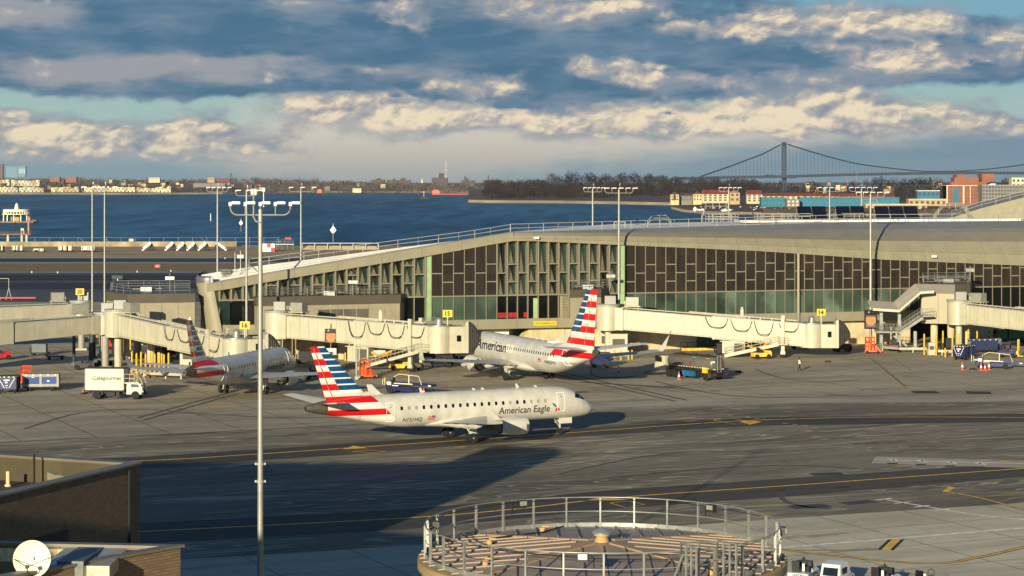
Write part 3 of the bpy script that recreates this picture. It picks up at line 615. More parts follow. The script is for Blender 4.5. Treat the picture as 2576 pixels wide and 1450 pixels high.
# second concourse roof rising at the right
con2 = thing('terminal_roof_wing', 'beige sloping roof wing with railed edge and recessed wall panels behind the concourse', 'building', (0, 0, 0))
Yb = 420; q = lambda x, y, Y=Yb: P(x, y, Y)
b = MB(); pf = [q(2290, 562), q(2395, 548), q(2470, 524), q(2576, 497), q(2700, 470), q(2700, 640), q(2290, 640)]; b.prism(pf, (6, 40, 0)); b.build('wing_wall', m_metal, con2)
b = MB()
for x0, x1, x2, x3, y0, y1 in ((2488, 2500, 2490, 2476, 540, 566), (2510, 2524, 2516, 2500, 534, 566), (2536, 2550, 2542, 2524, 528, 566), (2560, 2576, 2570, 2550, 522, 566)):
    b.prism([q(x0, y0), q(x1, y0-4), q(x2, y1), q(x3, y1)], (.0, -.15, 0))
b.build('recessed_panel', m_fin, con2)
b = MB(); b.rail([q(2395, 547), q(2470, 523), q(2576, 496), q(2700, 469)], 1.2, .05, 2.6); b.rail([q(2350, 555, 415), q(2372, 526, 415), q(2420, 526, 415), q(2440, 548, 415)], 1.1, .05, 1.4, 2); b.build('wing_railing', m_railw, con2)
# solar panels on the roof
m_pv = M('solar_panel', (26, 28, 40), .25, .2, var=.1); 
def pvset(label, x0, n, group='solar panel racks on the concourse roof'):
    o = thing('solar_panel_rack', label, 'solar panels', F(T(x0), 18.95, -18), math.atan2(FU.y, FU.x), group)
    for i in range(n):
        b = MB(); x = i*2.7; b.hexa([(x, -1.2, .3), (x+2.5, -1.2, .3), (x+3.6, 1.8, 2.4), (x+1.1, 1.8, 2.4)], [(x, -1.2, .38), (x+2.5, -1.2, .38), (x+3.6, 1.8, 2.48), (x+1.1, 1.8, 2.48)]); b.build('panel', m_pv, o)
    b = MB()
    for i in range(n+1): b.cyl((i*2.6+1, 1.6, 0), (i*2.6+1, 1.6, 2.3), .06, n=5); b.cyl((i*2.6+.2, -1, 0), (i*2.6+.2, -1, .35), .06, n=5)
    b.build('support_post', m_steel, o)
pvset('dark tilted solar panel pair on the concourse roof behind the tall floodlight mast', 2128, 2); pvset('dark solar panel pair on the concourse roof, middle one of the three racks', 2230, 2); pvset('widest dark solar panel rack with three panels on the concourse roof', 2332, 3)
# yellow clearance sign on the slab band
sg = thing('clearance_sign', 'yellow low clearance sign above the dark undercroft opening', 'sign', F(T(1370), 4.45, .31), math.atan2(FU.y, FU.x))
b = MB(); b.box((0, 0, 0), (3.6, .06, .62)); b.build('sign_board', M('sign_yellow', (236, 184, 20), .5, var=.05), sg)
text_on('lettering', "LOW CLEARANCE 12'-6\"", .32, (0, -.04, 0), (1, 0, 0), (0, 0, 1), M('sign_black', (24, 22, 20), .6, var=0), sg, width=3.1, bold=.006)
# ---------------------------------------------------------------- gate vestibules
m_band = M('dark_band', (86, 79, 66), .5, .15, var=.05); m_ves = M('vestibule_panel', (152, 143, 118), .55, .1, var=.05)
def vestibule(label, poly, z0, zb, z1, rail=True, win=None, cols=(), seam=True, ant=None):
    c = Vector((sum(p[0] for p in poly)/len(poly), sum(p[1] for p in poly)/len(poly), 0)); o = thing('gate_vestibule', label, 'gate building', c, 0, 'vestibules between concourse and jet bridges')
    L = [Vector((p[0], p[1], 0))-c for p in poly]; at = lambda p, z: Vector((p.x, p.y, z))
    b = MB(); b.prism([at(p, z0) for p in L], (0, 0, zb-z0)); b.build('wall', m_ves, o)
    cc = sum(L, Vector())/len(L); b = MB(); b.prism([at(cc+(p-cc)*1.012, zb+.002) for p in L], (0, 0, z1-zb)); b.build('parapet', m_band, o)
    if seam:
        b = MB()
        for p0, p1 in zip(L, L[1:]+L[:1]):
            m = max(1, round((p1-p0).length/2.4)); nn = Vector(((p1-p0).y, -(p1-p0).x, 0)).normalized()*.012
            for i in range(1, m):
                s_ = p0.lerp(p1, i/m)+nn; b.beam(at(s_, z0+.02), at(s_, zb-.02), .06, .03)
        b.build('panel_seam', M('seam_dark_tan', (120, 112, 92)), o)
    for (x, y) in cols: b = MB(); b.cyl((x-c.x, y-c.y, 0), (x-c.x, y-c.y, z0), .55, n=12); b.build('column', m_conc, o)
    if win:
        p0, p1 = L[win[0]], L[win[0]+1]; b = MB(); d = (p1-p0); nn = Vector((d.y, -d.x, 0)).normalized()*.03
        for k in range(4):
            a_, c_ = p0+d*(win[1]+(win[2]-win[1])*k/4+.003)+nn, p0+d*(win[1]+(win[2]-win[1])*(k+1)/4-.003)+nn; b.prism([at(a_, win[3]), at(c_, win[3]), at(c_, win[4]), at(a_, win[4])], -nn*.8)
        b.build('window', M('tinted_window', (104, 100, 90), .15, .2, var=.15), o)
    if rail:
        b = MB(); k = [at(cc+(p-cc)*.9, z1+.01) for p in L]; b.rail(k+[k[0]], 1.15, .035, 2.2, 2); b.build('roof_railing', m_steel, o)
        b = MB(); b.box(at(cc, z1+.3), (1.6, 1.2, .6)); b.tube([at(cc+Vector((-2, 0, 0)), z1+.3), at(cc+Vector((2, 1, 0)), z1+.3)], .12, 8); b.cyl(at(cc+Vector((3.4, -.5, 0)), z1), at(cc+Vector((3.4, -.5, 0)), z1+2.6), .06, n=6); b.box(at(cc+Vector((3.4, -.5, 0)), z1+1.9), (1.3, .1, .45)); b.build('roof_equipment', m_steel, o)
    return o
gx = lambda px, Y: ((px-CX)*Y/FP, Y)
vestibule('grey parapet gate vestibule left of the rounded concourse end', [gx(322, 305.5), gx(490, 308), gx(490, 322), gx(275, 322), gx(268, 312)], 4.2, 8.6, 9.85, cols=[gx(380, 308), gx(470, 309), gx(300, 313)])
vestibule('long gate vestibule with a row of tinted windows in front of the glass fins', [gx(646, 309), gx(1006, 316.5), F(T(1020), 0, -.5)[:2], F(T(640), 0, -.5)[:2]], 4.6, 7.95, 9.25, win=(0, .42, .78, 5.3, 7.3), cols=[gx(700, 312), gx(860, 315), gx(980, 317.5)])
vestibule('short gate vestibule behind the striped tail of the parked jet', [gx(1434, 322.5), gx(1512, 324.5), F(T(1535), 0, -.5)[:2], F(T(1440), 0, -.5)[:2]], 4.0, 8.4, 9.6, cols=[gx(1470, 325), gx(1505, 326)])
vestibule('gate vestibule on round columns beside the covered stair', [gx(2318, 334), gx(2402, 332.5), gx(2440, 334), F(T(2450), 0, -.5)[:2], F(T(2318), 0, -.5)[:2]], 3.9, 8.5, 9.9, cols=[gx(2350, 335.5), gx(2392, 334.3), gx(2432, 335.8)])
# ---------------------------------------------------------------- covered stair
st = thing('covered_stair', 'steel outdoor stair with sloped beige canopy leading down from the gate vestibule', 'stair', (gx(2280, 331)[0], 331, 0))
q = lambda x, y, Y=331: P(x, y, Y)
b = MB()
for p0, p1 in ((q(2196, 782), q(2262, 786)), (q(2262, 786), q(2316, 740))):
    w = Vector((0, 5.0, .9)); h = Vector((0, 0, .38)); b.hexa([p0, p1, p1+w, p0+w], [p0+h, p1+h, p1+w+h, p0+w+h])
p0, p1 = q(2316, 740), q(2350, 738); b.hexa([p0, p1, p1+w, p0+w], [p0+h, p1+h, p1+w+h, p0+w+h]); b.build('canopy', M('canopy_panel', (192, 180, 160), .5, .1, var=.06), st, world=True)
b = MB(); stepn = 16; a, c = q(2262, 838), q(2322, 798)
for i in range(stepn):
    p = a.lerp(c, (i+.5)/stepn); b.box(p+Vector((0, 1.2, 0)), ((c-a).x/stepn*1.1, 2.4, .06))
for dy in (0, 2.4): b.beam(a+Vector((0, dy, -.1)), c+Vector((0, dy, -.1)), .12, .4)
b.hexa([q(2206, 838), a, a+Vector((0, 2.4, 0)), q(2206, 838)+Vector((0, 2.4, 0))], [q(2206, 834), a+Vector((0, 0, .2)), a+Vector((0, 2.4, .2)), q(2206, 834)+Vector((0, 2.4, .2))])
p0, p1 = c, q(2350, 797); b.hexa([p0, p1, p1+Vector((0, 2.4, 0)), p0+Vector((0, 2.4, 0))], [p0+Vector((0, 0, .2)), p1+Vector((0, 0, .2)), p1+Vector((0, 2.4, .2)), p0+Vector((0, 2.4, .2))])
a2, c2 = q(2290, 873), q(2256, 846)
for i in range(12): p = a2.lerp(c2, (i+.5)/12); b.box(p+Vector((0, 3.6, 0)), (.25, 1.6, .05))
for dy in (2.8, 4.4): b.beam(a2+Vector((0, dy, -.1)), c2+Vector((0, dy, -.1)), .12, .3)
b.build('flight_of_steps', m_steel, st, world=True)
b = MB(); b.rail([q(2206, 834), q(2262, 836), q(2322, 796), q(2350, 795)], 1.1, .03, .35, 1); b.rail([q(2206, 834)+V(0, 2.3, 0), q(2262, 836)+V(0, 2.3, 0), q(2322, 796)+V(0, 2.3, 0)], 1.1, .03, .5, 1); b.build('stair_railing', m_steel, st, world=True)
b = MB()
for x, y0, y1 in ((2268, 786, 880), (2222, 784, 800), (2308, 836, 878)): p = q(x, y1); b.box((p.x, 333, (26-(y0-450)*331/5500)/2), (.45, .45, 26-(y0-450)*331/5500))
b.build('support_post', m_steel, st, world=True)
b = MB(); b.box(q(2345, 780)+V(0, 2.9, 0), (1.2, .06, 2.1)); b.build('door', M('pale_door', (200, 190, 164), .6), st, world=True)
# ================================================================ jet bridges
m_jb = M('bridge_cream', (180, 173, 148), .5, .05, var=.09, scale=.5, bump=.02, streak=.5); m_jbs = M('bridge_grey', (152, 146, 128), .5, .1, var=.09, scale=.5, streak=.4)
m_jroof = M('bridge_roof', (150, 148, 140), .55, .1, var=.08); m_rubber = M('black_rubber', (22, 22, 23), .8, var=.2, scale=3); m_bel = M('bellows', (56, 52, 48), .8, var=.15, scale=4)
m_hose = M('cable_loop', (52, 54, 52), .6, var=.1); m_tyre = M('tyre', (24, 24, 25), .85, var=.2, scale=4); m_hub = M('wheel_hub', (176, 170, 156), .5, .3, var=.1)
m_signy = M('sign_yellow', (236, 184, 20)); m_signb = M('sign_black', (24, 22, 20)); m_hosey = M('yellow_hose', (214, 150, 30), .6, var=.15, scale=2)
m_ac = M('unit_grey', (146, 144, 130), .5, .2, var=.08, scale=2); m_acd = M('unit_grille', (78, 72, 60), .7, var=.2, scale=6)
m_jb_seam_shade = M('bridge_seam_shade', (150, 142, 118), .6, var=.1)
def loops(b, p0, p1, n, sag, r=.045):
    p0, p1 = Vector(p0), Vector(p1)
    rl = random.Random(int(abs(p0.x)*7))
    for i in range(n):
        a, c = p0.lerp(p1, (i+rl.uniform(0, .08))/n), p0.lerp(p1, (i+rl.uniform(.84, 1.0))/n); sg = rl.uniform(.6, 1.12)
        for dz in (0, .16): b.tube([a.lerp(c, k/10)+Vector((0, 0, -(sag+dz)*(1-(2*k/10-1)**4)*sg)) for k in range(11)], r, 5)
def wheel(b, c, ax, r, w, mi_t=0, mi_h=1):
    c, ax = Vector(c), Vector(ax).normalized()
    b.lathe([(r*.72, -w/2), (r*.95, -w/2), (r, -w*.3), (r, w*.3), (r*.95, w/2), (r*.72, w/2)], c, ax, 18, mi_t)
    b.lathe([(r*.2, -w*.46), (r*.5, -w*.5), (r*.68, -w*.36), (r*.68, w*.36), (r*.5, w*.5), (r*.2, w*.46)], c, ax, 14, mi_h)
def jet_bridge(label, Rp, Cp, zr, zc, face, number=None, ac=True, stair=None, cooler=None, mat=m_jb, w=2.7, cab=True, loopn=4, rot=True, legs=True, cool_drop=2.0, rh=None, bel=True):
    """Rp, Cp: plan positions of rotunda and cab; zr, zc: (floor, roof) levels; face: plan direction the cab opens to"""
    Rp = Vector((Rp[0], Rp[1], 0)); Cp = Vector((Cp[0], Cp[1], 0)); o = thing('jet_bridge', label, 'jet bridge', Rp, 0, 'passenger jet bridges')
    d = Cp-Rp; L = d.length; d.normalize(); s = Vector((d.y, -d.x, 0))       # s points to the camera side
    if s.y > 0: s = -s
    C = d*L; at = lambda u, z, v=0.0: d*(L*u)+s*v+Vector((0, 0, z))
    zf = lambda u: zr[0]+(zc[0]-zr[0])*u; zt = lambda u: zr[1]+(zc[1]-zr[1])*u
    h = zr[1]-zr[0]; rr = 1.75
    if rot:
        rt = (rh or zr[1])+.35
        b = MB(); b.lathe([(rr, zr[0]-.3), (rr, rt), (rr*.98, rt+.05)], (0, 0, 0), n=24); b.build('rotunda', mat, o, smooth=40)
        b = MB(); b.cyl((0, 0, rt+.05), (0, 0, rt+.3), rr*1.06, n=24); b.box((.3, .3, rt+.9), (1.6, 1.3, 1.2)); b.build('rotunda_roof', m_jroof, o)
        b = MB(); b.cyl((0, 0, 0), (0, 0, zr[0]-.3), .5, n=14); b.box((0, 0, .15), (2, 2, .3)); b.build('rotunda_column', mat, o)
    u0 = rr*.8/L if rot else 0; um = .52; h0 = h*.92
    b = MB(); b.vbeam(at(u0, zf(u0)), at(um, zf(um)), w*.92, zt(u0)-zf(u0), 0, zt(um)-zf(um)); b.vbeam(at(u0*.8, zf(0)-.15), at(u0+.9/L, zf(u0)-.15), w*1.12, zt(u0)-zf(u0)+.35)
    b.build('inner_tunnel', mat, o)
    b = MB(); b.vbeam(at(um, zf(um)-.18), at(.985, zf(.985)-.18), w*1.06, zt(um)-zf(um)+.34, 0, zt(.985)-zf(.985)+.34); b.vbeam(at(um-.004, zf(um)-.24), at(um+.3/L, zf(um)-.24), w*1.1, zt(um)-zf(um)+.46); b.build('outer_tunnel', mat, o)
    b = MB(); ns = int(L*um/1.5)
    for i in range(1, ns): u = u0+(um-u0)*i/ns; b.vbeam(at(u-.018/L, zf(u)+.06), at(u+.018/L, zf(u)+.06), w*.92+.03, zt(u)-zf(u)-.12)
    ns = int(L*(1-um)/1.5)
    for i in range(1, ns): u = um+.02+(.965-um)*i/ns; b.vbeam(at(u-.018/L, zf(u)-.1), at(u+.018/L, zf(u)-.1), w*1.06+.03, zt(u)-zf(u)+.18)
    for (ua, ub, ww, za) in ((u0, um-.01, w*.92, .10), (um, .98, w*1.06, -.06)): b.vbeam(at(ua, zf(ua)+za), at(ub, zf(ub)+za), ww+.05, .10)  # darker strip low along each tunnel paints the shade under its edge
    b.build('panel_seams_shade_line', m_jb_seam_shade, o)
    b = MB(); b.vbeam(at(u0, zt(u0)+.012), at(um, zt(um)+.012), w*.8, .1); b.vbeam(at(um, zt(um)+.175), at(.98, zt(.98)+.175), w*.9, .1); b.build('tunnel_roof', m_jroof, o)
    b = MB()
    for v in (.75, 1.1): b.tube([at(u0+.02, zt(u0)+.3, v), at(um+.16, zt(um+.16)+.38, v)], .07, 6)
    for v in (.2, .95): b.tube([at(um-.12, zt(um-.12)+.5, v), at(.93, zt(.93)+.5, v)], .09, 6)
    for i in range(9): u = um-.1+.1*i*.55; b.box(at(u, zt(u)+.42, .95), (.16, .16, .3))
    b.build('cable_track', mat, o)
    b = MB(); u = .66; b.box(at(u, zt(u)+.7, .6), (.45, .45, 1.7)); b.box(at(u, zt(u)+1.7, .6), (.3, .5, .3)); b.build('roof_pylon', mat, o)
    if loopn:
        b = MB(); loops(b, at(um-.04, zt(um)+.15, w*.56), at(.95, zt(.95)+.05, w*.58), loopn, h*.62); b.build('cable_loops', m_hose, o)
    if ac:
        u = u0+2.2/L; b = MB(); b.box(at(u, zt(u)+1.35, .1), (1.9, 1.5, 1.25), math.atan2(d.y, d.x)); b.build('roof_unit', m_ac, o)
        b = MB(); b.box(at(u, zt(u)+.65, .1), (2.4, 1.9, .12), math.atan2(d.y, d.x))
        for a in (-.9, .9):
            for v in (-.6, .8): b.cyl(at(u+a/L, zt(u)+.05, v), at(u+a/L, zt(u)+.62, v), .05, n=5)
        b.cyl(at(u-1.2/L, zt(u)+1.1, .4), at(u-1.0/L, zt(u)+1.1, .4), .35, n=10); b.build('unit_frame', mat, o)
    if cooler:
        u = cooler; b = MB(); zz = zf(u)-.35-cool_drop/2
        b.box(at(u, zz, .2), (3.3, 1.6, cool_drop), math.atan2(d.y, d.x)); b.build('cooling_unit', mat, o)
        b = MB(); b.box(at(u+.75/L, zz, 1.02), (1.3, .04, cool_drop*.72), math.atan2(d.y, d.x)); b.build('unit_grille', m_acd, o)
        b = MB()
        for a in (-1.4, 0, 1.4): b.box(at(u+a/L, zf(u)-.2, .2), (.14, 1.5, .5), math.atan2(d.y, d.x))
        b.beam(at(u-2/L, zf(u)-.3, 1.0), at(u+2/L, zf(u)-.3, 1.0), .12, .12); b.build('hanger_frame', mat, o)
        b = MB(); b.tube([at(u+2/L, zz+.3, .6), at(u+3/L, zz-.1, .7), at(u+4.2/L, zz+.15, .6), at(u+5/L, zz+.6, .4)], .2, 8); b.build('air_hose', m_hosey, o)
    if cab:
        f = Vector((face[0], face[1], 0)).normalized(); side = Vector((-f.y, f.x, 0)); zb, zh = zc[0]-.25, zc[1]+.2
        K = C; at2 = lambda a, v, z: K+f*a+side*v+Vector((0, 0, z))
        b = MB(); b.lathe([(1.75, zb), (1.75, zh), (1.7, zh+.04)], K, n=22); b.build('cab_rotunda', mat, o, smooth=40)
        b = MB()
        for k in range(14): a = R(-20-k*11); 
        b.vbeam(at2(1.2, 0, zb), at2(3.3, 0, zb), 3.1, zh-zb); b.hexa([at2(3.32, -1.6, zb), at2(3.75, -1.6, zb), at2(3.75, 1.6, zb), at2(3.32, 1.6, zb)], [at2(3.32, -1.6, zh+.5), at2(3.75, -1.6, zh+.75), at2(3.75, 1.6, zh+.75), at2(3.32, 1.6, zh+.5)]); b.build('cab', mat, o)
        b = MB(); b.cyl(K+Vector((0, 0, zh+.05)), K+Vector((0, 0, zh+.2)), 1.8, n=22); b.cyl(K+Vector((0, 0, zh+.2)), K+Vector((0, 0, zh+.5)), .5, n=10); b.lathe([(.42, 0), (.42, .35), (.25, .6), (.02, .68)], K+Vector((0, 0, zh+.5)), n=12); b.build('roof_beacon', m_steel, o, smooth=40)
        b = MB(); b.box(at2(2.4, -1.56, zb+2.0), (.5, .5, .8), math.atan2(f.y, f.x)); b.box(at2(2.4, 1.56, zb+2.0), (.5, .5, .8), math.atan2(f.y, f.x)); b.build('cab_window', m_black, o)
        if bel:
            b = MB(); rings = []
            for k in range(13):
                g = 1.0+(.07 if k % 2 else -.02); a = 3.77+k*.14; bot = zb+.15+.1*k; top = zh+.6-.028*k*k*.45
                rings.append([at2(a, -1.55*g, bot), at2(a, -1.55*g, top-.5), at2(a, -1.1*g, top*1.0+.03*(k % 2)), at2(a, 1.1*g, top+.03*(k % 2)), at2(a, 1.55*g, top-.5), at2(a, 1.55*g, bot)])
            b.loft(rings, False, False, closed=False); b.build('canopy_bellows', m_bel, o, fix=False)
        u = .86; b = MB()
        for v in (-1.5, 1.5): b.box(at(u, (zt(u)+1.3)/2+.3, v), (.5, .45, zt(u)+.7-.6), math.atan2(d.y, d.x))
        b.box(at(u, .75, 0), (.7, 3.4, .45), math.atan2(d.y, d.x)); b.build('lift_column', mat, o)
        b = MB()
        for v in (-1.1, 1.1): wheel(b, at(u, .55, v), s, .55, .45)
        b.build('drive_wheels', [m_tyre, m_hub], o, smooth=40)
        b = MB(); b.rail([at(.93, zt(.93)+.2, -1), at(.985, zt(.985)+.2, -1), at(.985, zt(.985)+.2, 1), at(.93, zt(.93)+.2, 1)], 1.0, .03, .8, 2); b.build('ladder_cage', m_steel, o)
    if stair:
        u, run, drop = stair; b = MB(); p0 = at(u, zf(u)-.1, 1.6); p1 = p0-d*run; p1.z = .25
        for v in (0, .9): b.beam(p0+s*v, p1+s*v, .1, .42)
        n = 12
        for i in range(n): b.box(p0.lerp(p1, (i+.5)/n)+s*.45+Vector((0, 0, .05)), (.28, .85, .04), math.atan2(d.y, d.x))
        b.box(at(u+.6/L, zf(u)-.1, 2.05), (1.4, 1.1, .12), math.atan2(d.y, d.x)); b.build('access_stair', mat, o)
        b = MB()
        for v in (0, .9): b.rail([p0+s*v+Vector((0, 0, .2)), p1+s*v+Vector((0, 0, .2))], .95, .025, 1.3, 1)
        b.rail([at(u, zf(u), 2.55), at(u+1.3/L, zf(u), 2.55)], 1.0, .025, .6, 2); b.build('stair_railing', mat, o)
    if number:
        zz = zc[1]+1.95 if cab else zr[1]+2.0; pos = (C+f*1.2 if cab else Vector((0, 0, 0)))+Vector((0, -1.2, zz))
        sgn = MB(); sgn.box(pos, (1.25, .12, .95)); sgn.build('gate_sign', m_signy, o)
        b = MB(); b.cyl(pos-Vector((0, 0, 1.75)), pos-Vector((0, 0, .48)), .1, n=8); b.build('sign_post', mat, o)
        text_on('gate_number', number, .82, pos+Vector((0, -.075, 0)), (1, 0, 0), (0, 0, 1), m_signb, o, bold=.035)
    return o
def at_px(px, Y): return ((px-CX)*Y/FP, Y)
jet_bridge('cream jet bridge with yellow 16 sign reaching the jet at far left', at_px(297, 296), (-34.6, 274.6), (4.9, 7.7), (3.2, 5.7), (.96, .28), '16', stair=None, cooler=.78, loopn=4, cool_drop=1.6)
jet_bridge('cream jet bridge with yellow 15 sign docked to the striped airliner nose', at_px(698, 305), (-9.8, 293.6), (4.0, 7.0), (2.9, 6.0), (.97, .18), '15', stair=(.93, 9.5, 0), cooler=.53, loopn=4)
jet_bridge('cream jet bridge with yellow 14 sign lowered and empty before the concourse', at_px(1530, 322), (43.6, 318), (4.0, 6.9), (1.75, 4.7), (.99, -.05), '14', stair=(.84, 7.8, 0), cooler=.62, loopn=4, cool_drop=1.7)
jet_bridge('cream jet bridge beside the covered stair, running out of view', at_px(2412, 331.5), (86, 312), (4.2, 7.0), (3.0, 5.8), (1, -.3), None, stair=None, cooler=.55, loopn=3)
jet_bridge('grey fixed jet bridge in front running off at far left', at_px(265, 300), (-78, 287), (5.0, 7.1), (3.3, 6.1), (-1, 0), None, ac=True, cab=False, loopn=0, mat=m_jbs, w=2.4)
jet_bridge('beige jet bridge behind at far left with yellow 20 sign', at_px(205, 332), (-98, 322), (4.6, 6.9), (4.0, 6.1), (-1, 0), '20', ac=True, cab=False, loopn=0, mat=m_jbs, w=2.6)
# ---------------------------------------------------------------- floodlight masts
m_mast = M('mast_steel', (160, 158, 148), .45, .35, var=.06, scale=1.5); m_lamp = M('lamp_housing', (214, 208, 190), .45, .05, var=.05); m_mastd = M('mast_weathered', (150, 150, 142), .5, .4, var=.08)
def mast(label, x, y, ztop, r, heads, span, single=False, mat=m_mast, base=0.0, rz=0.0):
    o = thing('floodlight_mast', label, 'light mast', (x, y, base), rz, 'floodlight masts on the apron')
    zt = ztop-base; b = MB(); b.cyl((0, 0, 0), (0, 0, zt-.1), r, r*.62, n=12); b.build('pole', mat, o, smooth=40)
    hw = span/2; b = MB(); zz = zt-(.36 if span < 2.8 else .55)
    cr = min(.45, span*.12); pts = [(-hw, 0, zt+.05)]+[(-hw+cr*(1-math.cos(R(a))), 0, zz+cr*(1-math.sin(R(a)))) for a in range(0, 91, 15)]+[(hw-cr*(1-math.cos(R(a))), 0, zz+cr*(1-math.sin(R(a)))) for a in range(90, -1, -15)]+[(hw, 0, zt+.05)]
    b.tube(pts, .036 if span < 2.8 else .055, 6)
    hs = [-hw+span*i/(heads-1) for i in range(heads)]
    for hx in hs[1:-1]: b.cyl((hx, 0, zz), (hx, 0, zt+.05), .03 if span < 2.8 else .045, n=6)
    b.build('crossarm', mat, o)
    for hx in hs:
        h = MB(); lw = min(.62, span/(heads-1)*.56); h.box((hx+.09+lw*.5, -.06, zt+.2), (lw, .42, .12)); h.box((hx, 0, zt+.14), (.13, .16, .18)); h.build('floodlight', m_lamp, o)
    b = MB(); b.cyl((.15, 0, zt), (.15, 0, zt+.75), .03, n=5); b.box((.15, 0, zt+.8), (.14, .14, .18)); b.build('beacon', mat, o)
    return o
fx = lambda px, Y: (px-CX)*Y/FP
fg = mast('tall floodlight mast nearest the viewer, standing before the taxiing jet', fx(655, 100), 100, 24.7, .16, 5, 2.75)
b = MB()
for z in (12.1, 12.9, 4.0): b.cyl((0, 0, z), (0, 0, z+.12), .19, n=12); b.box((.19, 0, z+.06), (.12, .05, .1)); b.box((-.19, 0, z+.06), (.12, .05, .1))
b.tube([(-.3, -.1, 25.3), (-.3, -.1, 24.25), (-.2, -.1, 24.05), (0, -.1, 24.0)], .04, 6); b.box((-.36, -.1, 25.4), (.12, .14, .26)); b.box((-.22, -.1, 25.4), (.12, .14, .26)); b.build('bracket', m_mast, fg)
mast('leftmost plain pole mast beside the yellow 20 sign', fx(232, 318), 318, 24.6, .16, 3, 3.0)
mast('plain pole mast just right of the leftmost one', fx(263, 318), 318, 24.6, .16, 3, 2.4)
mast('floodlight mast rising behind the rounded concourse end', fx(547, 372), 372, 24.3, .2, 5, 3.6)
mast('slim floodlight mast in front of the concourse end windows', fx(620, 300), 300, 24.2, .2, 3, 2.9, base=0)
mast('floodlight mast behind the low white roof left of the white diamond marker', fx(757, 378), 378, 24.3, .19, 3, 4.0)
mast('floodlight mast behind the concourse roof peak, before the wooded point', fx(1491, 388), 388, 24.2, .22, 5, 3.2)
mast('floodlight mast standing in front of the glass facade, casting a dark line', fx(1557, 326.5), 326.5, 24.4, .22, 5, 4.2)
mast('floodlight mast behind the roof in front of the red roofed apartments', fx(1833, 392), 392, 24.2, .2, 5, 3.4)
mast('floodlight mast behind the roof in front of the turquoise depot', fx(2087, 395), 395, 24.2, .21, 5, 4.2)
mast('small floodlight mast partly hidden behind the tall pale one', fx(2167, 400), 400, 24.2, .2, 5, 4.4)
mast('tall pale floodlight mast in front of the curved roof at right', fx(2190, 338), 338, 23.7, .24, 5, 4.4)
# ---------------------------------------------------------------- docking display boards
m_led = M('led_amber', (255, 120, 20), var=0, emit=.9); m_scr = M('screen_dark', (24, 22, 22), .3, var=.1); m_casing = M('display_casing', (92, 90, 84), .6, var=.08)
def board(label, pos, zc, lit=True, post=True, w=1.35, h=2.2, rz=0.0):
    o = thing('docking_display', label, 'display board', (pos[0], pos[1], 0), rz, 'docking display boards')
    b = MB(); b.box((0, 0, zc), (w, .35, h)); b.build('casing', m_scr, o)
    b = MB(); b.box((0, -.19, zc-.3), (w*.78, .03, h*.62)); b.build('screen', m_casing, o)
    if lit:
        b = MB(); rnd = random.Random(3)
        for r_ in range(8):
            ww = (.42, .5, .46, .5, .48, .40, .30, .2)[r_]*w*.8; x = -ww
            while x < ww:
                l = rnd.uniform(.08, .3); l = min(l, ww-x+.03); b.box((x+l/2, -.215, zc+.28-r_*.155), (l, .02, .075)); x += l+.06
        b.build('lit_symbol', m_led, o)
        text_on('gate_letters', 'A', .4, (-.3, -.20, zc+h*.38), (1, 0, 0), (0, 0, 1), m_lamp, o)
    b = MB()
    if post: b.cyl((0, .1, 0), (0, .1, zc-h/2), .14, n=8); b.box((0, .1, .3), (.8, .8, .6))
    else: b.cyl((0, 0, zc+h/2), (0, 0, zc+h/2+.7), .08, n=6); b.cyl((0, 0, zc-h/2), (0, 0, zc-h/2-.8), .08, n=6); b.box((0, 0, zc-h/2-1.2), (1.6, .5, .9))
    b.build('post', m_steel, o)
    return o
p = G(284, 908); board('amber docking display on a grey post beside the plumbing of the left bridge', p, 26-(833-450)*p.y/FP, rz=R(35), h=2.4)
board('amber docking display hung in front of the bridge with sign 15', at_px(832, 299.5), 26-(845-450)*299.5/FP, post=False, w=1.6, h=1.9)
board('blank grey docking display hung in front of the bridge with sign 15', at_px(955, 297.5), 26-(850-450)*297.5/FP, lit=False, post=False, w=1.6, h=1.9)
p = G(2190, 880); board('amber docking display on post beside the covered stair', (p.x, p.y), 26-(804-450)*p.y/FP, w=1.9, h=2.9)
# ---------------------------------------------------------------- bollards, guard rails, columns below the bridges
m_boll = M('bollard_yellow', (206, 162, 36), .6, var=.12, scale=3)
b = MB(); b.cyl((0, 0, 0), (0, 0, 1.25), .13, n=10); b.lathe([(.13, 1.25), (.1, 1.33), (.02, 1.36)], (0, 0, 0), n=10)
bo = b.build('bollard', m_boll, None, smooth=40)
def bollards(label, group, pts, h=1.0):
    for i, (x, y) in enumerate(pts):
        c = bo.copy(); COL.objects.link(c); c.location = G(x, y); c.scale = (1, 1, h); tag(c, label, 'bollard', group)
bollards('yellow bollard in the crowded row behind the white catering truck', 'bollards behind the catering truck', [(332+i*11.5, 940+(i*5 % 9)) for i in range(9)], 2.2)
bollards('yellow bollard beside the left bridge rotunda column', 'bollards by the left rotunda', [(302, 880), (309, 882), (318, 881), (328, 880), (398, 918), (407, 921), (349, 881)], 1.3)
bollards('yellow bollard under the docked bridge left of the orange cart', 'bollards under the docked bridge', [(869, 908), (876, 909), (884, 908), (891, 910)], 1.5)
bollards('tall yellow bollard in the row by the covered stair columns', 'bollards by the covered stair', [(2325, 893), (2355, 895), (2372, 884), (2396, 897), (2412, 893), (2436, 880), (2458, 878)], 2.3)
bollards('yellow bollard by the plinth wall behind the airliner tail', 'bollards behind the airliner tail', [(1546, 905), (1562, 906), (1581, 905), (1590, 904)], 1.0)
bo.location = G(2378, 899); tag(bo, 'short yellow bollard beside the long guard rail', 'bollard')
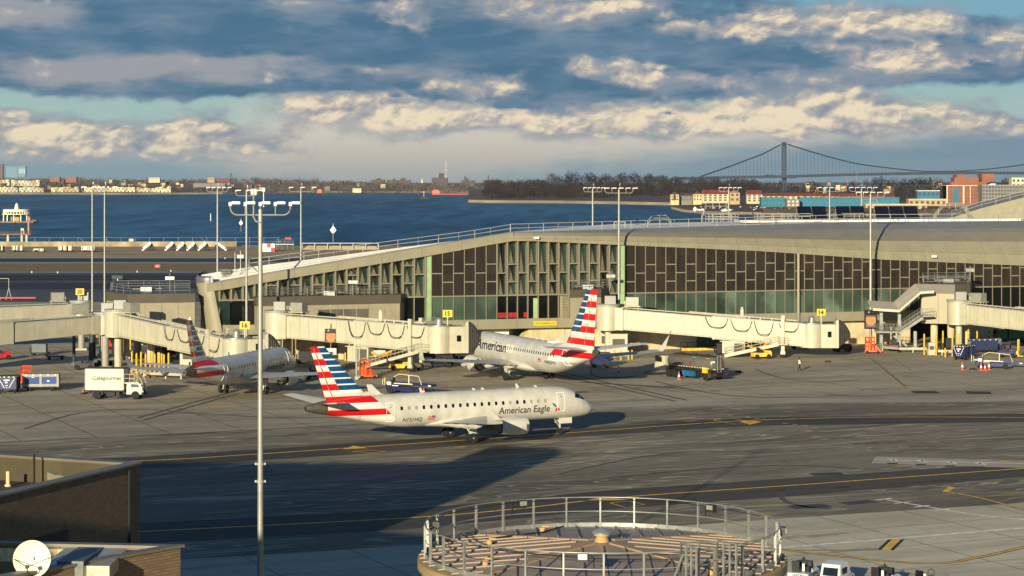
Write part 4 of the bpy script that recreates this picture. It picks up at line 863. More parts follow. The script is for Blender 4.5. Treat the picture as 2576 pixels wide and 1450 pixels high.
def guard(label, pts, g='guard rails on the apron'):
    L = gl(pts); o = thing('guard_rail', label, 'guard rail', L[0], 0, g); b = MB()
    for a, c in zip(L[:-1], L[1:]): b.beam(a+V(0, 0, .62), c+V(0, 0, .62), .1, .34)
    b.build('rail_beam', M('guard_rail_steel', (176, 168, 146), .55, .3, var=.1), o, world=True); b = MB()
    for a, c in zip(L[:-1], L[1:]):
        n = max(1, round((c-a).length/2.5))
        for i in range(n+1): p = a.lerp(c, i/n); b.box(p+V(0, .12, .42), (.16, .14, .84))
    b.build('rail_post', m_jb, o, world=True)
guard('long steel guard rail below the covered stair', [(2220, 884), (2262, 888), (2332, 888)]); guard('steel guard rail right of the long one beside tall yellow bollards', [(2335, 893), (2440, 897)])
guard('steel guard rail between catering truck and yellow bollards', [(330, 940), (378, 952), (455, 955)])
# hydrant cabinets
def cabinet(label, px, y, d=(.9, .7, 1.6), mat=m_ac, cat='cabinet', name='equipment_cabinet'):
    p = G(px, y); o = thing(name, label, cat, p, 0, 'ground equipment cabinets'); b = MB(); b.box((0, 0, .15+d[2]/2), d); b.box((0, 0, .07), (d[0]*1.1, d[1]*1.1, .14)); b.box((0, 0, d[2]+.18), (d[0]*1.06, d[1]*1.06, .06)); b.build('body', mat, o)
    b = MB(); b.box((0, -d[1]/2-.012, d[2]*.65), (d[0]*.7, .02, d[2]*.35)); b.build('panel', m_acd, o); return o
cabinet('cream cabinet with dark panel by the tall yellow bollards, left one', 2343, 893, mat=m_jb); cabinet('cream cabinet with dark panel by the tall yellow bollards, right one', 2412, 898, mat=m_jb)
cabinet('grey cabinet under the left bridge rotunda', 350, 868, (1.3, 1, 2.4)); cabinet('dark cabinet behind the yellow bollards at left', 610, 918, (1.6, 1, 2.4), m_acd) if False else None
cabinet('grey tall cabinet behind the left bollards', 394, 905, (1.6, .8, 2.2)); cabinet('cream cabinet against the plinth wall behind the airliner tail', 1522, 890, (1.5, .8, 3.2), m_jb); cabinet('tall cream cabinet right of the airliner tail', 1556, 895, (2.6, .8, 3.0), m_jb)
cabinet('louvred cream air unit under the tunnel of the left bridge', 478, 928, (2.6, 1.2, 2.8), m_jb)
def pier(label, px, y, h, r, mat): p = G(px, y); b = MB(); b.cyl((0, 0, 0), (0, 0, h), r, n=14); b.box((0, 0, .2), (r*2.6, r*2.6, .4)); o = b.build('support_column', mat, None, smooth=35); o.location = p; return tag(o, label, 'column', 'columns below the bridges')
pier('dark steel support column with a concrete foot at far left', 186, 918, 4.6, .22, M('dark_steel', (52, 60, 68), .5, .4, var=.1)); pier('thick dark support column under the left bridge', 232, 905, 5, .5, MATS['dark_steel'])
pier('cream support column right of the thick dark one', 256, 896, 5, .42, m_jb); pier('cream support column behind the yellow bollards at left', 319, 905, 4.7, .4, m_jb); pier('grey support column behind the yellow bollards at left', 346, 900, 4.7, .55, m_ac)
pier('slim grey pole beside the folded stair of bridge 15', 897, 955, 4.0, .16, m_ac); pier('slim pale pole right of the grey one at bridge 15', 905, 952, 4.0, .12, m_steel)
o = thing('handrail', 'dark pipe handrail by the service door in the plinth wall', 'handrail', F(T(1735), 0, 1.2)); b = MB(); b.rail([F(T(1705), 0, 1.0), F(T(1740), 0, 1.0), F(T(1752), 0, 1.0)], 1.1, .04, 1.4, 1); b.build('rail', M('dark_steel', (52, 60, 68)), o, world=True)
b = MB(); b.hexa([F(T(1700), .0, 2.6), F(T(1795), .0, 2.6), F(T(1795), .0, 2.3), F(T(1700), .0, 2.3)], [F(T(1700), .35, 2.6), F(T(1795), .35, 2.6), F(T(1795), .35, 2.3), F(T(1700), .35, 2.3)]); tag(b.build('painted_kerb', m_yel), 'yellow painted kerb below the plinth wall beside the fuel truck', 'kerb')
# ================================================================ airliners
def livery_mat(name, pr, base):
    m = bpy.data.materials.new(name); m.use_nodes = True; nt = m.node_tree; b = NB(nt); p = nt.nodes['Principled BSDF']
    co = b.new('ShaderNodeTexCoord').outputs['Object']; x, y, z = b.xyz(co); s = b.mul(x, -1.0)
    n = b.noise(b.mapping(co, scale=(1, 1, .4)), .8, 5, .6); silver = b.mix(b.step(n, .3, .7), S(*[c*.90 for c in base]), S(*base)); n5 = b.noise(b.mapping(co, scale=(.15, 1, 2.5), loc=(3, 1, 1)), 1.2, 6, .65); silver = b.mix(b.mul(b.step(n5, .56, .72), .22), silver, S(*[c*.72 for c in base]))
    white = S(238, 232, 218); grey = S(214, 208, 192); red = S(206, 18, 26); blue = S(8, 60, 102)
    z0, per = pr['z0'], pr['per']
    tail = b.m('GREATER_THAN', s, b.m('MULTIPLY_ADD', b.sub(z, pr['bz']), pr['bk'], pr['bs']))
    f = b.m('FRACT', b.mul(b.sub(z, z0), 1/per)); isred = b.m('LESS_THAN', f, .5)
    wh = b.mix(b.m('GREATER_THAN', b.m('FRACT', b.mul(b.sub(z, z0+per*.75), 2/per)), .5), white, grey)
    stripe_ = b.mix(isred, wh, red)
    up = b.m('GREATER_THAN', z, pr['zblue'])
    fwd = b.m('LESS_THAN', s, b.m('MULTIPLY_ADD', b.sub(z, pr['zblue']), pr['fk'], pr['fs']))
    f2 = b.m('FRACT', b.mul(b.sub(z, z0), 2/per)); bl = b.mix(b.m('LESS_THAN', f2, .78), white, b.mix(b.step(n, .35, .6), blue, S(14, 80, 126)))
    stripe_ = b.mix(b.mul(up, fwd), stripe_, bl)
    low = b.m('GREATER_THAN', z, pr['zlow']); tail = b.mul(tail, low)
    bd = b.m('LESS_THAN', z, pr['zlow']+pr['wl']); stripe_ = b.mix(bd, stripe_, white)
    nt.links.new(b.mix(tail, silver, stripe_), p.inputs['Base Color'])
    p.inputs['Roughness'].default_value = .32; p.inputs['Metallic'].default_value = .08; p.inputs['Coat Weight'].default_value = .25; p.inputs['Coat Roughness'].default_value = .1
    return m
m_wing = M('wing_grey', (178, 176, 168), .38, .2, var=.05, scale=.6); m_winw = M('wing_pale', (212, 206, 190), .4, .1, var=.05); m_apu = M('bare_metal_tail', (112, 104, 92), .4, .6, var=.15, scale=2)
m_nac = M('nacelle', (206, 200, 184), .35, .15, var=.05); m_hot = M('exhaust_metal', (120, 112, 100), .4, .7, var=.15); m_dark = M('engine_dark', (20, 20, 22), .6, var=.2)
m_win = M('cabin_pane', (22, 24, 28), .15, var=0); m_ink = M('title_ink', (44, 48, 56), .5, var=0); m_red = M('mark_red', (200, 20, 30), .5, var=0); m_blue = M('mark_blue', (14, 90, 150), .5, var=0); m_strut = M('gear_strut', (190, 186, 176), .4, .4, var=.1)
m_line = M('door_outline', (232, 228, 216), .5, var=0); m_lined = M('panel_line_grey', (150, 144, 132), .5, var=0)  # pale door outline; plain grey for rudder line, door panes, service panel
def fus_at(A, s):
    t = A['fus']
    for a, c in zip(t[:-1], t[1:]):
        if s <= c[0]:
            k = (s-a[0])/(c[0]-a[0]); k2 = k if A.get('lin') else k
            return [a[i]+(c[i]-a[i])*k2 for i in (1, 2, 3)]
    return list(t[-1][1:])
def smooth_tab(t, n=5):
    pts = [Vector((*q,)) if False else q for q in t]; out = []
    for i in range(len(t)-1):
        a, bb, c, d = t[max(i-1, 0)], t[i], t[i+1], t[min(i+2, len(t)-1)]
        for k in range(n):
            u = k/n
            row = []
            for j in range(4):
                m1 = (c[j]-a[j])/(c[0]-a[0])*(c[0]-bb[0]) if c[0] != a[0] else 0; m2 = (d[j]-bb[j])/(d[0]-bb[0])*(c[0]-bb[0]) if d[0] != bb[0] else 0
                row.append((2*u**3-3*u*u+1)*bb[j]+(u**3-2*u*u+u)*m1+(-2*u**3+3*u*u)*c[j]+(u**3-u*u)*m2)
            row[0] = bb[0]+(c[0]-bb[0])*u; out.append(tuple(row))
    return out+[t[-1]]
def surf(A, s, z, side, off=.012):
    w, h, cz = fus_at(A, s); q = max(0.0, 1-((z-cz)/h)**2); return Vector((-s, side*(w*math.sqrt(q)+off), z))
def foil(le, te, up, thick, n=6):
    """closed aerofoil ring between leading and trailing edge"""
    le, te, up = Vector(le), Vector(te), Vector(up); c = (te-le).length; o = []
    prof = [(0, 0), (.06, .35), (.2, .5), (.4, .48), (.7, .26), (1, .02), (.7, -.16), (.4, -.3), (.2, -.34), (.06, -.26)]
    return [le.lerp(te, u)+up*(v*thick*c) for u, v in prof]
def airliner(label, A, loc, heading, livery, titles, side_show, group='American jets on the apron'):
    o = thing('airliner', label, 'airplane', loc, math.atan2(heading[1], heading[0]), 'passenger jets on the apron')
    A['fus'] = A['_fus']
    n = 40; b = MB(); tab = [q for q in A['fus'] if q[0] <= A['apu']]
    if tab[-1][0] < A['apu']: tab.append((A['apu'], *fus_at(A, A['apu'])))
    ringf = lambda q: [Vector((-q[0], q[1]*math.cos(2*math.pi*i/n), q[3]+q[2]*math.sin(2*math.pi*i/n))) for i in range(n)]
    b.loft([ringf(q) for q in tab]); b.build('fuselage', livery, o, smooth=50)
    b = MB(); tab2 = [(A['apu'], *fus_at(A, A['apu']))]+[q for q in A['fus'] if q[0] > A['apu']]; b.loft([ringf((q[0], q[1]*1.002, q[2]*1.002, q[3])) for q in tab2]); b.cyl((-A['L']-.005, 0, tab2[-1][3]), (-A['L']-.02, 0, tab2[-1][3]), tab2[-1][1]*.7, n=12, mi=1); b.build('tail_cone', [m_apu, m_dark], o, smooth=40)
    # fin with dorsal fillet
    fn = A['fin']; b = MB(); rings = []
    for k in range(13):
        u = k/12; zl = fn['zb']+(fn['zt']-fn['zb'])*u; le = fn['le0']+(fn['le1']-fn['le0'])*u; te = fn['te0']+(fn['te1']-fn['te0'])*u
        rings.append(foil((-le, 0, zl), (-te, 0, zl), (0, 1, 0), .10 if k < 12 else .05))
    b.loft(rings); b.build('fin', livery, o, smooth=30)
    d = fn['dors']; b = MB(); b.add([(-d[0], 0, d[1]), (-d[2], .09, d[3]), (-d[2], -.09, d[3]), (-fn['le0']-1.0, .2, fn['zb']-.05), (-fn['le0']-1.0, -.2, fn['zb']-.05), (-d[0]-.3, .12, d[1]-.15), (-d[0]-.3, -.12, d[1]-.15)], [(0, 1, 2), (0, 5, 3, 1), (0, 2, 4, 6), (1, 3, 4, 2), (5, 6, 4, 3), (0, 6, 5)]); b.build('dorsal_fin', m_nac, o)
    b = MB(); p0, p1 = fn['hinge']
    for sd in (-1, 1): b.beam((-p0[0], sd*fn['hw'], p0[1]), (-p1[0], sd*fn['hw']*.6, p1[1]), .03, .035)
    b.build('rudder_line', m_lined, o)
    for sd in (-1, 1):
        w = A['wing']; b = MB(); rings = []
        for (yy, le, te, z, th) in w: rings.append(foil((-le, sd*yy, z), (-te, sd*yy, z-.05), (0, 0, 1), th))
        b.loft(rings); b.build('wing', m_wing, o, smooth=35)
        yy, le, te, z, th = w[-1]; b = MB(); wl = A['winglet']; b.loft([foil((-le, sd*yy, z), (-te, sd*yy, z), (0, sd*.2, 1), .1), foil((-le-wl*.18, sd*(yy+.28), z+.3), (-te-wl*.06, sd*(yy+.26), z+.3), (0, sd*1, .5), .09), foil((-le-wl*.98, sd*(yy+wl*.28+.1), z+wl*.98), (-te-wl*.22, sd*(yy+wl*.28+.1), z+wl*1.0), (0, sd, .2), .08)]); b.build('winglet', m_winw, o, smooth=35)
        hs = A['stab']; b = MB(); b.loft([foil((-le, sd*yy, z), (-te, sd*yy, z), (0, 0, 1), .1) for (yy, le, te, z) in hs]); b.build('stabiliser', m_winw, o, smooth=35)
        for (yy, le, te) in A['fair']:
            zz = interp(yy, [(q[0], q[3]) for q in w])-.25; b = MB(); b.loft([b.ring((-le, sd*yy, zz), (1, 0, 0), .02, 8), b.ring((-le-.5*(te-le), sd*yy, zz-.1), (1, 0, 0), .28, 8), b.ring((-te, sd*yy, zz+.1), (1, 0, 0), .02, 8)]); b.build('flap_fairing', m_nac, o, smooth=40)
        e = A['eng']; ey = sd*e['y']; cz = e['z']; r = e['r']; L = e['L']; b = MB(); s0 = e['s']
        b.lathe([(r*.78, .12), (r*.84, .0), (r*.93, -.02), (r, .25), (r*1.04, .9), (r*1.0, L*.62), (r*.86, L), (r*.82, L)], (-s0, ey, cz), (-1, 0, 0), 26); b.build('nacelle', m_nac, o, smooth=50)
        b = MB(); b.lathe([(r*.80, .3), (r*.78, .14)], (-s0, ey, cz), (-1, 0, 0), 24); b.lathe([(r*.8, L*.97), (r*.81, L*1.004)], (-s0, ey, cz), (-1, 0, 0), 24); b.build('engine_core', m_dark, o)
        b = MB(); b.lathe([(r*.62, L*.98), (r*.58, L*1.16), (r*.46, L*1.32)], (-s0, ey, cz), (-1, 0, 0), 20); b.lathe([(r*.32, L*1.3), (r*.25, L*1.5), (.03, L*1.68)], (-s0, ey, cz), (-1, 0, 0), 16); b.build('exhaust_nozzle', m_hot, o, smooth=40)
        b = MB(); zz = interp(e['y'], [(q[0], q[3]) for q in w]); b.hexa([(-s0-.8, ey-.14, cz+r*.8), (-s0-.8, ey+.14, cz+r*.8), (-s0-L*1.2, ey+.14, cz+r*.4), (-s0-L*1.2, ey-.14, cz+r*.4)], [(-s0-1.2, ey-.12, cz+r*1.06), (-s0-1.2, ey+.12, cz+r*1.06), (-s0-L*1.35, ey+.12, zz+.1), (-s0-L*1.35, ey-.12, zz+.1)]); b.build('pylon', m_nac, o)
        g = A['gear']; gy = sd*g['y']; b = MB(); b.cyl((-g['s'], gy, g['r']), (-g['s']+.1, gy*.98, g['top']), .14, n=8); b.beam((-g['s']+.1, gy, g['r']+.2), (-g['s']-.9, gy*.8, g['top']), .09, .09); b.cyl((-g['s'], gy-.55, g['r']), (-g['s'], gy+.55, g['r']), .09, n=8); b.build('main_gear_strut', m_strut, o)
        b = MB(); b.box((-g['s']-.02, gy+sd*.42, g['r']+1.0), (.9, .05, 1.1)); b.build('gear_door', m_nac, o)
        for dy in (-g['tw'], g['tw']):
            b = MB(); wheel(b, (-g['s'], gy+dy, g['r']), (0, 1, 0), g['r'], g['r']*.7); b.build('main_wheel', [m_tyre, M('gear_hub', (96, 92, 88), .5, .4)], o, smooth=40)
    # belly fairing
    bf = A['belly']; b = MB(); b.loft([[Vector((-s_, w_*math.cos(2*math.pi*i/20), z_+h_*math.sin(2*math.pi*i/20))) for i in range(20)] for (s_, w_, h_, z_) in bf]); b.build('belly_fairing', m_nac, o, smooth=50)
    # nose gear
    g = A['nose']; b = MB(); b.cyl((-g['s'], 0, g['r']), (-g['s'], 0, g['top']), .1, n=8); b.beam((-g['s'], 0, g['r']+.3), (-g['s']-.8, 0, g['top']), .08, .08); b.cyl((-g['s'], -.28, g['r']), (-g['s'], .28, g['r']), .06, n=8); b.build('nose_gear_strut', m_strut, o)
    for dy in (-.2, .2):
        b = MB(); wheel(b, (-g['s'], dy, g['r']), (0, 1, 0), g['r'], .2); b.build('nose_wheel', [m_tyre, m_hub], o, smooth=40)
    for sd in (-1, 1): b = MB(); b.box((-g['s']+.4, sd*.42, g['top']-.28), (1.5, .05, .75)); b.build('nose_gear_door', m_nac, o)
    # cabin windows, doors, flight deck panes
    first = None
    for sd in side_show:
        for i in range(A['nwin']):
            s = A['w0']+(A['w1']-A['w0'])*i/(A['nwin']-1); z = A['wz']
            if first is None or abs(fus_at(A, s)[0]-first[2]) > .004 or first[1] != sd:
                b = MB(); pts = []; hw, hh = A['ww']/2, A['wh']/2
                ring = [(math.copysign(abs(math.cos(R(a)))**.5, math.cos(R(a)))*hw, math.copysign(abs(math.sin(R(a)))**.5, math.sin(R(a)))*hh) for a in range(0, 360, 30)]
                c = surf(A, s, z, sd, 0); b.add([surf(A, s-dx, z+dz, sd, .01)-c for dx, dz in ring], [tuple(range(12))]); ob = b.build('cabin_window', m_win, o, fix=False); ob.location = c; first = (ob, sd, fus_at(A, s)[0])
            else:
                ob = first[0].copy(); COL.objects.link(ob); ob.location = surf(A, s, z, sd, 0)
            if i in A.get('shade', ()): 
                ob.data = ob.data.copy(); ob.data.materials[0] = M('window_blind', (150, 142, 126), .5, var=0)
        for (s, z0, z1, wd) in A['doors']:
            b = MB(); loop = [(s-wd/2, z0), (s+wd/2, z0), (s+wd/2, (z0+z1)/2), (s+wd/2, z1), (s-wd/2, z1), (s-wd/2, (z0+z1)/2)]
            for (sa, za), (sb, zb_) in zip(loop, loop[1:]+loop[:1]):
                m_ = 5
                for k in range(m_): b.beam(surf(A, sa+(sb-sa)*k/m_, za+(zb_-za)*k/m_, sd, .01), surf(A, sa+(sb-sa)*(k+1)/m_, za+(zb_-za)*(k+1)/m_, sd, .01), .03, .05)
            dr = b.build('door', m_line, o)
            b = MB(); c = surf(A, s, z1-.45, sd, .006); b.box(c, (.16, .01, .22)); b.box(c-V(0, 0, .45), (.1, .01, .12)); b.build('door_window', m_lined, dr)
        for k, quadp in enumerate(A['cockpit']):
            b = MB(); (sa, za), (sb, zb_), (sc_, zc_), (sd_, zd) = quadp; nn = 4; g_ = []
            for i in range(nn+1):
                for j in range(nn+1):
                    u, v = i/nn, j/nn; s_ = (sa*(1-u)+sb*u)*(1-v)+(sd_*(1-u)+sc_*u)*v; z_ = (za*(1-u)+zb_*u)*(1-v)+(zd*(1-u)+zc_*u)*v
                    g_.append(surf(A, s_, min(z_, fus_at(A, s_)[2]+fus_at(A, s_)[1]*.985), sd, .014))
            b.add(g_, [(i*(nn+1)+j, (i+1)*(nn+1)+j, (i+1)*(nn+1)+j+1, i*(nn+1)+j+1) for i in range(nn) for j in range(nn)]); b.build('windscreen', m_win, o, fix=False)
    # titles wrapped onto the skin
    for (name, body, s, z, size, sd, mat, bold, wid) in titles:
        me = text_mesh(body, size, bold); bm = bmesh.new(); bm.from_mesh(me)
        for k in range(1, 14):
            zc = -size*.3+k*size*.1; bmesh.ops.bisect_plane(bm, geom=bm.verts[:]+bm.edges[:]+bm.faces[:], plane_co=(0, zc, 0), plane_no=(0, 1, 0))
        xs = [v.co.x for v in bm.verts]; k = wid/(max(xs)-min(xs)); mn = min(xs)
        for v in bm.verts: v.co = surf(A, s-(v.co.x-mn)*k if sd < 0 else s+(v.co.x-mn)*k, z+v.co.y, sd, .016)
        bm.to_mesh(me); bm.free(); me.materials.clear(); me.materials.append(mat); ob = bpy.data.objects.new(name, me); COL.objects.link(ob); ob.parent = o
    for (name, mat, polys, sd) in A['marks']:
        if sd in side_show:
            b = MB()
            for pl in polys: b.add([surf(A, s, z, sd, .016) for s, z in pl], [tuple(range(len(pl)))])
            b.build(name, mat, o, fix=False)
    b = MB()
    for (s, z, hh) in A['ant']: b.add([(-s, -.03, z), (-s-.35, -.03, z), (-s-.45, -.02, z+hh), (-s-.25, -.02, z+hh), (-s, .03, z), (-s-.35, .03, z), (-s-.45, .02, z+hh), (-s-.25, .02, z+hh)], [(0, 1, 2, 3), (4, 5, 6, 7), (0, 3, 7, 4), (1, 2, 6, 5), (3, 2, 6, 7), (0, 1, 5, 4)])
    b.build('antenna', m_winw, o)
    if A.get('dome'):
        s, z = A['dome']; b = MB(); b.lathe([(1.0, 0), (.9, .18), (.6, .32), (.05, .36)], (0, 0, 0), n=18); d_ = b.build('antenna_dome', m_white, o, smooth=40); d_.location = (-s, 0, z); d_.scale = (1.5, .8, 1)
    return o
E = dict(L=31.68, apu=29.6, nwin=21, w0=22.2, w1=6.3, wz=3.62, ww=.29, wh=.38, shade=(1, 15, 18, 19, 20),
  _fus=smooth_tab([(0, .06, .06, 2.42), (.25, .42, .40, 2.45), (.8, .80, .78, 2.58), (1.7, 1.16, 1.18, 2.84), (2.8, 1.40, 1.48, 3.08), (4.2, 1.50, 1.64, 3.22), (6, 1.505, 1.675, 3.25), (13, 1.505, 1.675, 3.25), (20.5, 1.505, 1.675, 3.25), (23, 1.46, 1.58, 3.36), (25.5, 1.22, 1.28, 3.62), (27.8, .92, .96, 3.82), (29.6, .66, .70, 3.90), (31.0, .42, .44, 3.92), (31.68, .26, .28, 3.92)]),
  fin=dict(zb=4.55, zt=9.83, le0=25.0, le1=29.75, te0=29.55, te1=31.25, dors=(22.9, 4.86, 25.4, 5.3), hinge=((29.0, 4.9), (30.9, 9.7)), hw=.17),
  wing=[(1.2, 10.9, 17.9, 2.0, .12), (4.4, 12.8, 18.0, 2.3, .11), (13.3, 17.2, 18.9, 3.1, .10)], winglet=1.45,
  stab=[(.5, 27.2, 30.4, 4.25), (5.2, 30.6, 32.0, 4.85)], fair=[(3.2, 15.0, 18.8), (6.0, 16.0, 19.0), (9.0, 16.9, 19.2)],
  eng=dict(y=4.25, z=1.62, r=.86, L=2.9, s=10.0), gear=dict(y=2.62, s=15.2, r=.50, top=2.3, tw=.36), nose=dict(s=3.8, r=.31, top=1.75),
  belly=[(9.5, .3, .1, 1.9), (11.5, 1.35, .55, 1.95), (14, 1.6, .68, 1.98), (17, 1.5, .62, 1.98), (19.5, .8, .35, 1.95), (20.8, .2, .08, 1.9)],
  doors=[(23.35, 2.35, 4.2, .85), (4.45, 2.5, 4.35, .85)], cockpit=[[(2.75, 3.78), (2.05, 3.62), (1.85, 4.0), (2.45, 4.25)], [(1.98, 3.6), (1.35, 3.42), (1.40, 3.62), (1.8, 3.98)]],
  marks=[('flight_emblem', m_blue, [[(5.55, 3.32), (5.28, 3.32), (4.95, 2.96), (5.18, 2.93)]], -1), ('flight_emblem', m_red, [[(5.12, 2.62), (5.02, 2.88), (4.72, 2.80), (4.45, 2.50), (5.0, 2.45)]], -1), ('flag', m_red, [[(19.35, 2.30+.09*k), (18.55, 2.30+.09*k), (18.55, 2.345+.09*k), (19.35, 2.345+.09*k)] for k in range(5)], -1), ('flag_canton', m_blue, [[(18.9, 2.55), (18.55, 2.55), (18.55, 2.76), (18.9, 2.76)]], -1), ('service_panel', m_lined, [[(26.6, 2.75), (26.25, 2.75), (26.25, 3.0), (26.6, 3.0)]], -1)],
  ant=[(23.8, 4.86, .35), (19.2, 4.93, .45), (8.5, 4.93, .4), (12.4, 4.93, .18), (13.4, 4.93, .18), (6.4, 4.93, .15)])
E['fus'] = E['_fus']
B = dict(L=39.47, apu=38.4, nwin=34, w0=30.2, w1=8.5, wz=3.98, ww=.27, wh=.40,
  _fus=smooth_tab([(0, .06, .06, 2.75), (.3, .55, .5, 2.8), (1.0, 1.02, .98, 2.95), (2.2, 1.48, 1.5, 3.2), (3.8, 1.78, 1.86, 3.36), (5.5, 1.88, 2.0, 3.4), (12, 1.88, 2.0, 3.4), (25, 1.88, 2.0, 3.4), (28, 1.84, 1.92, 3.5), (31.5, 1.5, 1.55, 3.9), (35, .98, 1.04, 4.4), (37.6, .56, .66, 4.7), (38.4, .42, .52, 4.78), (39.47, .22, .3, 4.85)]),
  fin=dict(zb=5.0, zt=12.55, le0=30.2, le1=36.3, te0=38.0, te1=38.95, dors=(26.2, 5.38, 31.4, 6.9), hinge=((36.0, 5.6), (37.9, 11.9)), hw=.26),
  wing=[(1.5, 13.2, 20.6, 1.95, .12), (5.2, 16.3, 20.9, 2.3, .11), (16.8, 23.2, 25.0, 3.5, .10)], winglet=2.7,
  stab=[(.5, 33.6, 37.6, 5.0), (7.1, 37.9, 39.5, 5.75)], fair=[(3.4, 18.5, 22.5), (6.6, 19.5, 23.2), (10.4, 21, 24)],
  eng=dict(y=4.85, z=1.75, r=1.05, L=3.4, s=11.6), gear=dict(y=2.86, s=19.6, r=.56, top=2.2, tw=.43), nose=dict(s=4.0, r=.34, top=1.7),
  belly=[(11.5, .3, .1, 1.75), (14, 1.7, .65, 1.85), (18, 1.95, .8, 1.9), (21.5, 1.8, .7, 1.9), (24, .9, .35, 1.8), (25.2, .2, .08, 1.75)],
  doors=[(32.6, 2.85, 4.75, .85), (5.2, 2.5, 4.5, .85), (17.0, 3.5, 4.4, .55), (18.2, 3.5, 4.4, .55)], cockpit=[[(3.2, 4.0), (2.2, 3.8), (2.1, 4.2), (2.9, 4.55)]],
  marks=[('flag', m_red, [[(26.3, 2.85+.09*k), (27.1, 2.85+.09*k), (27.1, 2.895+.09*k), (26.3, 2.895+.09*k)] for k in range(6)], 1), ('flag_canton', m_blue, [[(26.3, 3.1), (26.65, 3.1), (26.65, 3.38), (26.3, 3.38)]], 1), ('flight_emblem', m_blue, [[(5.6, 4.75), (5.95, 4.75), (6.3, 4.3), (6.0, 4.25)]], 1), ('flight_emblem', m_red, [[(6.1, 3.8), (6.2, 4.2), (6.55, 4.1), (6.9, 3.7), (6.3, 3.6)]], 1)],
  ant=[(23.5, 5.4, .6), (21.8, 5.4, .18), (12, 5.4, .3)], dome=(27.2, 5.3))
B['fus'] = B['_fus']
LE = livery_mat('regional_livery', dict(z0=4.31, per=1.23, bs=23.75, bz=3.6, bk=.93, zblue=5.52, fs=28.15, fk=.537, zlow=2.46, wl=.5), (212, 206, 190))
LB = livery_mat('mainline_livery', dict(z0=5.56, per=1.57, bs=29.6, bz=4.4, bk=.80, zblue=6.95, fs=34.7, fk=.49, zlow=3.3, wl=.65), (206, 202, 190))
hd = (math.cos(R(27.6)), math.sin(R(27.6)))
airliner('silver regional jet taxiing in the centre with red, white and blue striped tail', E, (8.25, 224.6, 0), hd, LE,
  [('title', 'American Eagle', 11.55, 2.52, .98, -1, m_ink, .012, 5.8), ('registration', 'N131HQ', 22.0, 2.28, .52, -1, m_ink, .006, 2.05), ('nose_number', '131', 3.4, 1.75, .18, -1, m_ink, 0, .4)], (-1,))
h2 = Vector((.292, .956, 0)).normalized()
airliner('shaded regional jet parked at the bridge with sign 16, seen from behind', E, (-32.4+14.9*h2.x, 264.8+14.9*h2.y, 0), h2, LE,
  [('title', 'American Eagle', 11.55, 2.52, .98, -1, m_ink, .012, 5.8)], (-1,))
h3 = Vector((-.423, .906, 0)).normalized()
airliner('larger airliner docked at the bridge with sign 15, tail towards the viewer', B, (2.16+19.6*h3.x, 283+19.6*h3.y, 0), h3, LB,
  [('title', 'American', 7.2, 3.35, 1.75, 1, m_ink, .035, 9.4), ('registration', 'N962AN', 28.0, 2.8, .6, 1, m_ink, .008, 2.4)], (1,))
# ================================================================ ground vehicles and equipment
m_tw = M('truck_white', (196, 190, 164), .45, .05, var=.05, scale=.8); m_chas = M('chassis_black', (30, 30, 32), .7, var=.2); m_navy = M('navy_paint', (22, 34, 84), .45, .1, var=.12); m_navyc = M('navy_canvas', (24, 40, 78), .8, var=.15, scale=2)
m_redv = M('red_paint', (170, 22, 26), .5, .05, var=.1); m_oran = M('orange_paint', (222, 82, 24), .5, var=.12, scale=2); m_vglass = M('vehicle_glass', (30, 36, 40), .1, var=0); m_lightr = M('tail_lamp', (170, 30, 26), .3, var=0); m_cone = M('cone_orange', (224, 70, 40), .6, var=.08); m_refl = M('reflective_white', (236, 232, 222), .4, var=0)
m_cream = M('cream_rail', (226, 208, 150), .5, var=.06); m_bluep = M('cart_blue', (24, 60, 132), .45, var=.12)
def ang(a): return R(a)
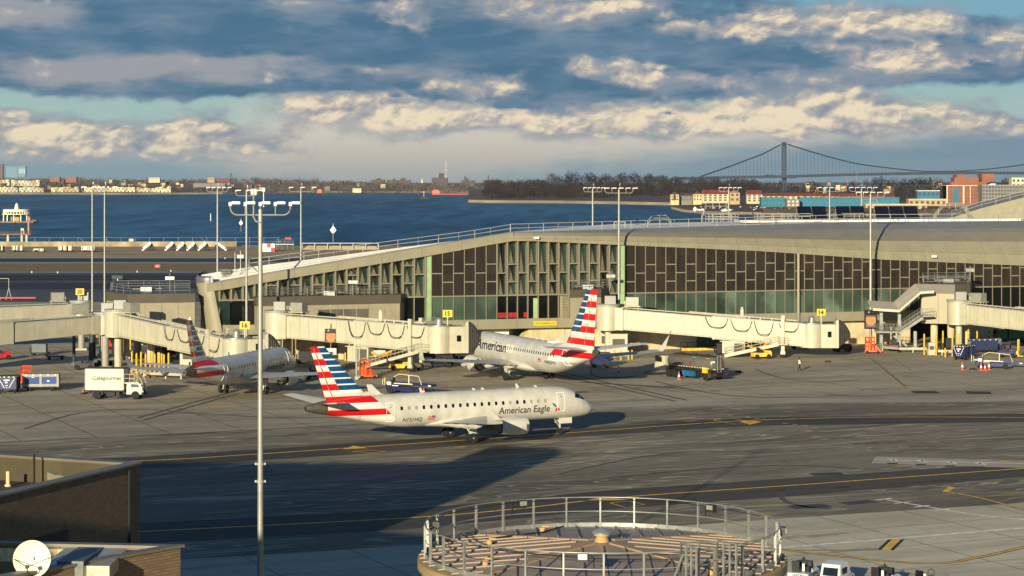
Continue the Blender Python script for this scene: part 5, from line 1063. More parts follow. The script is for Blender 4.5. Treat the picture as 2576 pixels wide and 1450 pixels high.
# catering truck (forward +x)
def catering():
    p = G(290, 1003); o = thing('catering_truck', 'cream white box catering truck with platform over its cab', 'truck', p, R(-4))
    s = 1.0; b = MB(); b.box((-1.0, 0, 2.35), (4.55, 2.4, 2.45)); b.build('cargo_box', m_tw, o)
    b = MB()
    for z in (1.14, 3.57):
        for y in (-1.22, 1.22): b.box((-1.0, y, z), (4.6, .05, .09))
    for x in (-3.28, 1.28):
        for y in (-1.22, 1.22): b.box((x, y, 2.35), (.09, .05, 2.5))
    b.build('box_trim', M('trim_grey', (170, 166, 150), .5), o)
    b = MB(); b.box((-1.0, 0, 3.61), (4.5, 2.36, .06)); b.build('box_roof', m_acd, o)
    b = MB(); b.box((.2, 0, .75), (6.6, .9, .3)); b.box((-.9, 0, 1.02), (4.6, 2.2, .16)); b.box((-3.7, 0, .6), (.5, 2.2, .12)); b.box((-.2, -1.0, .62), (.9, .4, .5)); b.box((.6, -1.0, .65), (.4, .4, .6)); b.build('chassis', m_chas, o)
    b = MB(); b.hexa([(1.6, -1.0, .6), (3.35, -1.0, .6), (3.35, 1.0, .6), (1.6, 1.0, .6)], [(1.6, -1.0, 1.35), (3.5, -1.0, 1.35), (3.5, 1.0, 1.35), (1.6, 1.0, 1.35)]); b.hexa([(1.6, -1.0, 1.35), (3.5, -1.0, 1.35), (3.5, 1.0, 1.35), (1.6, 1.0, 1.35)], [(1.65, -.95, 2.0), (3.0, -.95, 2.0), (3.0, .95, 2.0), (1.65, .95, 2.0)]); b.build('cab', m_tw, o)
    b = MB(); b.hexa([(3.47, -.85, 1.4), (3.49, -.85, 1.4), (3.49, .85, 1.4), (3.47, .85, 1.4)], [(3.02, -.82, 1.95), (3.06, -.82, 1.95), (3.06, .82, 1.95), (3.02, .82, 1.95)]); b.build('windscreen', m_vglass, o)
    b = MB(); b.hexa([(2.1, -1.02, 1.42), (3.2, -1.02, 1.42), (3.2, -.96, 1.42), (2.1, -.96, 1.42)], [(2.15, -.97, 1.9), (2.85, -.97, 1.9), (2.85, -.92, 1.9), (2.15, -.92, 1.9)]); b.build('side_window', m_vglass, o)
    b = MB(); b.box((3.52, 0, .62), (.14, 2.1, .3)); b.box((3.5, 0, .95), (.08, 1.4, .3)); b.build('bumper', m_chas, o)
    for y in (-.8, .8): b = MB(); b.box((3.54, y, .95), (.06, .35, .22)); b.build('headlight', m_refl, o)
    b = MB(); b.hexa([(1.3, -1.1, 1.9), (3.4, -1.1, 1.75), (3.4, 1.1, 1.75), (1.3, 1.1, 1.9)], [(1.3, -1.1, 2.02), (3.4, -1.1, 1.85), (3.4, 1.1, 1.85), (1.3, 1.1, 2.02)]); b.build('platform', m_tw, o)
    b = MB(); b.rail([(1.35, -1.08, 2.0), (2.6, -1.08, 1.95), (2.6, 1.08, 1.95), (1.35, 1.08, 2.0)], 1.0, .03, .65, 1); b.tube([(2.7, -.9, 1.95), (3.0, -.9, 2.7), (3.35, -.9, 2.2), (3.5, -.9, 1.7)], .05, 6); b.tube([(2.7, .9, 1.95), (3.0, .9, 2.7), (3.35, .9, 2.2), (3.5, .9, 1.7)], .05, 6); b.build('platform_railing', m_tw, o)
    for x, r in ((-1.9, .5), (2.65, .5)):
        for y in (-.95, .95): b = MB(); wheel(b, (x, y, .5), (0, 1, 0), r, .3); b.build('wheel', [m_tyre, m_hub], o, smooth=40)
    b = MB()
    for y in (-1.0, 1.0): b.tube([(-1.9+.62*math.cos(R(a)), y, .5+.62*math.sin(R(a))) for a in range(0, 181, 20)], .06, 5); b.beam((-2.5, y, .55), (-3.1, y, .45), .3, .05)
    b.build('mudguard', m_acd, o)
    b = MB(); b.box((-3.55, -.9, 1.05), (.2, .5, .35)); b.box((-3.55, .9, 1.05), (.2, .5, .35)); b.build('tail_lamp', m_lightr, o)
    gm = M('truck_title', (56, 62, 54), .6, var=0); gm2 = M('truck_title_green', (104, 118, 46), .6, var=0)
    text_on('lettering', 'ategourmet', .66, (-.45, -1.206, 2.42), (1, 0, 0), (0, 0, 1), gm, o, width=2.95, bold=.018)
    text_on('lettering', 'G', .72, (-2.2, -1.206, 2.5), (1, 0, 0), (0, 0, 1), gm2, o, bold=.018)
    b = MB()
    for k in range(3): b.box((-2.55+.1*k, -1.206, 2.5-.13*k), (.7, .004, .035))
    b.build('speed_lines', gm2, o)
    text_on('fleet_number', '2843', .26, (.85, -1.206, 3.22), (1, 0, 0), (0, 0, 1), gm, o)
    b = MB(); b.box((.8, -1.206, 1.52), (.6, .004, .04)); b.box((.7, -1.206, 1.42), (.9, .004, .04)); b.build('small_print', gm, o)
catering()
# baggage cart with canvas sides
def cart(label, p, rz, title=True, body=m_navyc, L=3.0, W=1.6, open_=False, dots=True, grey=False):
    o = thing('baggage_cart', label, 'baggage cart', p, rz, 'covered baggage carts'); fr = m_ac if grey else m_navy
    b = MB(); b.box((0, 0, .5), (L, W, .14)); b.beam((L/2, 0, .45), (L/2+.7, 0, .35), .08, .08); b.build('deck', m_chas, o)
    b = MB(); b.box((0, 0, 2.02), (L*1.02, W*1.03, .12)); b.build('roof', fr if grey else m_acd, o)
    if open_:
        b = MB(); b.box((-L*.3, 0, 1.28), (L*.38, W*.96, 1.4)); b.box((L*.36, 0, 1.28), (L*.26, W*.96, 1.4)); b.build('curtain', body, o)
        b = MB(); b.box((.12, -.2, 1.2), (.3, .5, 1.2)); b.build('divider', m_jb, o)
    else:
        b = MB(); b.box((0, 0, 1.28), (L*.95, W*.94, 1.4)); b.build('curtain', body, o)
    b = MB()
    for x in (-L*.49, L*.49) + ((0,) if grey else ()):
        for y in (-W*.49, W*.49): b.box((x, y, 1.28), (.1 if not grey else .28, .06, 1.5))
    if grey: b.box((0, -W*.485, .72), (L*.98, .05, .32)); b.box((0, -W*.485, 1.86), (L*.98, .05, .2)); b.box((0, W*.485, .72), (L*.98, .05, .32))
    b.build('frame', fr, o)
    b = MB(); b.box((-L*.485, 0, 1.28), (.04, W*.96, 1.44)); b.build('end_panel', m_navy if not grey else m_ac, o); b = MB(); b.box((L*.485, 0, 1.28), (.04, W*.96, 1.44)); b.build('end_panel', m_navy if not grey else m_ac, o)
    for x in (-L*.33, L*.33):
        for y in (-W*.4, W*.4): b = MB(); wheel(b, (x, y, .27), (0, 1, 0), .27, .2); b.build('wheel', [m_tyre, m_hub], o, smooth=40)
    if dots:
        b = MB()
        for k in range(5): b.box((-L*.42+k*L*.21, -W*.522, 2.0), (.22, .012, .09))
        for k in range(4): b.box((-L*.52, -W*.36+k*W*.24, 2.0), (.012, .2, .09))
        for y in (-1, 1): b.beam((-L*.51, y*W*.42, 1.85), (-L*.51, y*W*.12, .68), .012, .06)
        b.box((-L*.51, 0, 1.62), (.012, .7, .12)); b.box((-L*.51, .05, 1.35), (.012, .3, .16)); b.box((-L*.51, 0, .98), (.012, .3, .07)); b.box((-L*.51, 0, .72), (.012, .2, .06))
        if grey: b.box((L*.22, -W*.49, 1.25), (.3, .012, .14)); b.box((-L*.22, -W*.49, 1.7), (.34, .012, .07))
        b.build('reflective_marking', m_refl, o)
    return o
cart('navy baggage cart with white chevron stripes, cut by the left edge', G(22, 988), R(92), L=2.6, W=2.3)
cart('grey framed baggage cart with blue panels at far left', G(104, 983), R(6), body=m_bluep, L=4.2, W=1.7, grey=True, dots=True)
cart('navy baggage cart with chevron end and open curtain at right', G(2425, 905), R(52), L=3.3, W=1.9, open_=True)
cart('plain navy blue baggage cart behind the chevron one at right', G(2472, 888), R(8), L=4.1, W=1.8)
cart('dark navy cart parked behind the big airliner tail', G(1510, 925), R(8), L=2.6, W=1.7, dots=False)
# belt loader
def loader(label, p, rz, up=0.0):
    o = thing('belt_loader', label, 'belt loader', p, rz, 'navy belt loaders with cream rails')
    b = MB(); b.hexa([(-2.4, -.9, .45), (2.3, -.9, .35), (2.3, .9, .35), (-2.4, .9, .45)], [(-2.4, -.9, 1.0), (2.3, -.9, .75), (2.3, .9, .75), (-2.4, .9, 1.0)]); b.build('body', m_navy, o)
    b = MB(); b.beam((-2.9, .1, 1.15), (3.9, .1, .78+up), .95, .16); b.build('belt', m_rubber, o)
    b = MB()
    for y in (-.42, .62): b.beam((-2.9, y, 1.22), (3.9, y, .85+up), .1, .26)
    b.build('conveyor_frame', m_navy, o)
    b = MB(); z = lambda x: 1.25-(x+2.9)/6.8*(.37-up)
    b.tube([(-1.6, -.5, z(-1.6)), (-1.5, -.5, z(-1.5)+.75), (-.7, -.5, z(-.7)+1.15), (2.1, -.5, z(2.1)+1.0), (2.5, -.5, z(2.5))], .045, 6); b.tube([(.7, -.5, z(.7)), (.7, -.5, z(.7)+1.06)], .07, 6); b.beam((-2.6, -.5, z(-2.6)), (1.2, -.5, z(1.2)), .06, .12); b.tube([(-3.0, -.6, 1.0), (-3.0, -.6, 1.7), (-2.75, -.6, 1.75), (-2.7, -.6, 1.0)], .04, 5); b.build('hand_rail', m_cream, o)
    b = MB(); b.box((-1.0, -.92, 1.02), (.9, .06, .1)); b.box((-1.9, -.75, 1.25), (.5, .3, .4)); b.box((.6, -.86, .66), (.9, .03, .1)); b.box((3.6, -.45, .8+up), (.4, .05, .12)); b.build('decal', m_refl, o)
    b = MB(); b.box((-1.7, -.55, 1.35), (.5, .5, .5)); b.box((-1.45, -.55, 1.75), (.1, .45, .5)); b.build('driver_seat', m_chas, o)
    for x, r in ((-1.75, .42), (1.5, .38)):
        for y in (-.85, .85): b = MB(); wheel(b, (x, y, r), (0, 1, 0), r, .28); b.build('wheel', [m_tyre, m_hub], o, smooth=40)
    b = MB(); b.box((-3.0, 0, 1.6), (.1, .3, .5)); b.build('beacon', m_yel, o)
    return o
loader('navy belt loader with cream rails behind orange cones at right', G(2500, 928), R(-8))
loader('navy belt loader standing behind the taxiing jet', G(1022, 991), R(-30), .35)
# fuel truck
def fuel():
    p = G(1735, 951); o = thing('fuel_truck', 'silver and black refuelling tanker with white cab', 'truck', p, R(127))
    m_tank = M('tank_steel', (118, 110, 98), .36, .35, var=.1, scale=.8)
    b = MB(); prof = []
    def oval(x, k=1.0): return [Vector((x, 1.22*k*math.copysign(abs(math.cos(a))**.8, math.cos(a)), 2.15+.92*k*math.copysign(abs(math.sin(a))**.8, math.sin(a)))) for a in [2*math.pi*i/28 for i in range(28)]]
    b.loft([oval(-5.5, .86), oval(-5.3, 1), oval(3.0, 1), oval(3.2, .86)]); b.build('tank', m_tank, o, smooth=50)
    b = MB(); b.box((-1.2, 0, 3.08), (7.6, .9, .12))
    for x in (-3.5, -1, 1.5): b.cyl((x, 0, 3.1), (x, 0, 3.3), .3, n=10)
    b.build('catwalk', m_chas, o)
    b = MB(); b.box((-.6, 0, .98), (10.6, .9, .3)); b.box((-5.75, 0, .85), (.3, 2.4, .5)); b.box((-1.2, 0, 1.25), (8.2, 2.0, .2)); b.build('chassis', m_chas, o)
    b = MB(); b.box((-1.0, 1.05, .75), (2.2, .4, .7)); b.build('hose_cabinet', M('pump_blue', (30, 92, 130), .5, var=.15), o)
    b = MB(); b.box((-4.2, 1.1, 1.35), (.8, .3, .7)); b.build('yellow_panel', m_signy, o)
    b = MB(); b.box((4.35, 0, 1.75), (1.7, 2.4, 1.9)); b.hexa([(5.2, -1.2, .8), (5.7, -1.15, .8), (5.7, 1.15, .8), (5.2, 1.2, .8)], [(5.2, -1.2, 1.75), (5.6, -1.15, 1.75), (5.6, 1.15, 1.75), (5.2, 1.2, 1.75)]); b.build('cab', m_tw, o)
    b = MB(); b.box((4.6, 1.21, 2.2), (.9, .03, .7)); b.box((4.6, -1.21, 2.2), (.9, .03, .7)); b.box((5.21, 0, 2.25), (.03, 2.0, .75)); b.build('cab_window', m_vglass, o)
    b = MB(); b.box((5.0, 1.45, 2.3), (.15, .25, .7)); b.box((5.0, -1.45, 2.3), (.15, .25, .7)); b.build('mirror', m_chas, o)
    for x in (-4.4, 1.7, 2.9):
        for y in (-1.0, 1.0): b = MB(); wheel(b, (x, y, .52), (0, 1, 0), .52, .45); b.build('wheel', [m_tyre, m_hub], o, smooth=40)
    b = MB()
    for y in (.3, -.3): b.cyl((-5.75, y, .7), (-5.65, y, 3.2), .035, n=6)
    for k in range(9): b.cyl((-5.72, -.3, .9+k*.27), (-5.72, .3, .9+k*.27), .03, n=5)
    b.build('ladder', m_steel, o)
    b = MB()
    for k in range(16): b.box((-5+k*.52, 1.245, 1.62), (.26, .015, .07))
    for y in (.7, -.7): b.box((-5.53, y, 1.5), (.015, .5, .08))
    b.box((-5.53, .85, 2.45), (.015, .5, .24)); b.box((-2.0, .8, 2.86), (.7, .3, .02)); b.box((-4.5, .8, 2.86), (.7, .3, .02)); b.build('reflective_marking', m_refl, o)
    b = MB()
    for y in (1.0, -1.0): b.box((-5.93, y, .85), (.04, .35, .16))
    b.box((-5.53, -.75, 2.35), (.015, .3, .3)); b.box((-1.5, 1.25, 2.15), (.35, .02, .35)); b.build('tail_lamp', m_lightr, o)
    b = MB(); b.box((-4.4, 1.1, .62), (.9, .5, .04)) if False else b.box((-5.0, 1.05, .75), (.06, .5, .7)); b.box((-5.0, -1.05, .75), (.06, .5, .7)); b.build('mud_flap', m_acd, o)
fuel()
b = MB(); b.tube(smooth_path([G(1640, 930, 1.2), G(1622, 938), G(1590, 948), G(1540, 950), G(1505, 949), G(1490, 944), G(1487, 934, .4), G(1485, 930, 2.0)]), .07, 7); tag(b.build('fuel_hose', m_rubber), 'black fuel hose lying between the fuel truck and the big airliner', 'hose')
# orange stair cart
def stepcart(label, p, rz, steps=True, name='orange_lift', cat='service cart'):
    o = thing(name, label, cat, p, rz, 'orange service carts'); b = MB(); b.box((0, 0, .35), (2.3, 1.5, .2)); b.box((-.7, 0, 1.0), (.7, 1.3, 1.1)); b.box((.2, .3, .8), (.8, .7, .7)); b.build('body', m_oran, o)
    b = MB(); b.rail([(-1.1, -.7, .45), (.2, -.7, .45)], 1.9, .05, .4, 2); b.rail([(-1.1, .7, .45), (.2, .7, .45)], 1.9, .05, .6, 2); b.rail([(-1.1, -.7, .45), (-1.1, .7, .45)], 1.9, .05, .7, 2); b.build('guard_frame', m_oran, o)
    if steps:
        b = MB()
        for k in range(4): b.box((.55+k*.2, -.45, .95-k*.22), (.28, .9, .06))
        for y in (-.9, 0): b.beam((.5, y, 1.1), (1.3, y, .2), .06, .14)
        b.build('steps', m_oran, o)
    for x in (-.8, .8):
        for y in (-.7, .7): b = MB(); wheel(b, (x, y, .22), (0, 1, 0), .22, .16); b.build('wheel', [m_tyre, m_hub], o)
    return o
stepcart('orange service cart with steps by the concourse plinth wall at right', G(2196, 889), R(-12)); stepcart('orange railed lift cart at the foot of the bridge 15 stair', G(926, 952), R(8), False); stepcart('orange railed stand behind the blue panelled cart at far left', G(75, 968), R(10), False)
# tractors, lifts and others
def tractor(label, p, rz, mat=m_navy, cab=True, mast=False, name='tow_tractor', group='tow tractors', roofmat=None, dark=None):
    o = thing(name, label, 'tow tractor', p, rz, group); b = MB(); b.box((0, 0, .62), (2.7, 1.4, .55)); b.hexa([(.3, -.65, .9), (1.35, -.65, .9), (1.35, .65, .9), (.3, .65, .9)], [(.4, -.55, 1.25), (1.3, -.55, 1.15), (1.3, .55, 1.15), (.4, .55, 1.25)]); b.build('body', mat, o)
    b = MB(); b.box((-.2, 0, 1.1), (.6, 1.0, .35)); b.box((-.5, 0, 1.4), (.15, 1.0, .5)); b.build('seat', m_chas, o)
    if cab:
        b = MB()
        for x in (-.95, .35):
            for y in (-.6, .6): b.box((x, y, 1.5), (.09, .09, 1.25))
        b.box((-.3, 0, 2.14), (1.6, 1.4, .09)); b.build('cab_frame', roofmat or mat, o)
        b = MB(); b.box((.36, 0, 1.6), (.03, 1.1, .8)); b.build('windscreen', m_vglass, o)
    if mast:
        b = MB()
        for y in (-.35, .35): b.box((1.55, y, 1.5), (.12, .12, 2.4))
        b.box((1.5, 0, .8), (.3, 1.0, .5)); b.box((1.9, 0, .3), (.8, .9, .08)); b.build('lift_mast', m_yel, o)
    for x in (-.9, .9):
        for y in (-.65, .65): b = MB(); wheel(b, (x, y, .36), (0, 1, 0), .36, .26); b.build('wheel', [m_tyre, m_hub], o, smooth=40)
    b = MB(); b.box((1.37, .4, .75), (.04, .3, .12)); b.box((1.37, -.4, .75), (.04, .3, .12)); b.build('headlight', m_refl, o)
    return o
tractor('navy and yellow lift tractor with upright masts at right edge', G(2535, 900), R(-25), mast=True)
tractor('navy tow tractor under the nose of bridge 14', G(1905, 880), R(170)); tractor('dark blue tow tractor left of the airliner engine', G(1150, 918), R(10), cab=False); tractor('dark tow tractor behind the airliner engine nacelle', G(1190, 914), R(4), cab=False)
tractor('dark tow tractor with yellow lamp near the left bridge columns', G(212, 930), R(186), M('charcoal_paint', (34, 36, 42), .5, var=.1), False)
tractor('dark low tractor right of the yellow lamped one', G(262, 924), R(180), M('charcoal_paint', (34, 36, 42)), False)
tractor('red service tractor with cab half hidden under the left bridge', G(288, 878), R(160), m_redv); tractor('red low tractor cut by the far left edge', G(4, 905), R(20), m_redv, False)
tractor('blue tow tractor beneath the wing of the shaded jet', G(790, 955), R(12), m_navy, False); tractor('dark tractor below the cab of bridge 14', G(2012, 878), R(0), M('charcoal_paint', (34, 36, 42)), False)
tractor('yellow tow bar trolley under the stair of bridge 14', G(1915, 903), R(15), m_yel, False); tractor('yellow framed trolley under the stair of bridge 15', G(1005, 932), R(15), m_yel, False)
tractor('maroon equipment tractor behind the orange cart with steps', G(2118, 885), R(15), M('maroon_paint', (92, 26, 30), .5, var=.15), False); tractor('small maroon trolley by the guard rail below the stair', G(2248, 882), R(80), M('maroon_paint', (92, 26, 30)), False)
def bigtruck(label, p, rz, mat, name='high_lift_truck', group='high lift trucks', box=True):
    o = thing(name, label, 'truck', p, rz, group); b = MB(); b.box((0, 0, .9), (6, 2.2, .35)); b.build('chassis', m_chas, o)
    b = MB(); b.box((2.3, 0, 1.7), (1.6, 2.2, 1.5)); b.build('cab', mat, o); b = MB(); b.box((2.6, -1.11, 2.0), (.8, .02, .6)); b.box((3.11, 0, 2.0), (.02, 1.8, .7)); b.build('cab_window', m_vglass, o)
    if box: b = MB(); b.box((-.9, 0, 2.1), (4.3, 2.3, 2.0)); b.build('cargo_box', mat, o)
    for x in (-1.8, 2.0):
        for y in (-.95, .95): b = MB(); wheel(b, (x, y, .55), (0, 1, 0), .55, .4); b.build('wheel', [m_tyre, m_hub], o, smooth=40)
    return o
bigtruck('green lift truck behind the bridge at the right edge', G(2552, 868), R(186), M('truck_green', (10, 92, 52), .5, var=.1)); bigtruck('flatbed truck with dark wheels behind the left bridge columns', G(275, 866), R(180), M('dull_yellow', (150, 120, 40), .6, var=.15), 'flatbed_truck', 'flatbed trucks', False)
bigtruck('red flatbed carrier beyond the bridges at far left', G(40, 820), R(4), m_redv, 'flatbed_truck', 'flatbed trucks', False)
def dolly(label, px, y, rz, load=None, L=2.6, g='equipment dollies under the bridges'):
    p = G(px, y); o = thing('equipment_dolly', label, 'dolly', p, rz, g); b = MB(); b.box((0, 0, .45), (L, 1.5, .14)); b.beam((L/2, 0, .4), (L/2+.8, 0, .3), .07, .07); b.rail([(-L/2, -.7, .5), (-L/2, .7, .5)], .8, .03, .7, 1); b.build('deck', m_chas, o)
    for x in (-L*.35, L*.35):
        for yy in (-.6, .6): b = MB(); wheel(b, (x, yy, .22), (0, 1, 0), .22, .16); b.build('wheel', [m_tyre, m_hub], o)
    if load is not None: b = MB(); b.box((0, 0, 1.1), (L*.8, 1.3, 1.15)); b.box((0, 0, 1.7), (L*.7, 1.1, .1)); b.build('load', load, o)
    return o
m_gpu = M('generator_grey', (96, 98, 98), .6, .2, var=.15)
for px, y, rz, ld, lb in ((390, 912, .2, m_gpu, 'grey generator dolly left of the white air unit under the left bridge'), (425, 900, 0, m_chas, 'black loaded dolly under the left bridge tunnel'), (452, 915, .3, None, 'empty dark dolly between bollards and white air unit'), (520, 905, 0, m_chas, 'dark loaded dolly right of the white air unit'), (600, 915, .1, m_gpu, 'grey generator dolly behind the shaded jet fin'), (770, 915, 0, m_chas, 'black loaded dolly in the shade left of the striped fin'), (840, 902, .1, m_gpu, 'grey dolly below the vestibule left of the bollards'), (1075, 905, 0, m_chas, 'black dolly under the cab of bridge 15'), (1110, 925, .2, None, 'empty dolly left of the dark blue tractor'), (1820, 893, 0, m_chas, 'black dolly under the air unit of bridge 14'), (1860, 885, .1, m_gpu, 'grey dolly behind the air hose of bridge 14'), (2385, 880, 0, m_chas, 'black dolly between the columns beside the covered stair'), (2500, 880, 0, m_gpu, 'grey dolly behind the plain blue baggage cart'), (140, 905, .2, None, 'empty dark dolly under the grey bridge at far left'), (100, 895, 0, m_gpu, 'grey loaded dolly under the grey bridge at far left')): dolly(lb, px, y, rz, ld)
# fuel hydrant stair ladder (white striped) behind the tanker
p = G(1800, 917, .9); o = thing('striped_ladder', 'cream slatted step frame standing behind the fuel truck', 'step frame', (p.x, p.y, 0)); b = MB()
for k in range(8): b.box((-1.0+k*.28, 0, .85-.02*k), (.12, .5, 1.0-.05*k))
b.box((0, 0, .35), (2.2, .5, .08)); b.box((-.8, 0, .18), (.1, .5, .36)); b.box((.8, 0, .18), (.1, .5, .36)); b.build('slats', m_cream, o)
# cones
b = MB(); b.lathe([(.17, .04), (.13, .25)], (0, 0, 0), n=12); b.box((0, 0, .02), (.42, .42, .04)); b.lathe([(.13, .25), (.10, .45)], (0, 0, .001), n=12, mi=1); b.lathe([(.1, .45), (.05, .72), (.03, .75)], (0, 0, 0), n=12)
co = b.build('traffic_cone', [m_cone, m_refl], None, smooth=40)
cl = [((2421, 931), 'orange cone standing left of the three clustered cones by the right belt loader', 1.5), ((2468, 932), 'leftmost of three clustered orange cones by the right belt loader', 1.4), ((2478, 932), 'shortest middle one of three clustered cones by the right belt loader', 1.2), ((2488, 931), 'tallest white topped one of three clustered cones by the right belt loader', 1.6),
      ((1556, 937), 'small orange cone in the shade right of the big airliner tail', 1.1), ((1708, 955), 'orange and white cone beside the rear wheel of the fuel truck', 1.4), ((1725, 945), 'small cone under the middle of the fuel truck', 1.1), ((1066, 995), 'red cone at the end of the belt loader behind the taxiing jet', 1.2)]
for i, ((x, y), lb, sc) in enumerate(cl):
    c = co if i == 0 else co.copy()
    if i: COL.objects.link(c)
    c.location = G(x, y); c.scale = (1.25, 1.25, sc); tag(c, lb, 'traffic cone', 'orange traffic cones')
# far-left trestle frames and wheel chock
def chock(label, p): b = MB(); b.hexa([(-.5, -.3, 0), (.5, -.3, 0), (.5, .3, 0), (-.5, .3, 0)], [(-.35, -.2, .25), (.35, -.2, .25), (.35, .2, .25), (-.35, .2, .25)]); o = b.build('wheel_chock', m_chas); o.location = p; tag(o, label, 'wheel chock', 'dark blocks on the apron')
chock('dark block with yellow mark on the apron right of the walking person', G(2083, 912)); chock('dark block lying left of the three clustered cones', G(2448, 931)); chock('dark square block right of the fuel truck', G(1857, 937))
o = thing('trestle_frame', 'white trestle stand with red beam beyond the bridges at far left', 'trestle', G(8, 755), 0); b = MB()
for x in (-1.2, 1.2): b.cyl((x-.6, 0, 0), (x, 0, 2.6), .07, n=6); b.cyl((x+.6, 0, 0), (x, 0, 2.6), .07, n=6); b.cyl((x, 0, 2.5), (x, 0, 4.6), .07, n=6)
b.cyl((-1.2, 0, 4.6), (1.2, 0, 4.6), .07, n=6); b.build('stand', m_railw, o); b = MB(); b.box((2.5, 0, .45), (9, .5, .3)); b.build('beam', m_redv, o)
# ---------------------------------------------------------------- people
m_cloth = M('dark_clothing', (26, 28, 34), .9, var=.15, scale=6); m_skin = M('skin', (150, 104, 82), .6, var=.05); m_vest = M('vest_white', (226, 216, 196), .7, var=.1); m_hiv = M('vest_yellow', (206, 226, 30), .7, var=.08); m_hair = M('hair_dark', (24, 20, 18), .8, var=0)
def person(label, p, rz, stride=.25, vest=m_hiv, arms=.15, cap=m_hair):
    o = thing('person', label, 'person', p, rz, 'airport workers')
    J = {'pel': (0, 0, .95), 'sp': (.02, 0, 1.2), 'ch': (.03, 0, 1.42), 'nk': (.04, 0, 1.54), 'hd': (.06, 0, 1.66), 'ht': (.06, 0, 1.76),
         'hl': (0, .1, .9), 'kl': (stride*.55+.04, .11, .5), 'al': (stride, .11, .08), 'tl': (stride+.17, .12, .04), 'hr': (0, -.1, .9), 'kr': (-stride*.3+.03, -.11, .5), 'ar': (-stride, -.11, .1), 'tr': (-stride+.17, -.12, .04),
         'sl': (.02, .2, 1.43), 'el': (-arms*.6, .26, 1.15), 'wl': (-arms*.3+.1, .26, .92), 'sr': (.02, -.2, 1.43), 'er': (arms*.6, -.26, 1.15), 'wr': (arms+.18, -.24, .95), 'fl': (-arms*.3+.15, .26, .84), 'fr': (arms+.26, -.24, .9)}
    Rd = {'pel': .15, 'sp': .14, 'ch': .16, 'nk': .065, 'hd': .10, 'ht': .07, 'hl': .11, 'kl': .07, 'al': .05, 'tl': .045, 'hr': .11, 'kr': .07, 'ar': .05, 'tr': .045, 'sl': .08, 'el': .055, 'wl': .04, 'fl': .035, 'sr': .08, 'er': .055, 'wr': .04, 'fr': .035}
    K = list(J); E_ = [('pel', 'sp'), ('sp', 'ch'), ('ch', 'nk'), ('nk', 'hd'), ('hd', 'ht'), ('pel', 'hl'), ('hl', 'kl'), ('kl', 'al'), ('al', 'tl'), ('pel', 'hr'), ('hr', 'kr'), ('kr', 'ar'), ('ar', 'tr'), ('ch', 'sl'), ('sl', 'el'), ('el', 'wl'), ('wl', 'fl'), ('ch', 'sr'), ('sr', 'er'), ('er', 'wr'), ('wr', 'fr')]
    me = bpy.data.meshes.new('body'); me.from_pydata([J[k] for k in K], [(K.index(a), K.index(c)) for a, c in E_], [])
    ob = bpy.data.objects.new('body', me); COL.objects.link(ob); md = ob.modifiers.new('skin', 'SKIN'); 
    for i, k in enumerate(K): me.skin_vertices[0].data[i].radius = (Rd[k], Rd[k])
    me.skin_vertices[0].data[0].use_root = True; sb = ob.modifiers.new('sub', 'SUBSURF'); sb.levels = 1; sb.render_levels = 1
    dg = bpy.context.evaluated_depsgraph_get(); dg.update(); m2 = bpy.data.meshes.new_from_object(ob.evaluated_get(dg)); bpy.data.objects.remove(ob)
    m2.materials.clear(); m2.materials.append(m_cloth); m2.materials.append(m_skin)
    for f in m2.polygons:
        c = f.center; f.material_index = 1 if (c.z > 1.53 or ((c.z < .93) and abs(c.y) > .2)) else 0; f.use_smooth = True
    bd = bpy.data.objects.new('body', m2); COL.objects.link(bd); bd.parent = o
    b = MB(); b.loft([[Vector((.02+rx*math.cos(a), ry*math.sin(a), z)) for a in [2*math.pi*i/14 for i in range(14)]] for z, rx, ry in ((1.0, .185, .21), (1.2, .175, .20), (1.38, .19, .235), (1.47, .14, .19))], False, False); b.build('vest', vest, o, smooth=True, fix=False)
    b = MB(); b.lathe([(.115, 0), (.125, .06), (.10, .13), (.03, .16)], (.05, 0, 1.66), n=12); b.build('hair', cap, o, smooth=True)
    return o
person('person in dark clothes and pale vest walking alone across the apron', G(2012, 934), R(200), .27, m_vest)
person('worker in yellow vest by the plinth wall, left one of the pair', G(2489, 862), R(180), .22); person('worker in yellow vest by the plinth wall, right one of the pair', G(2502, 861), R(160), .08)
# ================================================================ foreground: brick blocks, dish, tank, tugs
def brick_mat():
    m = bpy.data.materials.new('brown_brick'); m.use_nodes = True; nt = m.node_tree; b = NB(nt); p = nt.nodes['Principled BSDF']
    co = b.new('ShaderNodeTexCoord').outputs['Object']; x, y, z = b.xyz(co); u = b.add(b.mul(x, .8), b.mul(y, .85))
    t = b.new('ShaderNodeTexBrick'); nt.links.new(b.vec(u, z), t.inputs[0]); t.inputs['Scale'].default_value = 1; t.inputs['Brick Width'].default_value = .30; t.inputs['Row Height'].default_value = .095; t.inputs['Mortar Size'].default_value = .012; t.inputs['Mortar Smooth'].default_value = .3
    t.inputs['Color1'].default_value = S(138, 112, 82); t.inputs['Color2'].default_value = S(112, 92, 68); t.inputs['Mortar'].default_value = S(84, 74, 62); t.inputs['Bias'].default_value = .1
    n = b.noise(co, .5, 5, .6); nt.links.new(b.mix(b.mul(b.step(n, .3, .8), .45), t.outputs[0], S(132, 104, 74)), p.inputs['Base Color']); p.inputs['Roughness'].default_value = .9
    bp = b.new('ShaderNodeBump'); bp.inputs['Strength'].default_value = .5; bp.inputs['Distance'].default_value = .02; nt.links.new(t.outputs[1], bp.inputs['Height']); bp.invert = True; nt.links.new(bp.outputs[0], p.inputs['Normal'])
    return m
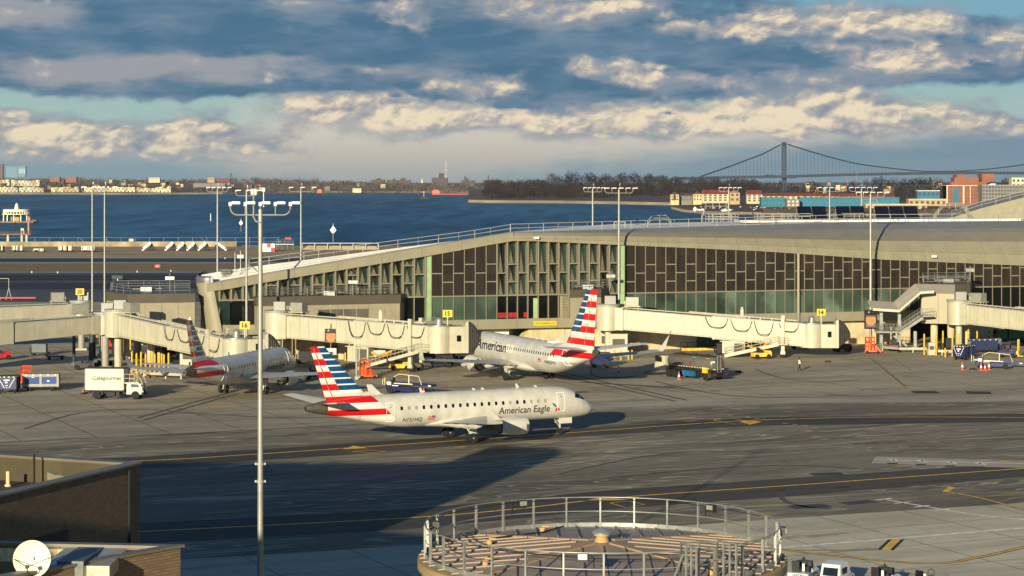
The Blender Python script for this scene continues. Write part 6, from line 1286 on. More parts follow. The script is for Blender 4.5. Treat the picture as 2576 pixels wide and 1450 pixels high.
m_brick = brick_mat(); m_cop = M('coping_metal', (120, 112, 98), .5, .3, var=.1); m_tar = M('roof_tar', (62, 58, 52), .9, var=.25, scale=.5, bump=.1); m_para = M('parapet_render', (122, 110, 76), .85, var=.12, scale=.6, streak=.4); m_parw = M('peeling_paint', (206, 188, 146), .8, var=.25, scale=1.4, streak=.5); m_duct = M('duct_metal', (186, 176, 150), .35, .5, var=.12, scale=2); m_ductd = M('weathered_duct', (96, 96, 92), .5, .4, var=.3, scale=2)
def brick_block(label, cor, zr, d1, L1, d2, L2, para, pt=.45, inner=m_para, dado=None):
    """cor: the corner nearest the apron, parapet top zr; d1/d2 directions of the two visible walls"""
    o = thing('brick_building', label, 'building', (cor[0], cor[1], 0)); d1 = Vector(d1).normalized(); d2 = Vector(d2).normalized(); at = lambda a, c, z: d1*a+d2*c+Vector((0, 0, z))
    b = MB(); zi = zr-para
    b.hexa([at(0, 0, 0), at(L1, 0, 0), at(L1, L2, 0), at(0, L2, 0)], [at(0, 0, zi), at(L1, 0, zi), at(L1, L2, zi), at(0, L2, zi)]); b.build('wall', m_brick, o)
    b = MB(); b.hexa([at(0, 0, zi+.001), at(L1, 0, zi+.001), at(L1, pt, zi+.001), at(0, pt, zi+.001)], [at(0, 0, zr), at(L1, 0, zr), at(L1, pt, zr), at(0, pt, zr)]); b.hexa([at(0, pt, zi+.001), at(pt, pt, zi+.001), at(pt, L2, zi+.001), at(0, L2, zi+.001)], [at(0, pt, zr), at(pt, pt, zr), at(pt, L2, zr), at(0, L2, zr)]); b.build('parapet', m_brick, o)
    b = MB(); b.hexa([at(pt+.01, pt, zi+.01), at(L1, pt, zi+.01), at(L1, pt+.02, zi+.01), at(pt+.01, pt+.02, zi+.01)], [at(pt+.01, pt, zr-.05), at(L1, pt, zr-.05), at(L1, pt+.02, zr-.05), at(pt+.01, pt+.02, zr-.05)]); b.hexa([at(pt, pt, zi+.01), at(pt+.02, pt, zi+.01), at(pt+.02, L2, zi+.01), at(pt, L2, zi+.01)], [at(pt, pt, zr-.05), at(pt+.02, pt, zr-.05), at(pt+.02, L2, zr-.05), at(pt, L2, zr-.05)]); b.build('parapet_lining', inner, o)
    if dado:
        b = MB(); b.hexa([at(pt+.03, pt+.021, zr-.5), at(L1, pt+.021, zr-.5), at(L1, pt+.06, zr-.5), at(pt+.03, pt+.06, zr-.5)], [at(pt+.03, pt+.021, zr-.08), at(L1, pt+.021, zr-.08), at(L1, pt+.06, zr-.08), at(pt+.03, pt+.06, zr-.08)]); b.build('flashing', dado, o)
    b = MB(); e = .08; b.hexa([at(-e, -e, zr+.002), at(L1, -e, zr+.002), at(L1, pt+e, zr+.002), at(-e, pt+e, zr+.002)], [at(-e, -e, zr+.09), at(L1, -e, zr+.09), at(L1, pt+e, zr+.09), at(-e, pt+e, zr+.09)]); b.hexa([at(-e, pt+e, zr+.004), at(pt+e, pt+e, zr+.004), at(pt+e, L2, zr+.004), at(-e, L2, zr+.004)], [at(-e, pt+e, zr+.09), at(pt+e, pt+e, zr+.09), at(pt+e, L2, zr+.09), at(-e, L2, zr+.09)]); b.build('coping', m_cop, o)
    b = MB(); b.hexa([at(pt, pt, zi+.002), at(L1, pt, zi+.002), at(L1, L2, zi+.002), at(pt, L2, zi+.002)], [at(pt, pt, zi+.03), at(L1, pt, zi+.03), at(L1, L2, zi+.03), at(pt, L2, zi+.03)]); b.build('roof', m_tar, o)
    return o, at
DA = 97.0; zA = HC-(1168-HY)*DA/FP; cA = P(353, 1168, DA)
oa, atA = brick_block('brown brick building with railless flat roof and a dark window opening at lower left', cA, zA, (-.87, .40, 0), 26, (-.36, -.93, 0), 24, 1.1, inner=M('olive_lining', (74, 65, 42), .85, var=.15, scale=.6, streak=.4))
# window opening in the near wall (faces right)
nrm = Vector((.93, -.36, 0)); b = MB(); b.hexa([atA(-.01, 5.8, zA-6.6), atA(-.01, 17.5, zA-6.6), atA(.5, 17.5, zA-6.6), atA(.5, 5.8, zA-6.6)], [atA(-.01, 5.8, zA-2.0), atA(-.01, 17.5, zA-2.0), atA(.5, 17.5, zA-2.0), atA(.5, 5.8, zA-2.0)]); b.build('window_recess', m_dark, oa)
for k in range(5):
    c0 = 6.9+k*2.0; b = MB(); b.hexa([atA(-.03, c0, zA-5.6), atA(-.03, c0+1.6, zA-5.6), atA(-.02, c0+1.6, zA-5.6), atA(-.02, c0, zA-5.6)], [atA(-.03, c0, zA-2.75), atA(-.03, c0+1.6, zA-2.75), atA(-.02, c0+1.6, zA-2.75), atA(-.02, c0, zA-2.75)]); b.build('window', M('window_teal', (46, 70, 70), .08, var=.3, scale=1.5), oa)
b = MB(); b.cyl(atA(-.05, 1.0, 0), atA(-.05, 1.0, zA-.1), .07, n=8); b.box(atA(-.12, 2.2, zA-5.0), (.3, .3, .25)); b.build('downpipe', m_dark, oa)
# vents on that roof
cA0 = V(cA.x, cA.y, 0); o = thing('roof_vent', 'curved sheet metal roof vent hood on the far brick roof', 'roof vent', V(-19.3, 96.2, zA-1.1), .5); b = MB(); ring = []
for k in range(9): a = R(90*k/8); ring.append((.72*math.sin(a), .85*math.cos(a)))
b.loft([[Vector((x*1.3-1, y, z)) for x, z in ring]+[Vector((-1, y, 0))] for y in (-.5, .6)]); b.box((-1.1, 0, .1), (.7, 1.1, .25)); b.build('hood', m_duct, o, smooth=40)
o = thing('vent_pipe', 'short pale vent pipe on the far brick roof at the left edge', 'vent pipe', V(-22.5, 97.6, zA-1.1)); b = MB(); b.cyl((0, 0, 0), (0, 0, .7), .09, n=10); b.cyl((0, 0, .0), (0, 0, .12), .15, n=10); b.build('pipe', m_parw, o, smooth=40)
b = MB(); b.cyl((0, 0, 0), (0, 0, 1.45), .05, n=8); b.box((0, 0, .06), (.3, .3, .12)); vp = b.build('vent_pipe', m_dark); vp.location = V(-21.4, 97.9, zA-1.1); tag(vp, 'thin dark upright pipe on the far brick roof', 'vent pipe')
DB = 68.0; zB = HC-(1378-HY)*DB/FP; cB = P(454, 1378, DB)
ob_, atB = brick_block('nearer brick building with peeling cream parapet lining and metal roof unit', cB, zB, (-1, .12, 0), 14, (-.62, -.78, 0), 14, 1.9, .3, m_para, m_parw)
# rooftop unit
cA0 = V(cA.x, cA.y, 0); pu = V(-12.85, 66.0, zB-1.9); o = thing('rooftop_unit', 'weathered metal rooftop duct box behind the satellite dish', 'rooftop unit', pu, -.06)
b = MB(); b.box((0, 0, .75), (1.7, 2.0, 1.5)); b.build('casing', m_ductd, o); b = MB(); b.hexa([(-1.0, -1.2, 1.5), (1.0, -1.2, 1.5), (.95, 1.1, 1.6), (-.95, 1.1, 1.6)], [(-1.0, -1.2, 1.9), (1.0, -1.2, 1.9), (.95, 1.1, 2.03), (-.95, 1.1, 2.03)]); b.build('hood', m_duct, o); b = MB(); b.box((-.15, -.06, 1.8), (.8, 2.5, .5)); b.box((-.15, -1.03, .8), (.8, .06, 1.5)); b.box((-.15, -1.22, 1.7), (.9, .06, .4)); b.build('panel', m_ductd, o)
b = MB(); b.box((.75, .9, .9), (.2, .1, 1.9)); b.build('conduit', m_parw, o)
# satellite dish
pd = P(80, 1407, 63.5); o = thing('satellite_dish', 'round cream satellite dish at the bottom left corner', 'satellite dish', (pd.x, pd.y, zB-1.9))
zc_ = pd.z-(zB-1.9); ax = Vector((.06, -1, .12)).normalized(); b = MB(); c = Vector((0, 0, zc_)); rd = .545
prof = [(rd*k/8, -.12+.12*(k/8)**2) for k in range(1, 9)]; rings = [b.ring(c+ax*h, ax, r, 36) for r, h in prof]; b.loft(rings, True, False); rings2 = [b.ring(c+ax*(h-.02), ax, r, 36) for r, h in prof]; b.loft(rings2, True, False); b.build('reflector', M('dish_cream', (226, 220, 196), .5, var=.03), o, smooth=40, fix=False)
fp = c+ax*.62+V(-.03, 0, -.20); b = MB(); b.tube([c+V(0, .0, -.52)+ax*.02, fp-V(0, 0, .12), fp], .022, 6); b.tube([c+V(-.52, 0, .0), fp], .012, 5); b.tube([c+V(.52, 0, .04), fp], .012, 5); b.cyl(fp-ax*.05, fp+ax*.12, .05, n=10); b.box(fp+V(0, -.02, .02), (.1, .1, .08)); b.build('feed_arm', m_dark, o)
b = MB(); b.cyl((0, .25, 0), (0, .25, zc_), .045, n=8); b.box((0, .25, .05), (.5, .5, .1)); b.beam((0, .25, zc_), (0, .05, zc_), .1, .1); b.build('mount', m_steel, o)
# ---------------------------------------------------------------- storage tank
TY, TZ, TR = 75.7, 12.9, 6.22; tx = (1514-CX)*TY/FP
tk = thing('storage_tank', 'round tan storage tank with ribbed conical roof and guard railing', 'tank', (tx, TY, 0))
m_tank_s = M('tank_tan', (160, 136, 98), .6, .1, var=.06); m_tank_r = M('tank_roof', (160, 140, 120), .55, .2, var=.1, scale=.8, bump=.02); m_rib = M('roof_rib', (150, 130, 108), .5, .1, var=.05)
b = MB(); b.cyl((0, 0, 0), (0, 0, TZ), TR, n=96); 
b.build('shell', m_tank_s, tk, smooth=40)
b = MB()
for k in range(120): a = 2*math.pi*k/120; b.box((math.cos(a)*(TR+.02), math.sin(a)*(TR+.02), TZ/2-.35), (.10, .10, TZ-.8), a)
b.build('shell_ribs', m_rib, tk); b = MB(); b.lathe([(TR+.06, TZ-.3), (TR+.16, TZ-.3), (TR+.16, TZ), (TR+.05, TZ+.03)], (0, 0, 0), n=96); b.build('rim', m_tank_s, tk, smooth=30)
zr_ = lambda r: TZ+.06+.5*(1-r/TR); rot0 = R(45)
b = MB(); NS = 4
for k in range(NS):
    a0, a1 = rot0+2*math.pi*k/NS, rot0+2*math.pi*(k+1)/NS; n_ = 16
    for j in range(n_):
        p0, p1 = a0+(a1-a0)*j/n_, a0+(a1-a0)*(j+1)/n_; b.add([(0, 0, zr_(0)), (TR*math.cos(p0), TR*math.sin(p0), zr_(TR)), (TR*math.cos(p1), TR*math.sin(p1), zr_(TR))], [(0, 1, 2)])
b.build('roof', m_tank_r, tk); b = MB(); rb2 = MB()
for k in range(NS):
    a0, a1 = rot0+2*math.pi*k/NS, rot0+2*math.pi*(k+1)/NS; am = (a0+a1)/2; dm = Vector((math.cos(am), math.sin(am), 0)); sm = Vector((-dm.y, dm.x, 0))
    rb2.beam(Vector((math.cos(a0)*.5, math.sin(a0)*.5, zr_(.5)+.03)), Vector((math.cos(a0)*TR, math.sin(a0)*TR, zr_(TR)+.03)), .34, .05)
    for j in range(-8, 9):
        off = j*.74; dist0 = max(.9, abs(off)+.35); r_out = math.sqrt(max(0, TR*TR-off*off))
        if dist0 < r_out-.2: pA, pB = dm*dist0+sm*off, dm*(r_out+.10)+sm*off; b.beam(pA+V(0, 0, zr_(pA.length)+.045), pB+V(0, 0, zr_(min(TR, pB.length))+.028), .035, .045)
b.build('standing_seams', m_rib, tk); rb2.build('hip_cover', M('hip_tan', (160, 136, 104), .55, .1, var=.05), tk)
b = MB(); b.lathe([(.26, 0), (.25, .1), (.21, .13), (.21, .2), (.27, .24), (.27, .30)], (0, 0, zr_(0)-.05), n=24); b.build('vent_base', M('vent_ochre', (186, 148, 96), .6, var=.06), tk, smooth=40)
b = MB(); b.lathe([(.34, 0), (.35, .05), (.26, .12), (.08, .19), (.02, .22)], (0, 0, zr_(0)+.26), n=28); b.build('vent_cowl', M('bright_metal', (190, 192, 190), .28, .7, var=.05), tk, smooth=50)
NP = 30; RRr = TR-.10
for k in range(NP): a = 2*math.pi*(k+.35)/NP; b = MB(); b.box((RRr*math.cos(a), RRr*math.sin(a), TZ+.06+.54), (.09, .06, 1.12), a); b.build('railing_post', m_steel, tk)
for zz, r_, nm in ((1.12, .022, 'top_rail'), (.60, .018, 'mid_rail')):
    b = MB(); b.tube([(RRr*math.cos(R(a)), RRr*math.sin(R(a)), TZ+.06+zz) for a in range(0, 361, 4)], r_, 6); b.build(nm, m_steel, tk, smooth=True)
b = MB()
for a in range(0, 360, 4): b.beam((RRr*math.cos(R(a)), RRr*math.sin(R(a)), TZ+.16), (RRr*math.cos(R(a+4)), RRr*math.sin(R(a+4)), TZ+.16), .02, .15)
b.build('toe_board', m_steel, tk); b = MB()
for zz in (1.02,): b.tube([((RRr-.05)*math.cos(R(a)), (RRr-.05)*math.sin(R(a)), TZ+.06+zz+.02*math.sin(a*.12)) for a in range(20, 340, 4)], .012, 4)
b.tube([(-4.4, 2.2, zr_(4.9)+.05), (-3.0, 2.9, zr_(4.2)+.06), (-2.0, 3.6, zr_(4.1)+.05), (-1.2, 5.4, zr_(5.6)+.1)], .03, 5); b.build('cable', m_dark, tk)
for (x, y) in ((-3.9, 1.0), (-2.0, 4.0), (-4.0, -2.6), (3.4, -4.1)):
    b = MB(); z = zr_(math.hypot(x, y)); b.cyl((x, y, z-.05), (x, y, z+.14), .10, n=12); b.cyl((x, y, z+.14), (x, y, z+.19), .12, n=12); b.box((x+.1, y, z+.23), (.24, .08, .05)); b.build('roof_nozzle', MATS['vent_ochre'], tk)
def flood(label, a, tilt, out=.0, lit=True):
    x, y = RRr*math.cos(R(a)), RRr*math.sin(R(a)); o = thing('tank_floodlight', label, 'floodlight', (tx+x, TY+y, TZ+1.0), R(a)+R(90), 'small floodlights on the tank railing'); b = MB(); b.box((0, out, .05), (.34, .2, .26)); b.build('housing', M('lamp_dark', (48, 44, 38), .5, var=.1), o); b = MB(); b.box((0, out-.105 if lit else out+.105, .07), (.28, .02, .16)); b.build('lens', m_refl if lit else m_ac, o); b = MB(); b.beam((-.2, out*.5, -.1), (.2, out*.5, -.1), .05, .04); b.tube([(.2, 0, .1), (.34, 0, .05), (.36, 0, -.3)], .02, 5); b.build('bracket', m_dark, o)
flood('small pale faced floodlight on the near side of the tank railing', -98, 0); flood('tan floodlight sticking out left of the tank railing', 176, 0, .35, False); flood('dark floodlight on the far left arc of the tank railing', 117, 0, .1, False); flood('dark floodlight on the far right arc of the tank railing', 46, 0, .1, False); flood('dark and white floodlight at the right end of the tank railing', -8, 0, -.1)
b = MB(); gy = -TR+.15; b.rail([(2.3, gy+.35, TZ+.3), (3.5, gy+.8, TZ+.25)], 1.15, .035, .6, 1); b.rail([(2.3, gy+.35, TZ+.3), (2.7, gy-.8, TZ+.3)], 1.15, .035, .35, 1); b.rail([(3.5, gy+.8, TZ+.25), (4.0, gy-.3, TZ+.3)], 1.2, .035, .4, 1); b.tube([(1.9, gy-.3, TZ+.1), (2.35, gy+.2, TZ+1.1)], .04, 6); b.box((.6, gy+.5, TZ+.25), (1.2, .5, .04)); b.build('ladder_gate', m_steel, tk)
# ---------------------------------------------------------------- white baggage tugs at lower right
m_tugw = M('tug_white', (214, 214, 208), .4, .05, var=.06, scale=2); m_black_v = M('vinyl_black', (20, 20, 22), .6, var=.2, scale=4)
def tug(label, px, y, rz, cabin=False, boxy=True, title=True):
    p = G(px, y); o = thing('baggage_tug', label, 'baggage tug', p, rz, 'white baggage tugs parked in the tank shadow')
    b = MB(); b.hexa([(-1.3, -.7, .35), (1.3, -.7, .35), (1.3, .7, .35), (-1.3, .7, .35)], [(-1.28, -.68, 1.05), (1.25, -.66, 1.0), (1.25, .66, 1.0), (-1.28, .68, 1.05)]); b.hexa([(-.2, -.66, 1.0), (1.2, -.64, 1.0), (1.2, .64, 1.0), (-.2, .66, 1.0)], [(-.05, -.55, 1.22), (1.05, -.5, 1.15), (1.05, .5, 1.15), (-.05, .55, 1.22)]); b.build('body', m_tugw, o)
    b = MB(); b.box((0, 0, .3), (2.7, 1.3, .2)); b.box((-1.34, 0, .55), (.08, 1.0, .35)); b.build('bumper', m_chas, o)
    if cabin:
        b = MB(); b.hexa([(-1.2, -.68, 1.05), (.7, -.68, 1.05), (.7, .68, 1.05), (-1.2, .68, 1.05)], [(-1.0, -.6, 1.85), (.25, -.6, 1.9), (.25, .6, 1.9), (-1.0, .6, 1.85)]); b.build('cab', m_tugw, o); b = MB(); b.box((-.4, -.655, 1.42), (.8, .02, .4)); b.build('side_window', m_vglass, o)
        b = MB(); b.hexa([(-1.205, -.5, 1.15), (-1.2, -.5, 1.15), (-1.2, .5, 1.15), (-1.205, .5, 1.15)], [(-1.075, -.48, 1.65), (-1.05, -.48, 1.65), (-1.05, .48, 1.65), (-1.075, .48, 1.65)]); b.build('rear_window', m_vglass, o)
    else:
        b = MB(); b.box((-.55, .3, 1.2), (.5, .5, .3)); b.box((-.75, .3, 1.5), (.18, .5, .45), 0); b.cyl((-.5, -.42, 1.05), (-.5, -.42, 1.4), .17, n=14); b.build('seat', m_black_v, o)
        if boxy: b = MB(); b.hexa([(.0, -.5, 1.2), (.45, -.5, 1.2), (.45, .5, 1.2), (.0, .5, 1.2)], [(.05, -.5, 1.62), (.4, -.5, 1.62), (.4, .5, 1.62), (.05, .5, 1.62)]); b.build('dashboard', m_black_v, o)
        b = MB(); pts = [(.0+.05*math.cos(a), .25*math.sin(a)*1, 1.55+.22*math.cos(a)) for a in [2*math.pi*i/16 for i in range(17)]]; b.tube(pts, .025, 6); b.cyl((.05, 0, 1.1), (0, 0, 1.5), .03, n=6); b.build('steering_wheel', m_black_v, o); b = MB(); b.box((-.9, -.25, 1.4), (.08, .15, .45)); b.build('seat_tab', m_refl, o)
    b = MB(); b.cyl((.3, .1, 1.6 if boxy else 1.1), (.3, .1, 1.85 if boxy else 1.3), .06, n=8); b.build('beacon', m_dark, o)
    for x in (-.85, .85):
        for y_ in (-.62, .62): b = MB(); wheel(b, (x, y_, .32), (0, 1, 0), .32, .24); b.build('wheel', [m_tyre, m_hub], o, smooth=40)
    b = MB(); b.box((.9, -.672, .9), (.14, .02, .12)); b.box((.55, .3, 1.19), (.14, .12, .05)); b.box((1.26, .4, .9), (.03, .2, .14)); b.build('red_mark', m_lightr, o)
    b = MB(); b.box((.2, -.70, .92), (.2, .02, .1)); b.box((-.3, -.705, .9), (.12, .02, .14)); b.box((.6, -.695, .82), (.1, .02, .1)); b.build('decal', m_dark, o)
    if title: text_on('lettering', 'UNITED', .17, (-1.3, 0, .93), (0, -1, 0), (.0, 0, 1), M('title_navy', (24, 40, 84), .5, var=0), o, width=.8, bold=.004)
    return o
tug('white open tug lettered across its tail, leftmost beside the tank', 2022, 1476, R(66)); tug('white tug with an enclosed rounded cab, second from the tank', 2106, 1488, R(60), True); tug('white open tug with dark dashboard box, third from the tank', 2225, 1494, R(58)); tug('low white open tug with bare steering wheel, rightmost of the four', 2342, 1504, R(40), False, False)
# ---------------------------------------------------------------- buildings behind the viewer that throw the long shadow over the apron
m_gar = M('garage_concrete', (150, 140, 124), .85, var=.12, scale=.3)
def slab(name, label, x0, x1, y0, y1, z):
    o = thing(name, label, 'building', ((x0+x1)/2, (y0+y1)/2, 0), 0, 'terminal buildings beside the viewer'); b = MB(); n = max(1, round(z/3.6))
    b.box((0, 0, z/2), (x1-x0, y1-y0, z)); b.build('wall', m_gar, o); b = MB()
    for i in range(n): b.box((0, 0, (i+.6)*z/n), ((x1-x0)+.06, (y1-y0)+.06, z/n*.35))
    b.build('window_band', m_vglass, o); return o
kk = 1/math.tan(SUN_EL)
def caster(px0, px1, row, h, depth=14): pass
slab('terminal_block', 'tall plain terminal block outside the view on the left', -35.2, -28.4, 104, 110, 23.4); slab('terminal_block', 'long terminal block outside the view on the left', -100, -35.25, 104, 110, 20.7); slab('terminal_block', 'lowest terminal block outside the view on the left', -47.5, -31, 16, 28, 26.2)
# ================================================================ far side of the field, bay and opposite shores
m_fence = M('fence_steel', (150, 152, 150), .6, .3, var=0); m_wind = M('far_window', (60, 62, 66), .4, var=0); m_creamw = M('cream_wall', (206, 194, 156), .8, var=.08, scale=.08); m_roofr = M('red_roof', (112, 52, 46), .8, var=.15, scale=.1); m_roofd = M('dark_roof', (62, 54, 50), .8, var=.15, scale=.1)
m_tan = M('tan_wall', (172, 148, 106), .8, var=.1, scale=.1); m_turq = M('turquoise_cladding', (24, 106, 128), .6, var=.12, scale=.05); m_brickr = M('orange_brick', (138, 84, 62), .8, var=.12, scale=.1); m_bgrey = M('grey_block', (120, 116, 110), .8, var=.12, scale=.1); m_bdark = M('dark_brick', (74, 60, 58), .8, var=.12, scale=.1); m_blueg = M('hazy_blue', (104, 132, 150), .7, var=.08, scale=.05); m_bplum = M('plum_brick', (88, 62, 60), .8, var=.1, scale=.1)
# perimeter fence
o = thing('perimeter_fence', 'long chain link perimeter fence along the water edge', 'fence', (0, 842, 0)); b = MB(); rndf = random.Random(5)
for x in range(-20, 705, 36):
    p = P(x, 610, 842); b.cyl((p.x, 0, 0), (p.x, 0, 3.4), .06, n=5)
for zz in (3.3, 1.7, .15): b.beam((P(-40, 600, 842).x, 0, zz), (P(705, 600, 842).x, 0, zz), .05, .05)
for x in (200, 262, 505): p = P(x, 610, 842); b.beam((p.x, 0, 3.2), (p.x+4, 0, .1), .06, .06)
b.build('fence_posts', m_fence, o)
b = MB()
for x, w in ((330, 10), (228, 0)):
    if w: p = P(x, 609, 841.8); b.box((p.x, -.2, 2.3), (1.8, .05, 1.2))
b.build('notice', m_ac, o)
b = MB(); b.box((P(230, 610, 838).x, 838-842, .95), (72, .4, 1.9)); b.box((P(530, 610, 838).x, 838-842, 1.0), (20, .4, 2.0)); rw = b.build('retaining_wall', M('retaining_wall', (158, 142, 112), .9, var=.25, scale=.15)); rw.location = (0, 842, 0); tag(rw, 'weathered low retaining wall below the perimeter fence', 'wall')
# airstairs parked by the water
def airstair(label, x0, x1, flip=False):
    Y = 790; p = P((x0+x1)/2, 638, Y); o = thing('parked_airstair', label, 'airstair', (p.x, Y, 0), 0, 'white airstairs parked by the water'); w = (x1-x0)*Y/FP; s = -1 if flip else 1
    b = MB(); b.beam((-s*w*.42, 0, .5), (s*w*.42, 0, 3.0), 1.6, .9); b.box((-s*w*.42, 0, .55), (.5, 1.6, 1.0)); b.build('stair_body', m_white, o)
    b = MB(); b.prism([(s*w*.05, .85, .2), (s*w*.85, .85, .2), (s*w*.45, .85, 2.8)], (0, .2, 0)); b.box((s*w*.2, 0, .3), (w*.8, 1.2, .3)); b.build('undercarriage', m_chas, o); return o
for i, (x0, x1, f, l) in enumerate(((358, 382, 0, 'leftmost white parked airstair, standing apart from the row'), (415, 438, 0, 'white parked airstair, first of the tight row of four'), (444, 465, 0, 'white parked airstair, second of the tight row of four'), (470, 492, 0, 'white parked airstair, third of the tight row of four'), (498, 521, 0, 'white parked airstair, last of the tight row of four'), (543, 571, 1, 'white parked airstair facing the other way behind the mast'))): airstair(l, x0, x1, f)
def trailer(label, x0, x1, y0=620, y1=638, boxes=1, flat=False):
    Y = 775; p = P((x0+x1)/2, y1, Y); w = (x1-x0)*Y/FP; h = (y1-y0)*Y/FP*.9; o = thing('parked_trailer', label, 'trailer', (p.x, Y, 0), 0, 'trailers parked by the retaining wall'); b = MB()
    for k in range(boxes): b.box((-w/2+w*(k+.5)/boxes, 0, h*.62), (w/boxes*(.94 if boxes == 1 else .72), 2, h*.7))
    b.build('tank_body', m_tw, o); b = MB(); b.box((0, 0, .5), (w*1.05, 1.8, .25))
    for x in (-w*.4, 0, w*.1, w*.4): b.box((x, 0, h*.45), (.25, 2.05, h*.9))
    if flat: b.box((w*.75, 0, .9), (w*.6, 2, .5))
    b.build('frame', m_chas, o); b = MB()
    for x in (-w*.25, -w*.12): wheel(b, (x, -.9, .4), (0, 1, 0), .4, .3)
    b.build('wheels', [m_tyre, m_refl], o)
trailer('three white tanks on a frame at far left by the wall', 30, 60, boxes=3); trailer('three white tanks on a frame, middle set by the wall', 146, 184, boxes=3); trailer('white box trailer with dark flat bed by the wall', 205, 240, flat=True); trailer('short white tank trailer cut by the left edge', -6, 10, boxes=2); trailer('dark wheeled trailer between the two white tank sets', 84, 112, 628, 638, flat=False)
# checker hut, red platform, trestle
p = P(672, 639, 780); o = thing('checker_hut', 'red and white checkered equipment hut behind the tall nearest mast', 'hut', (p.x, 780, 0)); b = MB(); nx, nz = 4, 2
for i in range(nx):
    for k in range(nz): b.box((-2.1+i*1.4, 0, .7+k*1.4), (1.398, 1.6, 1.398), 0, 1 if (i+k) % 2 == 1 and i > 1 else 0)
b.build('wall', [m_refl, m_redv], o); b = MB(); b.box((0, 0, 2.85), (5.8, 1.8, .1)); b.build('roof', m_ac, o)
p = P(717, 636, 800); o = thing('red_platform', 'grey timber platform with a red cabin by the water', 'platform', (p.x, 800, 0)); b = MB(); b.box((1.2, 0, 4.2), (2.4, 1.5, .7)); b.build('cabin', m_redv, o); b = MB(); b.rail([(-3.2, -1, 2.0), (3.2, -1, 2.0)], 1.6, .07, 1.6, 2); b.box((0, 0, 2.0), (6.6, 2.2, .25))
for x in (-3, -1, 1, 3): b.cyl((x, -1, 0), (x, -1, 2), .12, n=6)
b.build('deck', m_steel, o)
p = P(856, 637, 800); o = thing('timber_trestle', 'long low timber trestle by the water beyond the low white roof', 'trestle', (p.x, 800, 0)); b = MB(); w = 192*800/FP; b.box((0, 0, 2.4), (w, .5, .3)); b.box((0, 1, 2.2), (w, .3, .2))
for k in range(7): x = -w/2+w*k/6; b.box((x, 0, 1.2), (.3, .3, 2.4))
b.build('frame', m_fence, o); b = MB(); b.hexa([(-w/2, .3, 0), (w/2, .3, 0), (w/2, 3, 0), (-w/2, 3, 0)], [(-w/2+2, 1, 1.5), (w/2-1, 1, 1.3), (w/2-1, 3, 1.3), (-w/2+2, 3, 1.5)]); e_ = b.build('earth_mound', m_dirt); e_.location = (p.x, 800, 0); struct(e_)
p = G(396, 676); o = thing('runway_sign', 'small red runway sign on the grass verge', 'sign', p); b = MB(); b.box((0, 0, .7), (1.6, .2, .9)); b.build('sign_board', m_redv, o); text_on('lettering', '22', .6, (0, -.12, .7), (1, 0, 0), (0, 0, 1), m_refl, o)
p = G(296, 705); o = thing('light_cart', 'dark low equipment trailer out on the sealed taxiway', 'trailer', p); b = MB(); b.box((0, 0, .8), (2.8, 1.2, .8)); b.box((0, 0, .3), (2.4, 1.0, .2)); b.build('body', M('dark_green_paint', (30, 46, 40), .6, var=.1), o)
for i, (x, y) in enumerate(((80, 687), (145, 688), (345, 686), (430, 684), (566, 652), (298, 700), (296, 707))): 
    p = G(x, y); b = MB(); b.cyl((0, 0, 0), (0, 0, .5), .12, n=6); c = b.build('taxiway_light', m_refl); c.location = p; tag(c, 'tiny taxiway edge light on the far asphalt', 'taxiway light', 'taxiway edge lights')
# light pier in the bay
Y = 1250; sc = Y/FP; pc = P(42, 577, Y); o = thing('pavilion_pier', 'white round pavilion with a pointed roof on a pier in the bay', 'pavilion', (pc.x, Y, WZ)); H = lambda row: (HC-(row-HY)*sc)-WZ
b = MB(); b.lathe([(1.35, H(528)), (1.2, H(523)), (.8, H(515)), (.4, H(512)), (.05, H(511))], (0, 0, 0), n=16); b.build('spire', M('pavilion_cream', (240, 230, 184), .6, var=.05), o, smooth=50)
b = MB(); b.lathe([(7.6, H(533)), (7.7, H(528)), (7.3, H(527)), (.5, H(526.5))], (0, 0, 0), n=28); b.lathe([(8.3, H(540)), (8.3, H(538.5)), (7.4, H(538.5))], (0, 0, 0), n=28)
for k in range(28): a = 2*math.pi*k/28; b.box((7.4*math.cos(a), 7.4*math.sin(a), (H(533)+H(539))/2), (.5, .5, H(533)-H(539)), a)
b.build('drum_gallery', MATS['pavilion_cream'], o)
b = MB()
for k in range(12): a = 2*math.pi*k/12; b.box((7.6*math.cos(a), 7.6*math.sin(a), (H(540)+H(557))/2), (.35, .35, H(540)-H(557)))
b.build('column', m_white, o); b = MB(); b.box((0, 0, (H(543)+H(557))/2), (6, 3, H(543)-H(557))); b.build('machine_core', m_tan, o)
b = MB(); b.box((-2, 0, H(558.5)), (26, 12, .9)); b.box((10.3, 0, H(557)), (2.6, 4, 1.6)); b.build('deck', M('rusty_deck', (122, 98, 78), .8, var=.2), o)
b = MB()
for x in (-9, 0, 10.5):
    for dx in (-.7, .9): b.cyl((x, -3, H(560)), (x+dx*1.6, -3, 0), .35, n=6)
b.build('leg', M('pile_dark', (44, 42, 42), .8, var=.2), o)
Y2 = 1010; p = P(30, 612, Y2); o = thing('pier_walkway', 'low red railed pier walkway on pale piles at the left edge', 'pier', (p.x, Y2, WZ)); b = MB(); b.box((-6, 0, 4.3), (30, 1.6, .5)); b.rail([(-21, -.8, 4.5), (9, -.8, 4.5)], 1.3, .06, 2.2, 1); b.build('deck', M('rusty_deck', (120, 76, 58)), o)
b = MB()
for x in (-1.8, 4.6, 6.8): b.cyl((x, 0, 0), (x, 0, 4.2), .55, n=8)
